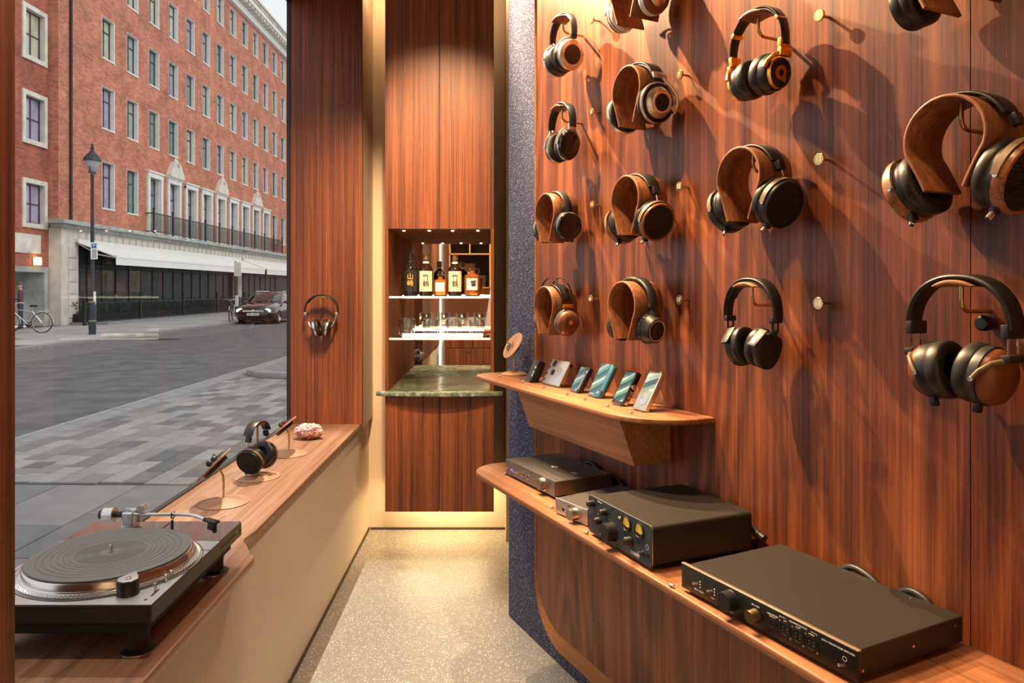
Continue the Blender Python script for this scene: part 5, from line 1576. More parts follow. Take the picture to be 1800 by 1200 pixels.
def in_ear(loc_m, label, mat_, cable_mat, S=1.0):
    """pair of in-ear earphones with looped cable lying on a disc; loc_m maps disc plane (z = outward)"""
    t = empty('earphones', (0, 0, 0), 0, label, 'earphones')
    t.matrix_world = loc_m
    for s in (1, -1):
        b = MB().lathe([(0, 0.0), (0.007 * S, 0.001), (0.0088 * S, 0.005 * S), (0.0082 * S, 0.010 * S), (0.005 * S, 0.014 * S), (0, 0.0148 * S)], 18, T(s * 0.014 * S, 0.004 * S, 0.003) @ RY(s * 20)).build('ear_shell', mat_, t)
        MB().cyl((s * 0.014 * S, 0.004 * S, 0.012), (s * 0.024 * S, 0.010 * S, 0.022), 0.0032 * S, 0.0045 * S, 12, 0.001).build('ear_tip', M['grey_leather'], b)
        pts = [(s * 0.014 * S, 0.012 * S, 0.008), (s * 0.012 * S, 0.030 * S, 0.010), (s * 0.022 * S, 0.045 * S, 0.004), (s * 0.038 * S, 0.040 * S, 0.003), (s * 0.040 * S, 0.022 * S, 0.004)]
        if s < 0: pts = [(-0.014 * S, 0.012 * S, 0.008), (-0.020 * S, 0.034 * S, 0.008), (-0.004 * S, 0.044 * S, 0.004), (0.010 * S, 0.036 * S, 0.003), (0.014 * S, 0.016 * S, 0.004)]
        MB().tube(pts, 0.0013, 8).build('cable', cable_mat, t, smooth=60)
    MB().box((0, -0.004 * S, 0.006), (0.012 * S, 0.010 * S, 0.010 * S), 0.002).build('cable_split', mat_, t)
    return t
u, off = wall_px(904, 658, ZU)
st, R = disc_stand('earphone_stand', W(u, off, ZU), -158, 32, 0.108, 0.118, 0.115, 'turned walnut disc stand on the upper shelf beside the black player', 0.004)
bpy.context.view_layer.update()
in_ear(st.matrix_world @ R @ T(0, 0, 0.0066) @ RZ(-100) @ T(0, -0.005, 0), 'tiny silver earphones on the tilted disc of the upper shelf', M['silver'], M['black'], 0.72)
# ================================================================ things on the window sill
def sill_px(px, py, z=SILL):
    d = (CAM_H - z) * FPX / (py - VY)
    return Vector(((px - VX) * d / FPX, d, z))
b = sill_px(393, 883)
st, R = disc_stand('earphone_stand', b, 187, 45, 0.170, 0.150, 0.125, 'near walnut disc stand facing the window beside the turntable', 0.030)
bpy.context.view_layer.update()
in_ear(st.matrix_world @ R @ T(0, 0, 0.0066) @ RZ(80), 'black earphones on the near disc, next to the turntable', M['black'], M['black'], 1.25)
b = sill_px(508, 798)
st, R = disc_stand('earphone_stand', b, 184, 51, 0.160, 0.135, 0.118, 'far walnut disc stand facing the window beside the crystal', 0.022)
bpy.context.view_layer.update()
in_ear(st.matrix_world @ R @ T(0, 0, 0.0066) @ RZ(80), 'dark red-brown earphones on the far disc, next to the crystal', pmat('oxblood_shell', (0.10, 0.02, 0.018), 0.25), M['dark_metal'], 1.15)
# headphone stand
b = sill_px(452.5, 838)
st = empty('headphone_stand', b, math.radians(0), 'walnut based brass headphone stand between the two disc stands', 'stand')
MB().lathe([(0, 0.014), (0.006, 0.014), (0.042, 0.010), (0.070, 0.005), (0.085, 0.0022), (0.085, 0.0006), (0.083, 0), (0, 0)], 40).build('base', M['disc_wood'], st, smooth=50)
HZ = 0.214
MB().tube([(0, 0, 0.012), (0, 0, HZ - 0.012)], 0.0042, 10).build('stem', M['brass_rod'], st, smooth=60)
P = arc(0, HZ - 0.068, 0.064, 62, 118, 12)
MB().ribbon(P, -0.018, 0.018, 0.0, 0.006, round_=0.001).build('saddle', M['arch_wood'], st, m=RZ(-102), smooth=50)
bpy.context.view_layer.update()
lcd(b + Vector((0, 0, HZ - 0.004)), math.radians(-102), 'black leather-strap grille headphones on the stand in the window', M['black'], M['black_leather'], M['silver'], 0.90)
bpy.context.view_layer.update()
_hp = [o for o in bpy.data.objects if o.get('label') == 'black leather-strap grille headphones on the stand in the window'][0]
if 'group' in _hp: del _hp['group']
for ch in _hp.children:
    if ch.name.startswith('ear_cup'):
        # the cups hang closer together without an arch between them
        ch.matrix_local = T(-0.024 if ch.matrix_local.translation.x > 0 else 0.024, 0, -0.010) @ ch.matrix_local
    if ch.name.startswith('rod'):
        ch.matrix_local = T(-0.012 if (ch.matrix_local.translation.x or sum(v.co.x for v in ch.data.vertices)) > 0 else 0.012, 0, -0.004) @ ch.matrix_local
    if ch.name.startswith('yoke'):
        xs = sum(v.co.x for v in ch.data.vertices)
        ch.matrix_local = T(-0.024 if xs > 0 else 0.024, 0, -0.010)

# rose quartz cluster
b = sill_px(543, 771)
bm_ = bmesh.new()
bmesh.ops.create_icosphere(bm_, subdivisions=5, radius=1.0)
from mathutils import noise as mn
for v in bm_.verts:
    p = v.co.copy()
    f = 1 + 0.22 * mn.noise(p * 1.7 + Vector((3, 1, 2)))
    if p.z > -0.1:
        f += 0.10 * mn.cell(p * 9.0) + 0.10 * mn.noise(p * 13)
    else: f += 0.05 * mn.noise(p * 6)
    v.co = Vector((p.x * f * 0.062, p.y * f * 0.050, max(-0.034, p.z * f * 0.040)))
q = MB().bm(bm_, T(0, 0, 0.034))
def crystal_mat():
    m, n, bb = new_mat('rose_quartz')
    N = n.nodes.new; L = n.links.new
    t = N('ShaderNodeTexCoord'); s = N('ShaderNodeSeparateXYZ'); z = N('ShaderNodeTexNoise'); z.inputs['Scale'].default_value = 60; z.inputs['Detail'].default_value = 4
    L(t.outputs['Object'], s.inputs[0]); L(t.outputs['Object'], z.inputs['Vector'])
    r = N('ShaderNodeMapRange'); r.inputs['From Min'].default_value = 0.012; r.inputs['From Max'].default_value = 0.05; L(s.outputs['Z'], r.inputs['Value'])
    ad = N('ShaderNodeMath'); ad.operation = 'MULTIPLY_ADD'; ad.inputs[1].default_value = 0.7; L(z.outputs['Fac'], ad.inputs[0]); L(r.outputs['Result'], ad.inputs[2])
    sb = N('ShaderNodeMath'); sb.operation = 'SUBTRACT'; sb.inputs[1].default_value = 0.3; L(ad.outputs[0], sb.inputs[0])
    c = N('ShaderNodeValToRGB'); e = c.color_ramp.elements
    e[0].position = 0.1; e[0].color = (0.26, 0.11, 0.06, 1); e[1].position = 0.9; e[1].color = (0.56, 0.36, 0.36, 1); k = e.new(0.5); k.color = (0.40, 0.20, 0.16, 1)
    L(sb.outputs[0], c.inputs['Fac']); L(c.outputs['Color'], bb.inputs['Base Color'])
    bb.inputs['Roughness'].default_value = 0.2; bb.inputs['Subsurface Weight'].default_value = 0.15; bb.inputs['Subsurface Radius'].default_value = (0.01, 0.005, 0.004)
    return m
cr_ = q.build('crystal_cluster', crystal_mat(), loc=b, smooth=12)
tag(cr_, 'pink crystal cluster lying at the far end of the window sill', 'crystal')

# ================================================================ turntable: local x = towards room, y = away from camera, origin at its near right corner on the sill
TX, TY = -0.604, 1.258      # corner in the deck's own measure; the deck is 9 % larger than that
TS = 1.09
tt = empty('turntable', (TX * TS, TY * TS, SILL), 0, 'silver and black direct-drive turntable on the window sill', 'turntable')
M['deck_grey'] = pmat('grey_deck', (0.56, 0.61, 0.63), 0.32, 0.45, bump=0.04, bscale=900)
M['deck_side'] = pmat('dark_deck_side', (0.05, 0.045, 0.042), 0.35, 0.6)
M['rubber'] = pmat('rubber_mat', (0.15, 0.17, 0.175), 0.42)
M['smoke'] = pmat('gloss_plate', (0.36, 0.34, 0.33), 0.12, 0.75, coat=0.6)
DW_, DD_ = 0.353, 0.453     # across x, along y
zt = 0.1037
tt.scale = (TS, TS, TS)
pl_ = MB().bx(-DW_, 0, 0, DD_, zt - 0.034, zt - 0.0015, 0.002, 1).build('plinth', M['deck_side'], tt, smooth=30)
MB().bx(-DW_ + 0.0005, -0.0005, 0.0005, DD_ - 0.135, zt - 0.0014, zt, 0.0006, 1).build('deck_plate', M['deck_grey'], tt, smooth=30)
MB().bx(-DW_ + 0.0005, -0.0005, DD_ - 0.1345, DD_ - 0.0005, zt - 0.0014, zt, 0.0006, 1).build('arm_plate', M['smoke'], tt, smooth=30)
MB().bx(-DW_ + 0.02, -0.018, 0.018, DD_ - 0.018, zt - 0.062, zt - 0.0345, 0.004, 1).build('lower_body', pmat('rubber_base', (0.012, 0.011, 0.010), 0.7, bump=0.5, bscale=700), tt, smooth=30)
for (x, y) in ((-0.045, 0.045), (-0.045, DD_ - 0.05), (-DW_ + 0.045, 0.045), (-DW_ + 0.045, DD_ - 0.05)):
    f = MB().lathe([(0, 0), (0.029, 0), (0.031, 0.002), (0.031, 0.005), (0.024, 0.008), (0.020, 0.010), (0.019, 0.025), (0.021, zt - 0.062), (0, zt - 0.062)], 28, T(x, y, 0)).build('foot', M['black'], tt)
    MB().lathe([(0.0312, 0.001), (0.0312, 0.0045)], 28, T(x, y, 0)).build('foot_ring', M['silver'], f)
# platter
pc = (-0.774 - TX, 1.443 - TY)
pm = T(pc[0], pc[1], zt)
MB().lathe([(0.172, 0.0002), (0.1735, 0.0002), (0.1735, 0.001), (0.172, 0.001)], 64, pm, closed=True).build('platter_well', M['black'], tt)
plt = MB().lathe([(0.168, 0.001), (0.168, 0.004), (0.158, 0.0065), (0.157, 0.0085), (0.1555, 0.009), (0.154, 0.020), (0.152, 0.0225), (0, 0.0225), (0, 0.002)], 72, pm).build('platter', pmat('brushed_aluminium', (0.62, 0.60, 0.57), 0.22, 1.0), tt, smooth=40)
dots = MB()
for ring_i, (rr, zz, nd) in enumerate(((0.1665, 0.0046, 130), (0.1645, 0.0052, 130), (0.1620, 0.0058, 130))):
    for k in range(nd):
        an = 2 * PI * (k + 0.5 * (ring_i % 2)) / nd
        x, y = rr * math.cos(an), rr * math.sin(an)
        w_ = 0.0011
        tx, ty = -math.sin(an) * 0.0022, math.cos(an) * 0.0022
        rx, ry = math.cos(an) * w_, math.sin(an) * w_
        dots.add([(x - tx - rx, y - ty - ry, zz), (x + tx - rx, y + ty - ry, zz), (x + tx + rx, y + ty + ry, zz), (x - tx + rx, y - ty + ry, zz), (x, y, zz + 0.0014)], [(0, 1, 4), (1, 2, 4), (2, 3, 4), (3, 0, 4)], pm)
dd_ = dots.build('strobe_dots', M['silver'], plt, smooth=0)
tag(dd_, kind='stuff')
# rubber mat with grooves
pr = [(0, 0.0255)]
r_ = 0.018
gr = [0.022 + 0.0042 * k for k in range(11)] + [0.075, 0.084, 0.0945, 0.106, 0.1185, 0.1305]
prof = [(0.004, 0.0252), (0.0195, 0.0252)]
for g_ in gr:
    prof += [(g_ - 0.0008, 0.0257), (g_ - 0.0004, 0.0247), (g_ + 0.0004, 0.0247), (g_ + 0.0008, 0.0257)]
prof += [(0.1465, 0.0257), (0.1480, 0.0252), (0.1485, 0.024), (0.1480, 0.0226), (0.004, 0.0226)]
MB().lathe(prof, 80, pm, closed=True).build('rubber_mat', M['rubber'], tt, smooth=25)
MB().lathe([(0.0035, 0.02), (0.0035, 0.037), (0.0028, 0.0395), (0.0015, 0.0405), (0, 0.0405)], 16, pm).build('spindle', M['chrome'], tt)
# strobe tower: drum with a wedge top (near right)
sx, sy = -0.668 - TX, 1.303 - TY
tw = MB().lathe([(0, 0), (0.0195, 0), (0.0188, 0.004), (0.0185, 0.026), (0, 0.026)], 32, T(sx, sy, zt)).build('strobe_tower', M['black'], tt)
MB().prism([(0.0185, 0), (0.013, 0.013), (-0.002, 0.034), (-0.013, 0.013), (-0.0185, 0.0), (-0.013, -0.013), (0, -0.0185), (0.013, -0.013)], 0.0262, 0.0290, bev=0.0012).build('tower_top', M['deck_grey'], tw, m=T(sx, sy, zt), smooth=40)
MB().cyl((sx + 0.002, sy - 0.003, zt + 0.029), (sx + 0.002, sy - 0.003, zt + 0.0315), 0.0055, seg=18, bev=0.0006).build('power_dial', M['silver'], tw)
# buttons and switches
for (px, py, h_, r_) in ((273, 1034, 0.016, 0.0026), (292, 1017, 0.014, 0.0034), (301, 1009, 0.014, 0.0034)):
    q = sill_px(px, py + 5, 0.843)
    bt_ = MB().cyl((q.x - TX, q.y - TY, zt), (q.x - TX, q.y - TY, zt + h_), r_, seg=14, bev=0.0008).build('push_button', M['silver'], tt)
q = sill_px(273, 1041, 0.843)
MB().bx(q.x - TX - 0.0018, q.x - TX + 0.0018, q.y - TY - 0.016, q.y - TY + 0.014, zt, zt + 0.0004).build('switch_slot', M['hole'], tt, smooth=0)
q = sill_px(256, 1054, 0.843)
MB().cyl((q.x - TX, q.y - TY, zt), (q.x - TX, q.y - TY, zt + 0.0006), 0.0028, seg=12).build('deck_screw', M['dark_metal'], tt)
# start-stop plate outline
q = sill_px(362, 961, 0.843)
so = MB()
so.bx(q.x - TX - 0.028, q.x - TX + 0.020, q.y - TY - 0.021, q.y - TY - 0.019, zt, zt + 0.0005).bx(q.x - TX + 0.018, q.x - TX + 0.020, q.y - TY - 0.019, q.y - TY + 0.030, zt, zt + 0.0005)
so.build('corner_mark', M['black'], tt, smooth=0)
for (px, py) in ((383, 948), (419, 917)):
    q = sill_px(px, py, 0.843)
    MB().cyl((q.x - TX, q.y - TY, zt), (q.x - TX, q.y - TY, zt + 0.0012), 0.003, seg=12).build('deck_screw', M['silver'], tt)
MB().cyl((-0.0002, DD_ - 0.035, zt - 0.016), (0.0006, DD_ - 0.035, zt - 0.016), 0.006, seg=18).build('side_badge', M['silver'], tt)
MB().bx(-0.0005, 0.0008, DD_ - 0.136, DD_ - 0.002, zt - 0.0185, zt - 0.0175).build('side_groove', M['hole'], tt, smooth=0)
# tonearm
ax, ay = -0.822 - TX, 1.617 - TY
arm = empty('tonearm', (ax, ay, zt), 0); arm.parent = tt
MB().lathe([(0, 0), (0.034, 0), (0.034, 0.003), (0.026, 0.004), (0.024, 0.010), (0.019, 0.011), (0.019, 0.020), (0.013, 0.021), (0.013, 0.027), (0, 0.027)], 32).build('arm_base', M['silver'], arm)
MB().bx(-0.013, 0.013, -0.020, -0.011, 0.020, 0.056, 0.003).bx(-0.013, 0.013, 0.011, 0.020, 0.020, 0.056, 0.003).bx(-0.013, 0.013, -0.02, 0.02, 0.020, 0.026, 0.002).build('gimbal', M['silver'], arm)
MB().cyl((0, -0.022, 0.046), (0, 0.022, 0.046), 0.0045, seg=14).build('pivot', M['chrome'], arm)
MB().tube([(-0.02, 0, 0.046), (0.02, 0, 0.046), (0.105, 0.0, 0.046), (0.135, -0.001, 0.0455), (0.155, -0.006, 0.043), (0.172, -0.014, 0.040)], 0.0040, 12).build('arm_tube', M['silver'], arm, smooth=60)
cw = MB().cyl((-0.062, 0, 0.046), (-0.036, 0, 0.046), 0.0165, seg=28, bev=0.002).build('counterweight', M['silver'], arm)
MB().cyl((-0.070, 0, 0.046), (-0.062, 0, 0.046), 0.010, seg=20).build('weight_dial', M['black'], arm)
MB().cyl((-0.036, 0, 0.046), (-0.015, 0, 0.046), 0.007, seg=16).build('weight_shaft', M['dark_metal'], arm)
hs_ = MB().box((0, 0, 0), (0.036, 0.017, 0.005), 0.0015).build('headshell', M['dark_metal'], arm, m=T(0.190, -0.020, 0.038) @ RZ(-22) @ RY(6))
MB().box((0.004, 0, -0.011), (0.018, 0.013, 0.016), 0.002).box((0.012, 0, -0.02), (0.008, 0.007, 0.008), 0.001).build('cartridge', M['black'], hs_)
MB().tube([(0.010, 0.008, 0.001), (0.014, 0.016, 0.005), (0.020, 0.022, 0.010)], 0.0012, 8).build('finger_lift', M['silver'], hs_)
MB().cyl((0.095, -0.004, 0.0), (0.095, -0.004, 0.034), 0.003, seg=10).tube([(0.095, -0.007, 0.052), (0.095, -0.008, 0.040), (0.095, 0, 0.036), (0.095, 0.008, 0.040), (0.095, 0.007, 0.050)], 0.0016, 8).build('arm_rest', M['black'], arm)
MB().tube([(0.02, -0.012, 0.022), (0.05, -0.016, 0.018), (0.08, -0.014, 0.020), (0.092, -0.010, 0.030)], 0.0013, 8).build('lift_lever', M['dark_metal'], arm)
MB().cyl((-0.012, 0, 0.0595), (0.035, 0, 0.0600), 0.0012, seg=8).cyl((0.022, -0.005, 0.058), (0.022, 0.012, 0.058), 0.009, seg=18).build('antiskate_dial', M['silver'], arm)
# ================================================================ the street outside (street frame: sx across, sy along, turned a little against the shop)
BETA = (893 - VX) / FPX
def S(sx, sy, z=0.0):
    return Vector((sx * math.cos(BETA) + sy * math.sin(BETA), -sx * math.sin(BETA) + sy * math.cos(BETA), z))
SR = -BETA
ZP, ZR = -0.06, -0.15
def rnd_mat(name, cols, rough=0.7, bump=0.3, bscale=60, var=0.25, vs_=14):
    """colour picked per object, with fine mottling"""
    m, n, b = new_mat(name)
    N = n.nodes.new; L = n.links.new
    oi = N('ShaderNodeObjectInfo'); r = N('ShaderNodeValToRGB')
    r.color_ramp.interpolation = 'CONSTANT'
    e = r.color_ramp.elements
    e[0].position = 0; e[0].color = (*cols[0], 1); e[1].position = 1 / len(cols); e[1].color = (*cols[1], 1)
    for i in range(2, len(cols)):
        k = e.new(i / len(cols)); k.color = (*cols[i], 1)
    L(oi.outputs['Random'], r.inputs['Fac'])
    t = N('ShaderNodeTexCoord'); z = N('ShaderNodeTexNoise'); z.inputs['Scale'].default_value = vs_; z.inputs['Detail'].default_value = 6
    L(t.outputs['Object'], z.inputs['Vector'])
    mr = N('ShaderNodeMapRange'); mr.inputs['To Min'].default_value = 1 - var; mr.inputs['To Max'].default_value = 1 + var; L(z.outputs['Fac'], mr.inputs['Value'])
    mu = N('ShaderNodeVectorMath'); mu.operation = 'SCALE'; L(r.outputs['Color'], mu.inputs[0]); L(mr.outputs['Result'], mu.inputs['Scale'])
    L(mu.outputs['Vector'], b.inputs['Base Color'])
    b.inputs['Roughness'].default_value = rough
    return m
def brick_mat(name, c1, c2, mort):
    m, n, b = new_mat(name)
    N = n.nodes.new; L = n.links.new
    t = N('ShaderNodeTexCoord'); s = N('ShaderNodeSeparateXYZ'); cb_ = N('ShaderNodeCombineXYZ')
    L(t.outputs['Object'], s.inputs[0])
    ad = N('ShaderNodeMath'); ad.operation = 'ADD'; L(s.outputs['X'], ad.inputs[0]); L(s.outputs['Y'], ad.inputs[1])
    L(ad.outputs[0], cb_.inputs[0]); L(s.outputs['Z'], cb_.inputs[1])
    br = N('ShaderNodeTexBrick'); br.inputs['Scale'].default_value = 1.0
    br.inputs['Brick Width'].default_value = 0.225; br.inputs['Row Height'].default_value = 0.075; br.inputs['Mortar Size'].default_value = 0.006
    br.inputs['Color1'].default_value = (*c1, 1); br.inputs['Color2'].default_value = (*c2, 1); br.inputs['Mortar'].default_value = (*mort, 1)
    br.inputs['Bias'].default_value = -0.2
    L(cb_.outputs['Vector'], br.inputs['Vector'])
    z = N('ShaderNodeTexNoise'); z.inputs['Scale'].default_value = 0.9; z.inputs['Detail'].default_value = 9; z.inputs['Roughness'].default_value = 0.7; L(t.outputs['Object'], z.inputs['Vector'])
    mr = N('ShaderNodeMapRange'); mr.inputs['From Min'].default_value = 0.3; mr.inputs['From Max'].default_value = 0.7; mr.inputs['To Min'].default_value = 0.62; mr.inputs['To Max'].default_value = 1.3; L(z.outputs['Fac'], mr.inputs['Value'])
    mu = N('ShaderNodeVectorMath'); mu.operation = 'SCALE'; L(br.outputs['Color'], mu.inputs[0]); L(mr.outputs['Result'], mu.inputs['Scale'])
    L(mu.outputs['Vector'], b.inputs['Base Color'])
    b.inputs['Roughness'].default_value = 0.9
    return m
M['brick'] = brick_mat('red_brick', (0.53, 0.175, 0.098), (0.27, 0.080, 0.056), (0.46, 0.28, 0.20))
M['brick_dark'] = brick_mat('dark_red_brick', (0.40, 0.095, 0.058), (0.19, 0.045, 0.034), (0.32, 0.17, 0.12))
M['stone'] = pmat('portland_stone', (0.60, 0.56, 0.49), 0.8, var=0.15, vscale=2.5)
M['stone_pale'] = pmat('pale_window_stone', (0.66, 0.66, 0.62), 0.8, var=0.08, vscale=3)
M['stone_dirty'] = pmat('weathered_cornice', (0.34, 0.36, 0.34), 0.85, var=0.3, vscale=2)
M['win_frame'] = pmat('dark_window_frame', (0.05, 0.05, 0.065), 0.5)
M['iron'] = pmat('black_iron', (0.012, 0.013, 0.016), 0.45)
M['iron_blue'] = pmat('blue_black_paint', (0.016, 0.024, 0.04), 0.4)
M['asphalt'] = pmat('asphalt', (0.10, 0.10, 0.104), 0.75, bump=0.4, bscale=120, var=0.35, vscale=2.2)
M['asphalt2'] = pmat('asphalt_patch', (0.13, 0.13, 0.13), 0.8, bump=0.4, bscale=120, var=0.25, vscale=2.0)
M['kerb'] = pmat('granite_kerb', (0.24, 0.24, 0.24), 0.8, var=0.2, vscale=5)
M['mortar'] = pmat('dark_joint', (0.07, 0.07, 0.07), 0.9)
M['canvas'] = pmat('awning_canvas', (0.74, 0.74, 0.70), 0.8, var=0.04, vscale=1)
M['slab_small'] = rnd_mat('granite_setts', ((0.26, 0.25, 0.245), (0.17, 0.165, 0.165), (0.31, 0.30, 0.29), (0.125, 0.125, 0.13), (0.27, 0.265, 0.255), (0.215, 0.21, 0.205)))
M['slab_big'] = rnd_mat('yorkstone_slabs', ((0.20, 0.20, 0.205), (0.235, 0.23, 0.235), (0.18, 0.185, 0.19)), var=0.3, vs_=5)
M['slab_far'] = rnd_mat('far_slabs', ((0.34, 0.34, 0.33), (0.37, 0.37, 0.36), (0.31, 0.31, 0.305)), var=0.2, vs_=3)
M['win_pane'] = rnd_mat('curtained_panes', ((0.36, 0.40, 0.35), (0.48, 0.50, 0.44), (0.34, 0.31, 0.42), (0.13, 0.25, 0.24), (0.46, 0.45, 0.33), (0.22, 0.27, 0.28), (0.30, 0.36, 0.36)), rough=0.06, var=0.45, vs_=3.0)
M['yellow_line'] = pmat('worn_road_paint', (0.62, 0.61, 0.55), 0.8, var=0.3, vscale=8)

# ---------------------------------------------------------------- ground
ro = struct(MB().bx(-0.1, 7.6, -20, 100, -0.10, 0.0).build('road', M['asphalt'], loc=S(-12.4, 0, ZR), rotz=SR, smooth=0))
MB().bx(0.2, 2.1, -15, 60, 0.0002, 0.003).build('asphalt_strip', M['asphalt2'], ro, smooth=0)
for q in (7.25, 7.42):
    MB().bx(q, q + 0.06, -10, 90, 0.0002, 0.004).build('road_line', M['yellow_line'], ro, smooth=0)
mh = MB().prism(rrect(1.3, 2.1, 21.5, 22.3, 0.05), 0.0032, 0.008).build('drain_cover', M['iron'], ro, smooth=0)
pv = struct(MB().bx(-2.60, 0, -3, 60, -0.10, 0.0).bx(0.0, 0.78, -3, 60, -0.1, 0.0).build('pavement_near', M['mortar'], loc=S(-1.95, 0, ZP - 0.012), rotz=SR, smooth=0))
# kerb stones along the near pavement
kme = MB().bx(-0.15, 0.15, -0.45, 0.45, -0.10, 0.016, 0.012, 1).mesh('kerb_stone', 30); kme.materials.append(M['kerb'])
for k in range(40):
    share('kerb_stone', kme, pv, (-2.75, -1.0 + k * 0.908, 0.0))
random.seed(11)
# small setts in courses along the street
cells = []
row_w = 0.178
SY0 = 5.25
for r in range(13):
    x0 = -4.53 + r * row_w
    y = SY0 + random.random() * 0.1
    while y < 34:
        ln = random.choice((0.20, 0.26, 0.32, 0.38))
        cells.append((x0, x0 + row_w, y, y + ln))
        y += ln
def slab_bm(x0, x1, y0, y1, mb, dz=0.0, g=0.004, h=0.014):
    b_ = 0.004
    X0, X1, Y0, Y1 = x0 + g, x1 - g, y0 + g, y1 - g
    mb.add([(X0, Y0, -0.01), (X1, Y0, -0.01), (X1, Y1, -0.01), (X0, Y1, -0.01), (X0, Y0, h - b_ + dz), (X1, Y0, h - b_ + dz), (X1, Y1, h - b_ + dz), (X0, Y1, h - b_ + dz),
            (X0 + b_, Y0 + b_, h + dz), (X1 - b_, Y0 + b_, h + dz), (X1 - b_, Y1 - b_, h + dz), (X0 + b_, Y1 - b_, h + dz)],
           [(0, 1, 5, 4), (1, 2, 6, 5), (2, 3, 7, 6), (3, 0, 4, 7), (4, 5, 9, 8), (5, 6, 10, 9), (6, 7, 11, 10), (7, 4, 8, 11), (8, 9, 10, 11)])
def in_view(c):
    sx, sy = (c[0] + c[1]) / 2, (c[2] + c[3]) / 2
    px = 893 + FPX * sx / sy
    return 10 < px < 525
vis = [c for c in cells if in_view(c)]
vis.sort(key=lambda c: c[2])
near = vis[:295]
nset = set(near)
mcache = {}
for c in near:
    ln = round(c[3] - c[2], 2)
    if ln not in mcache:
        q = MB(); slab_bm(-row_w / 2, row_w / 2, -ln / 2, ln / 2, q)
        mcache[ln] = q.mesh('paving_sett', 20); mcache[ln].materials.append(M['slab_small'])
    share('paving_sett', mcache[ln], pv, ((c[0] + c[1]) / 2 + 1.95, (c[2] + c[3]) / 2, random.uniform(-0.001, 0.0015)))
# the rest as one stuff mesh: random grey per face by position
def cell_mat():
    m, n, b = new_mat('granite_setts_far')
    N = n.nodes.new; L = n.links.new
    at = N('ShaderNodeAttribute'); at.attribute_name = 'tone'
    r = N('ShaderNodeValToRGB'); r.color_ramp.interpolation = 'CONSTANT'
    cols = ((0.26, 0.25, 0.245), (0.17, 0.165, 0.165), (0.31, 0.30, 0.29), (0.125, 0.125, 0.13), (0.27, 0.265, 0.255), (0.215, 0.21, 0.205))
    e = r.color_ramp.elements; e[0].color = (*cols[0], 1); e[1].position = 1 / 6; e[1].color = (*cols[1], 1)
    for i in range(2, 6):
        k = e.new(i / 6); k.color = (*cols[i], 1)
    L(at.outputs['Fac'], r.inputs['Fac']); L(r.outputs['Color'], b.inputs['Base Color']); b.inputs['Roughness'].default_value = 0.7
    return m
q = MB(); nfar = 0
for c in cells:
    if c in nset or c[2] < near[0][2] - 1: continue
    px = 893 + FPX * c[0] / c[2]
    if px > 560 or px < -60: continue
    slab_bm(c[0] + 1.95, c[1] + 1.95, c[2], c[3], q); nfar += 1
fo = q.build('paving_setts_far', cell_mat(), pv, smooth=0)
att = fo.data.attributes.new('tone', 'FLOAT', 'FACE')
vals = []
for i in range(nfar):
    vals += [random.random()] * 9
att.data.foreach_set('value', vals[:len(fo.data.polygons)])
tag(fo, kind='stuff')
# larger slabs: nearer the shop and in the foreground
big = []
for r, (x0, x1) in enumerate(((-4.53, -3.95), (-3.95, -3.35), (-3.35, -2.75), (-2.75, -2.216))):
    y = 1.2 + 0.37 * r
    while y < SY0 - 0.02:
        y1 = min(y + random.choice((0.75, 0.9, 1.05)), SY0)
        if SY0 - y1 < 0.3: y1 = SY0
        big.append((x0, x1, y, y1)); y = y1
for r, (x0, x1) in enumerate(((-2.216, -1.72), (-1.72, -1.20))):
    y = 0.8 + 0.3 * r
    while y < 16:
        y1 = y + random.choice((0.75, 0.9, 1.05)); big.append((x0, x1, y, y1)); y = y1
for c in big:
    q = MB(); slab_bm(-(c[1] - c[0]) / 2, (c[1] - c[0]) / 2, -(c[3] - c[2]) / 2, (c[3] - c[2]) / 2, q, g=0.005)
    me = q.mesh('paving_slab', 20); me.materials.append(M['slab_big'])
    share('paving_slab', me, pv, ((c[0] + c[1]) / 2 + 1.95, (c[2] + c[3]) / 2, random.uniform(-0.001, 0.001)))
# raised build-out with rounded kerb
isl = [(0, 0)] 
io = arc(0, 0, 0.98, 180, 270, 12) + [(2.2, -0.98), (2.2, 5.5), (-0.98, 5.5)]
i1 = struct(MB().prism(io, 0.0, 0.10, bev=0.02).build('trim_kerb_island', M['kerb'], loc=S(-3.58, 12.5, ZP), rotz=SR, smooth=30))
io2 = arc(0, 0, 0.68, 180, 270, 12) + [(2.2, -0.68), (2.2, 5.5), (-0.68, 5.5)]
MB().prism(io2, 0.099, 0.104).build('island_top', M['slab_big'], i1, smooth=0)

# far pavement
fp_ = struct(MB().bx(-6.8, 0.0, 0, 110, -0.12, 0.0).build('pavement_far', M['mortar'], loc=S(-12.3, 0, ZP - 0.012), rotz=SR, smooth=0))
kme2 = MB().bx(-0.15, 0.15, -0.6, 0.6, -0.12, 0.016, 0.012, 1).mesh('kerb_stone_far', 30); kme2.materials.append(M['kerb'])
for k in range(40): share('kerb_stone', kme2, fp_, (-0.10, 14 + k * 1.21, 0.0))
random.seed(5)
fcache = None
q = MB(); slab_bm(-0.45, 0.45, -0.6, 0.6, q, g=0.006)
fme = q.mesh('far_paving_slab', 20); fme.materials.append(M['slab_far'])
for r in range(6):
    for k in range(34):
        sx = -12.3 - 0.72 - r * 0.905; sy = 15.5 + k * 1.21 + (0.6 if r % 2 else 0)
        px = 893 + FPX * sx / sy
        if 0 < px < 500: share('paving_slab', fme, fp_, (sx + 12.3, sy, 0))

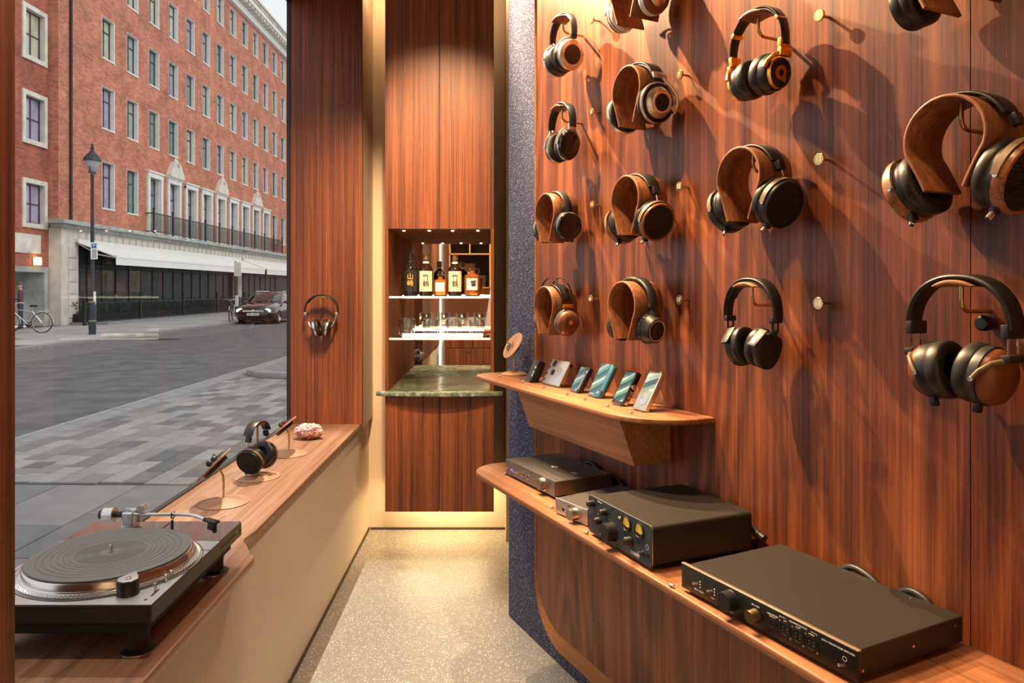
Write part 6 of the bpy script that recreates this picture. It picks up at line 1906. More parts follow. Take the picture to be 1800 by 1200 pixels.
# ---------------------------------------------------------------- facade builder
def facade(name, mat_, parent, y0, y1, z0, z1, holes, depth=0.22, x=0.0):
    ys = sorted(set([y0, y1] + [h[0] for h in holes] + [h[1] for h in holes]))
    zs = sorted(set([z0, z1] + [h[2] for h in holes] + [h[3] for h in holes]))
    V = {}; VL = []; F = []
    def vid(y, z):
        k = (y, z)
        if k not in V:
            V[k] = len(VL); VL.append((x, y, z))
        return V[k]
    for i in range(len(ys) - 1):
        for j in range(len(zs) - 1):
            cy, cz = (ys[i] + ys[i + 1]) / 2, (zs[j] + zs[j + 1]) / 2
            if any(h[0] < cy < h[1] and h[2] < cz < h[3] for h in holes): continue
            F.append((vid(ys[i], zs[j]), vid(ys[i + 1], zs[j]), vid(ys[i + 1], zs[j + 1]), vid(ys[i], zs[j + 1])))
    return MB().add(VL, F).build(name, mat_, parent, smooth=0)
def win_meshes(w, h, dep, tag_):
    fr_ = MB()
    t_ = 0.055
    fr_.bx(-dep, -dep + 0.06, -w / 2, -w / 2 + t_, 0, h).bx(-dep, -dep + 0.06, w / 2 - t_, w / 2, 0, h).bx(-dep, -dep + 0.06, -w / 2, w / 2, 0, t_).bx(-dep, -dep + 0.06, -w / 2, w / 2, h - t_, h)
    fr_.bx(-dep, -dep + 0.05, -w / 2, w / 2, h * 0.70 - 0.03, h * 0.70 + 0.03).bx(-dep, -dep + 0.05, -0.03, 0.03, 0, h)
    a = fr_.mesh('window_' + tag_, 0); a.materials.append(M['win_frame'])
    b = MB().bx(-dep + 0.012, -dep + 0.02, -w / 2, w / 2, 0, h).mesh('pane_' + tag_, 0); b.materials.append(M['win_pane'])
    c = MB().bx(-dep, -0.002, -w / 2 - 0.03, -w / 2 - 0.001, 0, h).bx(-dep, 0.004, w / 2 + 0.001, w / 2 + 0.045, 0, h).bx(-dep, 0.03, -w / 2 - 0.04, w / 2 + 0.045, -0.07, -0.001).bx(-dep, -0.002, -w / 2 - 0.03, w / 2 + 0.04, h, h + 0.03).mesh('surround_' + tag_, 0); c.materials.append(M['stone_pale'])
    return a, b, c
FX = -18.2
bl = empty('brick_building', S(FX, 28.4, ZP), SR, 'long red brick building with rows of windows across the street', 'building')
Y_OFF = 28.4
def fy(sy): return sy - Y_OFF
ROWS = ((5.15, 7.22), (8.75, 10.6), (11.92, 13.75), (15.08, 16.95), (18.28, 20.0))
NC = 17
W_O = 0.98
holes = []; wins = []
for k in range(NC):
    yc = 3.6 + 2.1 * k
    for r, (z0, z1) in enumerate(ROWS):
        if r == 0 and 2 <= k <= 10: continue
        sy = yc + Y_OFF
        if CAM_H + (VY + 15) * sy / FPX < z0: continue
        holes.append((yc - W_O / 2 - 0.03, yc + W_O / 2 + 0.04, z0 - 0.06, z1 + 0.02)); wins.append((yc, z0, z1 - z0, 0))
    if 2 <= k <= 10:
        holes.append((yc - 0.62, yc + 0.62, 4.32, 7.35)); wins.append((yc, 4.42, 2.75, 1))
facade('brick_front', M['brick'], bl, 0, 62, 4.25, 20.3, holes)
MB().add([(-0.6, 0, 4.25), (0, 0, 4.25), (0, 0, 24), (-0.6, 0, 24)], [(0, 1, 2, 3)]).build('brick_side', M['brick'], bl, smooth=0)
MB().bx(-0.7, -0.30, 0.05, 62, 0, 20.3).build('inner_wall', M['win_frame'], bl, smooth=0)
wm = {}
for (yc, z0, h, kind) in wins:
    key = (round(h, 2), kind)
    if key not in wm: wm[key] = win_meshes(W_O, h, 0.26, 'a')
    a, b_, c = wm[key]
    w_ = share('window', a, bl, (0, yc, z0))
    share('pane', b_, w_)
    share('stone_surround', c, w_)
# tall balcony doors get projecting stone architraves, every second one a broken pediment
am = MB().bx(-0.02, 0.10, -0.78, -0.56, -0.1, 2.9).bx(-0.02, 0.10, 0.56, 0.78, -0.1, 2.9).bx(-0.02, 0.12, -0.78, 0.78, 2.75, 3.0).bx(-0.02, 0.18, -0.84, 0.84, 3.0, 3.08).mesh('architrave', 0); am.materials.append(M['stone_pale'])
pm_ = MB()
pm_.prism([(-0.82, 0), (0.82, 0), (0.82, 0.12), (0.40, 0.75), (0.22, 0.90), (0.20, 0.62), (0.0, 0.50), (-0.20, 0.62), (-0.22, 0.90), (-0.40, 0.75), (-0.82, 0.12)], -0.02, 0.26, axis='x')
pm_.lathe([(0, 0), (0.15, 0.02), (0.10, 0.12), (0.17, 0.30), (0.12, 0.46), (0.05, 0.52), (0.07, 0.60), (0, 0.64)], 10, T(0.12, 0, 0.52))
pme = pm_.mesh('pediment', 30); pme.materials.append(M['stone'])
for k in range(2, 11):
    yc = 3.6 + 2.1 * k
    share('architrave', am, bl, (0, yc, 4.42))
    if k in (3, 6, 9): share('pediment', pme, bl, (0, yc, 7.5))
# roof cornice and parapet
cn = MB().bx(-0.1, 0.25, 0, 62, 20.3, 20.75).bx(-0.1, 0.75, 0, 62, 20.95, 21.25).build('roof_cornice', M['stone_pale'], bl, smooth=0)
dt_ = MB()
for k in range(90): dt_.bx(0.1, 0.68, 8 + k * 0.6, 8.28 + k * 0.6, 20.75, 20.95)
tag(dt_.build('cornice_blocks', M['stone'], bl, smooth=0), kind='stuff')
MB().bx(-0.1, 0.80, 0, 62, 21.25, 21.42).build('cornice_lead', M['stone_dirty'], bl, smooth=0)
MB().bx(-0.6, -0.2, 0, 62, 21.42, 22.6).build('parapet', M['brick'], bl, smooth=0)
MB().bx(-0.7, -0.1, 0, 62, 22.6, 22.75).build('parapet_coping', M['stone'], bl, smooth=0)
MB().bx(-6, -0.3, 40, 48, 20.3, 25.0).build('roof_storey', M['brick'], bl, smooth=0)
MB().cyl((0.06, 0.75, 4.3), (0.06, 0.75, 20.3), 0.06, seg=8).build('drain_pipe', M['iron'], bl)
# ground floor: stone zone with cornice, piers, panelled band and dark glazing
MB().bx(-0.10, 0.55, -0.5, 62, 4.12, 4.28).bx(-0.10, 0.32, -0.35, 62, 3.98, 4.12).build('shop_cornice', M['stone_dirty'], bl, smooth=0)
MB().bx(-0.10, 0.05, 1.2, 62, 3.35, 3.98).build('fascia', M['stone'], bl, smooth=0)
pnl = MB().bx(0.05, 0.08, 0.06, 0.50, 3.45, 3.90).mesh('fascia_panel', 0); pnl.materials.append(M['stone'])
for k in range(46): share('fascia_panel', pnl, bl, (0, 1.2 + k * 0.58, 0))
pier = MB().bx(-0.4, 0.12, 0, 0.35, 0, 3.98).bx(-0.4, 0.06, 0.35, 1.25, 0, 3.98).build('stone_pier', M['stone'], bl, smooth=0)
bk = MB().bx(0.06, 0.10, 0.55, 1.05, 0.2, 0.62).mesh('pier_block', 0); bk.materials.append(M['stone'])
for k in range(6): share('pier_block', bk, pier, (0, 0, k * 0.50 + 0.1))
MB().bx(-0.35, 0.06, 19.0, 19.7, 0, 3.98).build('stone_pier', M['stone'], bl, smooth=0)
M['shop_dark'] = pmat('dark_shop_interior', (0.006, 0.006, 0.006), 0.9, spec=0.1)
M['shop_glass'] = glass_pane('shop_glass', (0.60, 0.68, 0.65), 1.22)
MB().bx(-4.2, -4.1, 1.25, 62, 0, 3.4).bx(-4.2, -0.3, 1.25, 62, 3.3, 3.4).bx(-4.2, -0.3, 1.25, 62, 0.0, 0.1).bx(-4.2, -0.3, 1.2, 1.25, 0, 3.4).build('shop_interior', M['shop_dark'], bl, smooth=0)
MB().add([(-0.30, 1.25, 0.1), (-0.30, 62, 0.1), (-0.30, 62, 3.35), (-0.30, 1.25, 3.35)], [(0, 1, 2, 3)]).build('shop_glazing', M['shop_glass'], bl, smooth=0)
mul = MB().bx(-0.34, -0.26, -0.03, 0.03, 0.1, 3.35).mesh('mullion', 0); mul.materials.append(M['iron'])
for k in range(24): share('mullion', mul, bl, (0, 1.3 + k * 1.15, 0))
MB().bx(-0.34, -0.26, 1.25, 30, 2.45, 2.55).bx(-0.34, -0.26, 1.25, 30, 0.1, 0.8).build('transom', M['iron'], bl, smooth=0)
# green top lights, a slight glow put into the glass
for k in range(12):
    MB().bx(-0.40, -0.38, 1.36 + k * 1.15, 2.38 + k * 1.15, 2.05, 2.42).bx(-0.40, -0.38, 1.36 + k * 1.15, 2.38 + k * 1.15, 2.75, 3.05).build('top_light', pmat('green_glow_glass', (0.02, 0.26, 0.20), 0.15, emit=(0.02, 0.30, 0.22), estr=0.35) if 'green_glow_glass' not in bpy.data.materials else bpy.data.materials['green_glow_glass'], bl, smooth=0)
# things inside the restaurant; cream and warm glowing panels are added bright patches
random.seed(3)
for (y_, z_, w_, h_, col, lab) in ((6.6, 1.35, 1.0, 0.9, (0.55, 0.50, 0.36), 'cream glowing panel added deep inside the restaurant, left one'), (9.3, 1.3, 1.2, 1.1, (0.50, 0.46, 0.32), 'cream glowing panel added inside the restaurant above the terrace'),
                                   (13.6, 1.2, 1.6, 1.2, (0.62, 0.58, 0.44), 'wide warm glowing panel added inside the restaurant'), (16.6, 1.3, 0.35, 1.3, (0.30, 0.12, 0.45), 'narrow purple poster inside the restaurant')):
    o = MB().bx(-0.03, 0.0, -w_ / 2, w_ / 2, 0, h_).bx(-0.035, -0.03, -w_ / 2 - 0.04, w_ / 2 + 0.04, -0.04, h_ + 0.04).build('glow_panel', pmat('glow_panel_' + str(int(y_ * 10)), col, 0.5, var=0.3, vscale=3, emit=col, estr=0.5), smooth=0)
    o.location = S(FX - 0.9, y_ + Y_OFF, ZP + z_); o.rotation_euler = (0, 0, SR)
    tag(o, lab, 'poster')
M['leaf'] = pmat('dark_leaves', (0.02, 0.075, 0.03), 0.6, var=0.4, vscale=20)
def leaves(name, n, box_, size, label, cat, loc):
    q = MB()
    for i in range(n):
        p = Vector((random.uniform(*box_[0]), random.uniform(*box_[1]), random.uniform(*box_[2])))
        e = Euler((random.uniform(0, 6), random.uniform(0, 6), random.uniform(0, 6))).to_matrix()
        s = size * random.uniform(0.6, 1.3)
        q.add([p + e @ Vector(v) * s for v in ((-0.5, 0, 0), (0, -0.22, 0.05), (0.6, 0, 0), (0, 0.22, 0.05))], [(0, 1, 2, 3)])
    o = q.build(name, M['leaf'], smooth=0)
    o.location = loc; o.rotation_euler = (0, 0, SR)
    return tag(o, label, cat, kind=None)
leaves('indoor_plant', 260, ((-0.3, 0.3), (-0.7, 0.7), (0.6, 2.3)), 0.22, 'leafy plant behind the restaurant glass, left one', 'plant', S(FX - 0.75, 4.9 + Y_OFF, ZP))
leaves('indoor_plant', 220, ((-0.3, 0.3), (-0.6, 0.6), (0.6, 2.2)), 0.22, 'leafy plant behind the restaurant glass, right one', 'plant', S(FX - 0.75, 8.0 + Y_OFF, ZP))
# balcony
bc = empty('balcony_railing', S(FX, 35.3, ZP + 4.30), SR, 'black iron balcony railing along the tall first-floor windows', 'railing')
BL = 20.4
MB().bx(0.40, 0.46, 0, BL, 0.98, 1.03).bx(0.40, 0.46, 0, BL, 0.08, 0.12).bx(0, 0.46, 0, 0.04, 0.98, 1.03).bx(0, 0.46, 0, 0.04, 0.08, 0.12).build('rails', M['iron'], bc, smooth=0)
q = MB()
for k in range(int(BL / 0.13)): q.bx(0.42, 0.44, k * 0.13, k * 0.13 + 0.02, 0.1, 1.0)
tag(q.build('balusters', M['iron'], bc, smooth=0), kind='stuff')
pme_ = MB().bx(0.39, 0.47, -0.04, 0.04, 0, 1.16).lathe([(0, 1.15), (0.06, 1.18), (0.07, 1.24), (0, 1.32)], 8, T(0.43, 0, 0)).mesh('post', 30); pme_.materials.append(M['iron'])
for k in range(11): share('post', pme_, bc, (0, 0.02 + k * 2.03, 0))
# awnings
def awning(y0, y1, label):
    t = empty('awning', S(FX, y0, ZP), SR, label, 'awning')
    L_ = y1 - y0
    MB().add([(0.08, 0, 3.50), (0.08, L_, 3.50), (1.80, L_, 2.86), (1.80, 0, 2.86), (0.08, 0, 3.46), (0.08, L_, 3.46), (1.78, L_, 2.82), (1.78, 0, 2.82)], [(0, 1, 2, 3), (7, 6, 5, 4), (0, 3, 7, 4), (1, 5, 6, 2), (3, 2, 6, 7), (0, 4, 5, 1)]).build('canvas', M['canvas'], t, smooth=0)
    MB().bx(1.76, 1.84, 0, L_, 2.80, 2.90).build('front_bar', M['white_plastic'], t, smooth=0)
    MB().bx(1.80, 1.82, 0.0, L_, 2.50, 2.80).build('valance', M['canvas'], t, smooth=0)
    MB().bx(0.06, 0.22, 0, L_, 3.44, 3.58).build('cassette', M['stone_pale'], t, smooth=0)
    for yy in (0.15, L_ * 0.5, L_ - 0.15):
        MB().tube([(0.12, yy, 3.40), (0.9, yy + 0.1, 2.95), (1.76, yy, 2.80)], 0.03, 6).build('folding_arm', M['stone_pale'], t)
awning(29.4, 47.6, 'long cream awning over the restaurant terrace')
awning(48.0, 66.0, 'cream awning farther down the street behind the parked car')
# terrace railing and planting
rl = empty('terrace_railing', S(FX + 1.0, 28.5, ZP), SR, 'low black iron railing in front of the restaurant', 'railing')
RL = 22.0
MB().bx(-0.02, 0.02, 0, RL, 0.90, 0.94).bx(-0.02, 0.02, 0, RL, 0.12, 0.16).build('rails', M['iron'], rl, smooth=0)
q = MB()
for k in range(int(RL / 0.14)): q.bx(-0.01, 0.01, k * 0.14, k * 0.14 + 0.02, 0.0, 0.92)
tag(q.build('bars', M['iron'], rl, smooth=0), kind='stuff')
lp = MB().bx(-0.04, 0.04, -0.04, 0.04, 0, 1.05).lathe([(0, 1.05), (0.07, 1.07), (0.05, 1.14), (0.08, 1.22), (0.03, 1.30), (0, 1.36)], 8).mesh('post', 30); lp.materials.append(M['iron'])
for k in range(6): share('post', lp, rl, (0, k * 4.4, 0))
pb = MB().bx(-0.35, 0.35, 0, 20, 0, 0.45).build('planter', pmat('dark_planter', (0.012, 0.013, 0.014), 0.6), smooth=0)
pb.location = S(FX + 0.45, 29.2, ZP); pb.rotation_euler = (0, 0, SR); tag(pb, 'dark planter trough behind the low railing', 'planter')
hd = leaves('hedge', 1500, ((-0.35, 0.35), (0, 20), (0.42, 0.95)), 0.15, 'dark green hedge growing in the terrace planter', 'hedge', S(FX + 0.45, 29.2, ZP))
st_ = struct(MB().bx(-0.4, 1.6, 0, 40, 0, 0.10).build('trim_terrace_step', M['kerb'], loc=S(FX + 0.1, 29.0, ZP), rotz=SR, smooth=0))

# ---------------------------------------------------------------- brick wing at the left with stone framed windows
wg = empty('brick_wing', S(-18.6, 20.0, ZP), SR, 'dark brick wing with stone-framed windows and a doorway at the left', 'building')
wz = ((10.55, 12.35), (7.3, 9.0), (4.05, 5.6))
wy0, wy1 = 26.98 - 20, 28.08 - 20
hs = [(wy0, wy1, a, b_) for a, b_ in wz] + [(4.6, 8.05, 0.0, 2.15)]
facade('brick_front', M['brick_dark'], wg, 0, 8.6, 0, 24, hs)
for (a, b_) in wz:
    h_ = b_ - a; w_ = wy1 - wy0
    wn = MB().bx(-0.2, -0.14, 0, 0.05, 0, h_).bx(-0.2, -0.14, w_ - 0.05, w_, 0, h_).bx(-0.2, -0.14, 0, w_, 0, 0.05).bx(-0.2, -0.14, 0, w_, h_ - 0.05, h_).bx(-0.2, -0.15, w_ / 2 - 0.03, w_ / 2 + 0.03, 0, h_).bx(-0.2, -0.15, 0, w_, h_ * 0.5 - 0.025, h_ * 0.5 + 0.025).build('window', M['win_frame'], wg, smooth=0)
    wn.location = (0, wy0, a)
    MB().bx(-0.19, -0.18, 0, w_, 0, h_).build('pane', M['win_pane'], wn, smooth=0)
    MB().bx(-0.2, 0.06, -0.18, 0.0, -0.18, h_ + 0.18).bx(-0.2, 0.06, w_, w_ + 0.18, -0.18, h_ + 0.18).bx(-0.2, 0.06, 0, w_, h_, h_ + 0.18).bx(-0.2, 0.08, 0, w_, -0.18, 0).build('stone_surround', M['stone'], wn, smooth=0)
MB().bx(-1.6, -1.5, 4.5, 8.2, 0, 2.3).build('door_leaf', M['iron'], wg, smooth=0)
MB().bx(-1.6, 0.0, 8.05, 8.15, 0, 2.15).bx(-1.6, 0.0, 4.5, 4.6, 0, 2.15).bx(-1.6, 0, 4.5, 8.15, 2.15, 2.25).build('door_reveal', M['stone_dirty'], wg, smooth=0)
MB().bx(-0.02, 0.07, 4.4, 8.05, 2.15, 2.36).bx(-0.02, 0.07, 8.05, 8.28, 0, 2.36).build('door_surround', M['stone_dirty'], wg, smooth=0)
pq = MB().bx(0, 0.05, 6.3, 7.85, 2.88, 3.62).build('relief_plaque', M['stone'], wg, smooth=0)
MB().lathe([(0, 0), (0.22, 0.02), (0.26, 0.2), (0.18, 0.36), (0.10, 0.40), (0.12, 0.5), (0, 0.58)], 12, T(0.05, 7.25, 2.92), sx=0.2).build('relief_figure', M['stone'], pq)
wl = MB().box((0.12, 0, 0), (0.16, 0.30, 0.30), 0.03).build('wall_lamp', pmat('lamp_glow', (1, 0.9, 0.6), 0.4, emit=(1.0, 0.78, 0.38), estr=5.0))
wl.location = S(-18.6 + 0.0, 27.55, ZP + 2.58); wl.rotation_euler = (0, 0, SR)
tag(wl, 'glowing square wall lamp above the doorway', 'lamp')
MB().bx(-0.03, 0.0, -0.17, 0.17, -0.17, 0.17).bx(-0.0, 0.04, -0.10, 0.10, -0.1, 0.1).build('back_plate', M['iron'], wl, smooth=0)

# ---------------------------------------------------------------- street lamp
lp = empty('street_lamp', S(-13.55, 22.9, ZP), SR, 'tall blue-black street lamp with a lantern head', 'street lamp')
MB().lathe([(0, 0), (0.11, 0), (0.11, 0.95), (0.085, 1.05), (0.075, 1.15), (0.06, 1.3), (0.055, 3.0), (0.048, 5.1), (0.06, 5.14), (0.06, 5.2), (0.035, 5.25), (0, 5.25)], 14).build('column', M['iron_blue'], lp, smooth=50)
for z_ in (0.42, 1.04, 1.16): MB().lathe([(0.118, 0), (0.118, 0.05)], 14, T(0, 0, z_)).build('ring', pmat('yellow_ring', (0.25, 0.22, 0.05), 0.6) if 'yellow_ring' not in bpy.data.materials else bpy.data.materials['yellow_ring'], lp)
MB().tube([(0, -0.15, 5.30), (0, -0.16, 5.45), (0, -0.13, 5.55)], 0.02, 6).tube([(0, 0.15, 5.30), (0, 0.16, 5.45), (0, 0.13, 5.55)], 0.02, 6).bx(-0.03, 0.03, -0.17, 0.17, 5.24, 5.31).build('cradle', M['iron_blue'], lp)
MB().lathe([(0.08, 5.30), (0.16, 5.42), (0.20, 5.62), (0.20, 5.66)], 12).build('lantern_glass', pmat('lantern_frost', (0.30, 0.33, 0.34), 0.3), lp)
MB().lathe([(0.20, 5.66), (0.27, 5.66), (0.26, 5.74), (0.17, 5.86), (0.08, 5.95), (0.05, 6.02), (0.065, 6.07), (0.03, 6.12), (0.045, 6.17), (0, 6.24)], 14).build('lantern_cap', M['iron_blue'], lp, smooth=40)
sg = empty('parking_sign', S(-13.45, 22.84, ZP + 2.45), SR, 'white and blue parking sign strapped to the street lamp', 'sign')
MB().bx(-0.11, 0.11, -0.02, 0, 0, 0.55).build('plate', M['white_print'], sg, smooth=0)
MB().bx(-0.075, 0.075, -0.024, -0.0205, 0.36, 0.51).build('blue_square', pmat('sign_blue', (0.03, 0.12, 0.42), 0.5), sg, smooth=0)
text_part('P', 0.15, M['white_print'], sg, T(0, -0.026, 0.435) @ RX(90))
q = MB()
for k in range(6): q.bx(-0.08 + 0.02 * (k % 2), 0.08, -0.0224, -0.0204, 0.05 + k * 0.048, 0.07 + k * 0.048)
q.build('small_print', M['ink'], sg, smooth=0)
sg2 = empty('notice_plate', S(-13.45, 22.84, ZP + 0.98), SR, 'narrow white notice low on the street lamp', 'sign')
MB().bx(-0.02, 0.055, -0.02, 0, 0, 0.42).build('plate', M['white_print'], sg2, smooth=0)
MB().bx(-0.015, 0.05, -0.023, -0.0202, 0.0, 0.09).build('blue_foot', bpy.data.materials['sign_blue'], sg2, smooth=0)
sp = empty('sign_post', S(-14.9, 38.6, ZP), SR, 'grey sign post with narrow plates beside the parked car', 'sign post')
MB().cyl((0, 0, 0), (0, 0, 3.0), 0.05, seg=10).build('post', M['iron_blue'], sp)
MB().bx(-0.06, 0.32, -0.07, -0.05, 2.2, 2.95).build('plate', M['stone_pale'], sp, smooth=0)
MB().bx(0.0, 0.18, -0.07, -0.05, 0.55, 1.15).build('plate', M['stone_pale'], sp, smooth=0)

# ---------------------------------------------------------------- car: local y to the rear, front at y = 0
M['car_paint'] = pmat('dark_brown_paint', (0.010, 0.009, 0.009), 0.12, 0.2, coat=1.0)
M['car_glass'] = pmat('car_glass', (0.02, 0.02, 0.022), 0.03, coat=1.0)
M['tyre'] = pmat('tyre', (0.012, 0.012, 0.012), 0.8)
M['headlight'] = pmat('headlight', (0.9, 0.88, 0.8), 0.1, emit=(1.0, 0.93, 0.78), estr=4.0)
car = empty('estate_car', S(-11.3, 31.3, ZR), SR, 'dark estate car with lit headlamps at the far kerb', 'car')
stn = [  # y, z_low, z_mid(widest), z_top, half width low, half width mid, half width top
    (0.00, 0.28, 0.48, 0.62, 0.60, 0.70, 0.62), (0.10, 0.20, 0.46, 0.72, 0.78, 0.82, 0.72), (0.35, 0.18, 0.50, 0.80, 0.86, 0.88, 0.76), (0.80, 0.18, 0.55, 0.87, 0.88, 0.90, 0.78),
    (1.30, 0.18, 0.58, 0.93, 0.88, 0.90, 0.79), (1.6, 0.18, 0.60, 0.96, 0.88, 0.90, 0.80), (2.6, 0.18, 0.62, 0.97, 0.88, 0.905, 0.81), (3.6, 0.18, 0.62, 0.99, 0.88, 0.90, 0.80), (4.3, 0.20, 0.60, 1.00, 0.84, 0.87, 0.77), (4.55, 0.28, 0.58, 0.95, 0.74, 0.78, 0.70)]
V = []; F = []
for (y, zl, zm, zt_, wl_, wm_, wt_) in stn:
    zt2 = zt_ + 0.03
    for (x, z) in ((-wl_ * 0.9, zl), (-wl_, zl + 0.08), (-wm_, zm), (-wm_ * 0.985, (zm + zt_) / 2 + 0.03), (-wt_, zt_), (-wt_ * 0.55, zt2), (wt_ * 0.55, zt2), (wt_, zt_), (wm_ * 0.985, (zm + zt_) / 2 + 0.03), (wm_, zm), (wl_, zl + 0.08), (wl_ * 0.9, zl)):
        V.append((x, y, z))
for i in range(len(stn) - 1):
    for j in range(12):
        F.append((i * 12 + j, i * 12 + (j + 1) % 12, i * 12 + 12 + (j + 1) % 12, i * 12 + 12 + j))
F += [tuple(range(12)), tuple(len(V) - 12 + j for j in range(12))]
body = MB().add(V, F).build('body', M['car_paint'], car, smooth=50)
# greenhouse
gs = [(1.32, 0.94, 0.95, 0.80, 0.78), (1.85, 0.96, 1.30, 0.82, 0.66), (2.15, 0.96, 1.405, 0.82, 0.63), (2.9, 0.97, 1.44, 0.82, 0.63), (3.7, 0.98, 1.42, 0.82, 0.62), (4.2, 0.99, 1.34, 0.80, 0.60), (4.5, 0.98, 1.02, 0.74, 0.68)]
V = []; F = []
for (y, zb_, zr_, wb_, wr_) in gs:
    for (x, z) in ((-wb_, zb_), (-(wb_ + wr_) / 2 - 0.02, (zb_ + zr_) / 2), (-wr_, zr_ - 0.02), (-wr_ * 0.5, zr_), (wr_ * 0.5, zr_), (wr_, zr_ - 0.02), ((wb_ + wr_) / 2 + 0.02, (zb_ + zr_) / 2), (wb_, zb_)):
        V.append((x, y, z))
for i in range(len(gs) - 1):
    for j in range(7): F.append((i * 8 + j, i * 8 + j + 1, i * 8 + 9 + j, i * 8 + 8 + j))
MB().add(V, F).build('cabin_glass', M['car_glass'], car, smooth=50)
rf = MB()
V = []; F = []
for (y, zb_, zr_, wb_, wr_) in gs[2:6]:
    for (x, z) in ((-wr_ - 0.01, zr_ - 0.035), (-wr_ * 0.5, zr_ + 0.012), (wr_ * 0.5, zr_ + 0.012), (wr_ + 0.01, zr_ - 0.035)): V.append((x, y, z))
for i in range(3):
    for j in range(3): F.append((i * 4 + j, i * 4 + j + 1, i * 4 + 5 + j, i * 4 + 4 + j))
MB().add(V, F).build('roof', M['car_paint'], car, smooth=50)
for s in (-1, 1):
    MB().tube([(s * 0.79, 1.30, 0.96), (s * 0.68, 1.85, 1.30), (s * 0.645, 2.15, 1.40)], 0.028, 6).build('pillar', M['car_paint'], car)
    MB().tube([(s * 0.83, 2.75, 0.98), (s * 0.66, 2.80, 1.42)], 0.03, 6).tube([(s * 0.83, 3.6, 0.98), (s * 0.66, 3.65, 1.41)], 0.035, 6).build('door_pillar', M['car_paint'], car)
    MB().tube([(s * 0.62, 2.15, 1.44), (s * 0.62, 2.3, 1.48), (s * 0.62, 3.9, 1.46), (s * 0.61, 4.1, 1.40)], 0.022, 8).build('roof_rail', M['silver'], car)
    MB().box((s * 0.98, 1.62, 0.98), (0.20, 0.12, 0.13), 0.04).tube([(s * 0.82, 1.62, 0.95), (s * 0.92, 1.62, 0.97)], 0.025, 6).build('wing_mirror', M['car_paint'], car)
    MB().lathe([(0, 0.01), (0.19, 0.0), (0.21, -0.05), (0, -0.05)], 16, T(s * 0.56, 0.045, 0.615) @ RX(90) @ RY(s * -18) @ RZ(0), sx=1.0, sy=0.48).build('headlamp', M['headlight'], car)
    for yy in (0.85, 3.55):
        wh = MB().lathe([(0.20, -0.10), (0.30, -0.11), (0.32, -0.08), (0.32, 0.08), (0.30, 0.11), (0.20, 0.10)], 24, T(s * 0.80, yy, 0.32), 'x', closed=True).build('tyre', M['tyre'], car)
        MB().lathe([(0, 0.06), (0.06, 0.09), (0.19, 0.07), (0.21, 0.10), (0.21, -0.1), (0, -0.1)], 20, T(s * 0.80, yy, 0.32) @ (Matrix.Identity(4) if s > 0 else RZ(180)), 'x').build('wheel', M['silver'], wh)
MB().bx(-0.46, 0.46, -0.025, 0.05, 0.56, 0.64, 0.01).build('grille_bar', M['chrome'], car)
MB().bx(-0.62, 0.62, 0.0, 0.08, 0.24, 0.36, 0.02).build('lower_grille', M['tyre'], car)
bd = MB().lathe([(0.062, 0.0), (0.070, -0.01), (0.070, -0.03), (0.058, -0.035), (0.056, -0.02), (0, -0.02)], 20, T(0, -0.02, 0.605), 'y').build('badge', M['chrome'], car)
text_part('W', 0.075, M['chrome'], bd, T(0, -0.052, 0.59) @ RX(90), depth=0.003)
text_part('V', 0.055, M['chrome'], bd, T(0, -0.052, 0.635) @ RX(90), depth=0.003)
np_ = MB().bx(-0.27, 0.27, -0.045, -0.02, 0.40, 0.51, 0.004).build('number_plate', M['white_print'], car, smooth=0)
text_part('GX17 WUH', 0.095, M['ink'], np_, T(0, -0.047, 0.452) @ RX(90), depth=0.001, bold=0.002)
for s in (-0.35, 0.3):
    MB().tube([(s, 1.36, 0.985), (s + 0.5, 1.45, 1.04)], 0.010, 6).build('wiper', M['tyre'], car)

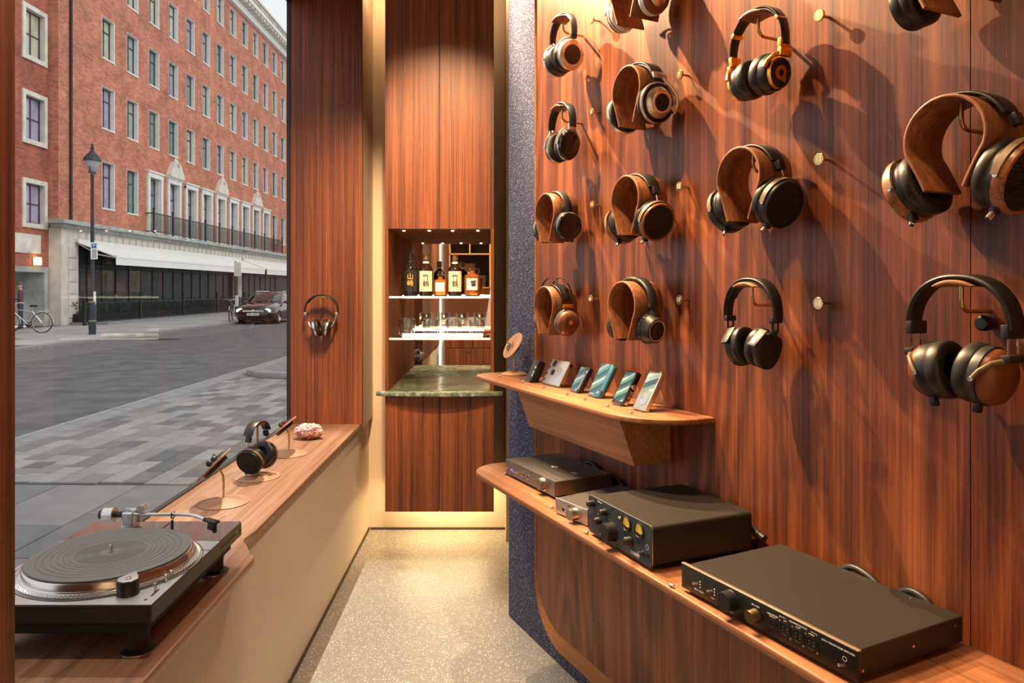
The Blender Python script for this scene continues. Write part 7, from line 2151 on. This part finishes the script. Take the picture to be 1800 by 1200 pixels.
# ---------------------------------------------------------------- bicycles: local x along, z up
def bicycle(loc, rotz, label, fm):
    t = empty('bicycle', loc, rotz, label, 'bicycle')
    for (x, nm) in ((0.0, 'rear_wheel'), (1.05, 'front_wheel')):
        w_ = MB().tube([(x + 0.335 * math.cos(a * PI / 18), 0, 0.345 + 0.335 * math.sin(a * PI / 18)) for a in range(36)], 0.019, 8, closed=True).build(nm, M['tyre'], t, smooth=60)
        MB().tube([(x + 0.312 * math.cos(a * PI / 18), 0, 0.345 + 0.312 * math.sin(a * PI / 18)) for a in range(36)], 0.010, 6, closed=True).build('rim', M['silver'], w_, smooth=60)
        q = MB()
        for k in range(14):
            a = 2 * PI * k / 14
            q.cyl((x + 0.02 * math.cos(a + 1), 0.02 * (-1) ** k, 0.345 + 0.02 * math.sin(a + 1)), (x + 0.31 * math.cos(a), 0, 0.345 + 0.31 * math.sin(a)), 0.003, seg=4)
        q.cyl((x, -0.05, 0.345), (x, 0.05, 0.345), 0.025, seg=10)
        q.build('spokes', M['silver'], w_)
        MB().tube([(x + 0.365 * math.cos(math.radians(a)), 0, 0.345 + 0.365 * math.sin(math.radians(a))) for a in range(-10 if x == 0 else 30, 191, 12)][::1], 0.016, 6).build('mudguard', M['silver'], t, smooth=60)
    q = MB()
    for a, b_ in (((0.45, 0, 0.29), (0.30, 0, 0.82)), ((0.45, 0, 0.29), (0.90, 0, 0.72)), ((0.33, 0, 0.72), (0.87, 0, 0.80)), ((0.90, 0, 0.68), (0.86, 0, 0.90)), ((0.45, 0.02, 0.29), (0, 0.04, 0.345)), ((0.45, -0.02, 0.29), (0, -0.04, 0.345)), ((0.32, 0.02, 0.74), (0, 0.04, 0.345)), ((0.32, -0.02, 0.74), (0, -0.04, 0.345)), ((0.90, 0.03, 0.68), (1.05, 0.05, 0.345)), ((0.90, -0.03, 0.68), (1.05, -0.05, 0.345))):
        q.cyl(a, b_, 0.017, seg=8)
    q.build('frame', fm, t)
    MB().lathe([(0, -0.03), (0.09, -0.02), (0.10, 0.02), (0.07, 0.045), (0, 0.05)], 14, T(0.26, 0, 0.90), sx=1.35, sy=0.75).build('saddle', M['tyre'], t)
    MB().cyl((0.30, 0, 0.80), (0.28, 0, 0.90), 0.014, seg=8).build('seat_post', M['silver'], t)
    MB().tube([(0.72, -0.28, 1.00), (0.84, -0.22, 1.02), (0.86, 0, 0.98), (0.84, 0.22, 1.02), (0.72, 0.28, 1.00)], 0.013, 8).build('handlebar', M['silver'], t, smooth=60)
    MB().cyl((0.86, 0, 0.88), (0.86, 0, 0.98), 0.014, seg=8).build('stem', M['silver'], t)
    MB().bx(-0.28, 0.18, -0.07, 0.07, 0.735, 0.75).tube([(-0.2, 0.05, 0.735), (0, 0.05, 0.345)], 0.008, 6).tube([(-0.2, -0.05, 0.735), (0, -0.05, 0.345)], 0.008, 6).build('luggage_rack', M['silver'], t)
    cr = MB().lathe([(0, -0.006), (0.095, -0.006), (0.095, 0.006), (0, 0.006)], 20, T(0.45, -0.04, 0.29), 'y').build('chainring', M['dark_metal'], t)
    MB().cyl((0.45, -0.05, 0.29), (0.55, -0.05, 0.16), 0.010, seg=6).bx(0.51, 0.61, -0.15, -0.05, 0.15, 0.17).cyl((0.45, 0.05, 0.29), (0.35, 0.05, 0.42), 0.010, seg=6).bx(0.30, 0.40, 0.05, 0.15, 0.41, 0.43).build('cranks', M['silver'], cr)
    return t
bicycle(S(-15.75, 23.7, ZP), SR + PI + 0.12, 'silver bicycle with rear rack standing before the doorway', M['silver'])
bicycle(S(-12.95, 33.2, ZP), SR - PI / 2 + 0.25, 'dark bicycle parked at the kerb beside the car', M['iron'])

# ---------------------------------------------------------------- person in the doorway looking at a phone
pr_ = empty('person', S(-18.05, 25.95, ZP), SR + math.radians(-60), 'person in purple top and dark trousers looking down at a phone', 'person')
verts = [(0, 0, 0.92), (0, 0, 1.12), (0, 0.01, 1.36), (0, 0.0, 1.47), (0, -0.02, 1.54),
         (0.17, 0.01, 1.38), (0.23, 0.0, 1.12), (0.16, -0.20, 1.10), (0.06, -0.30, 1.16),
         (-0.17, 0.01, 1.38), (-0.23, 0.0, 1.12), (-0.16, -0.20, 1.10), (-0.04, -0.30, 1.14),
         (0.09, 0, 0.88), (0.10, -0.01, 0.48), (0.10, 0.03, 0.07), (0.11, -0.14, 0.035),
         (-0.09, 0, 0.88), (-0.10, 0.01, 0.48), (-0.10, 0.05, 0.07), (-0.11, -0.12, 0.035)]
edges = [(0, 1), (1, 2), (2, 3), (3, 4), (2, 5), (5, 6), (6, 7), (7, 8), (2, 9), (9, 10), (10, 11), (11, 12), (0, 13), (13, 14), (14, 15), (15, 16), (0, 17), (17, 18), (18, 19), (19, 20)]
rad = [0.13, 0.125, 0.14, 0.055, 0.05, 0.075, 0.05, 0.042, 0.032, 0.075, 0.05, 0.042, 0.032, 0.095, 0.065, 0.045, 0.038, 0.095, 0.065, 0.045, 0.038]
me = bpy.data.meshes.new('body'); me.from_pydata(verts, edges, [])
po = bpy.data.objects.new('body', me); COL.objects.link(po)
sk = po.modifiers.new('skin', 'SKIN'); sk.use_smooth_shade = True
sub = po.modifiers.new('sub', 'SUBSURF'); sub.levels = 2; sub.render_levels = 2
for i, v in enumerate(me.skin_vertices[0].data):
    v.radius = (rad[i], rad[i] * (0.75 if i in (0, 1, 2) else 1.0)); v.use_root = (i == 0)
def cloth_mat():
    m, n, b = new_mat('purple_top_dark_trousers')
    N = n.nodes.new; L = n.links.new
    t = N('ShaderNodeTexCoord'); s = N('ShaderNodeSeparateXYZ'); L(t.outputs['Object'], s.inputs[0])
    r = N('ShaderNodeValToRGB'); r.color_ramp.interpolation = 'CONSTANT'
    mr = N('ShaderNodeMapRange'); mr.inputs['From Max'].default_value = 1.75; L(s.outputs['Z'], mr.inputs['Value']); L(mr.outputs['Result'], r.inputs['Fac'])
    e = r.color_ramp.elements; e[0].color = (0.02, 0.02, 0.02, 1); e[1].position = 0.05; e[1].color = (0.02, 0.035, 0.07, 1)
    k = e.new(0.53); k.color = (0.10, 0.035, 0.07, 1); k = e.new(0.83); k.color = (0.50, 0.30, 0.22, 1)
    L(r.outputs['Color'], b.inputs['Base Color']); b.inputs['Roughness'].default_value = 0.8
    return m
me.materials.append(cloth_mat()); po.parent = pr_
hd_ = MB().lathe([(0, -0.115), (0.05, -0.105), (0.075, -0.06), (0.082, 0.0), (0.085, 0.05), (0.07, 0.10), (0.03, 0.122), (0, 0.125)], 20, T(0, -0.05, 1.62) @ RX(22), sx=0.92, sy=1.12).build('head', pmat('skin', (0.50, 0.30, 0.22), 0.6), pr_)
MB().lathe([(0.091, 0.0), (0.095, 0.05), (0.078, 0.105), (0.03, 0.130), (0, 0.133)], 20, T(0, -0.042, 1.625) @ RX(14), sx=0.94, sy=1.12).build('hair', pmat('grey_brown_hair', (0.10, 0.075, 0.06), 0.8), pr_)
MB().cyl((0, -0.150, 1.60), (0, -0.175, 1.585), 0.014, 0.010, 8).build('nose', bpy.data.materials['skin'], hd_)
for s in (-1, 1):
    q = MB().box((s * 0.05, -0.33, 1.165), (0.055, 0.07, 0.03), 0.01)
    for k in range(4): q.tube([(s * 0.045 + (k - 1.5) * 0.013 * 1, -0.36, 1.17), (s * 0.035 + (k - 1.5) * 0.012, -0.385, 1.185), (s * 0.02 + (k - 1.5) * 0.010, -0.375, 1.20)], 0.0075, 6)
    q.tube([(s * 0.02, -0.33, 1.175), (s * 0.0, -0.35, 1.195)], 0.008, 6)
    q.build('hand', bpy.data.materials['skin'], pr_)
ph = MB().box((0, 0, 0), (0.075, 0.008, 0.15), 0.003).build('phone', M['black_gloss'])
ph.matrix_world = Matrix.Translation(pr_.location) @ Matrix.Rotation(pr_.rotation_euler.z, 4, 'Z') @ T(0, -0.375, 1.225) @ RX(-50)
tag(ph, 'black phone held by the person in the doorway', 'phone')
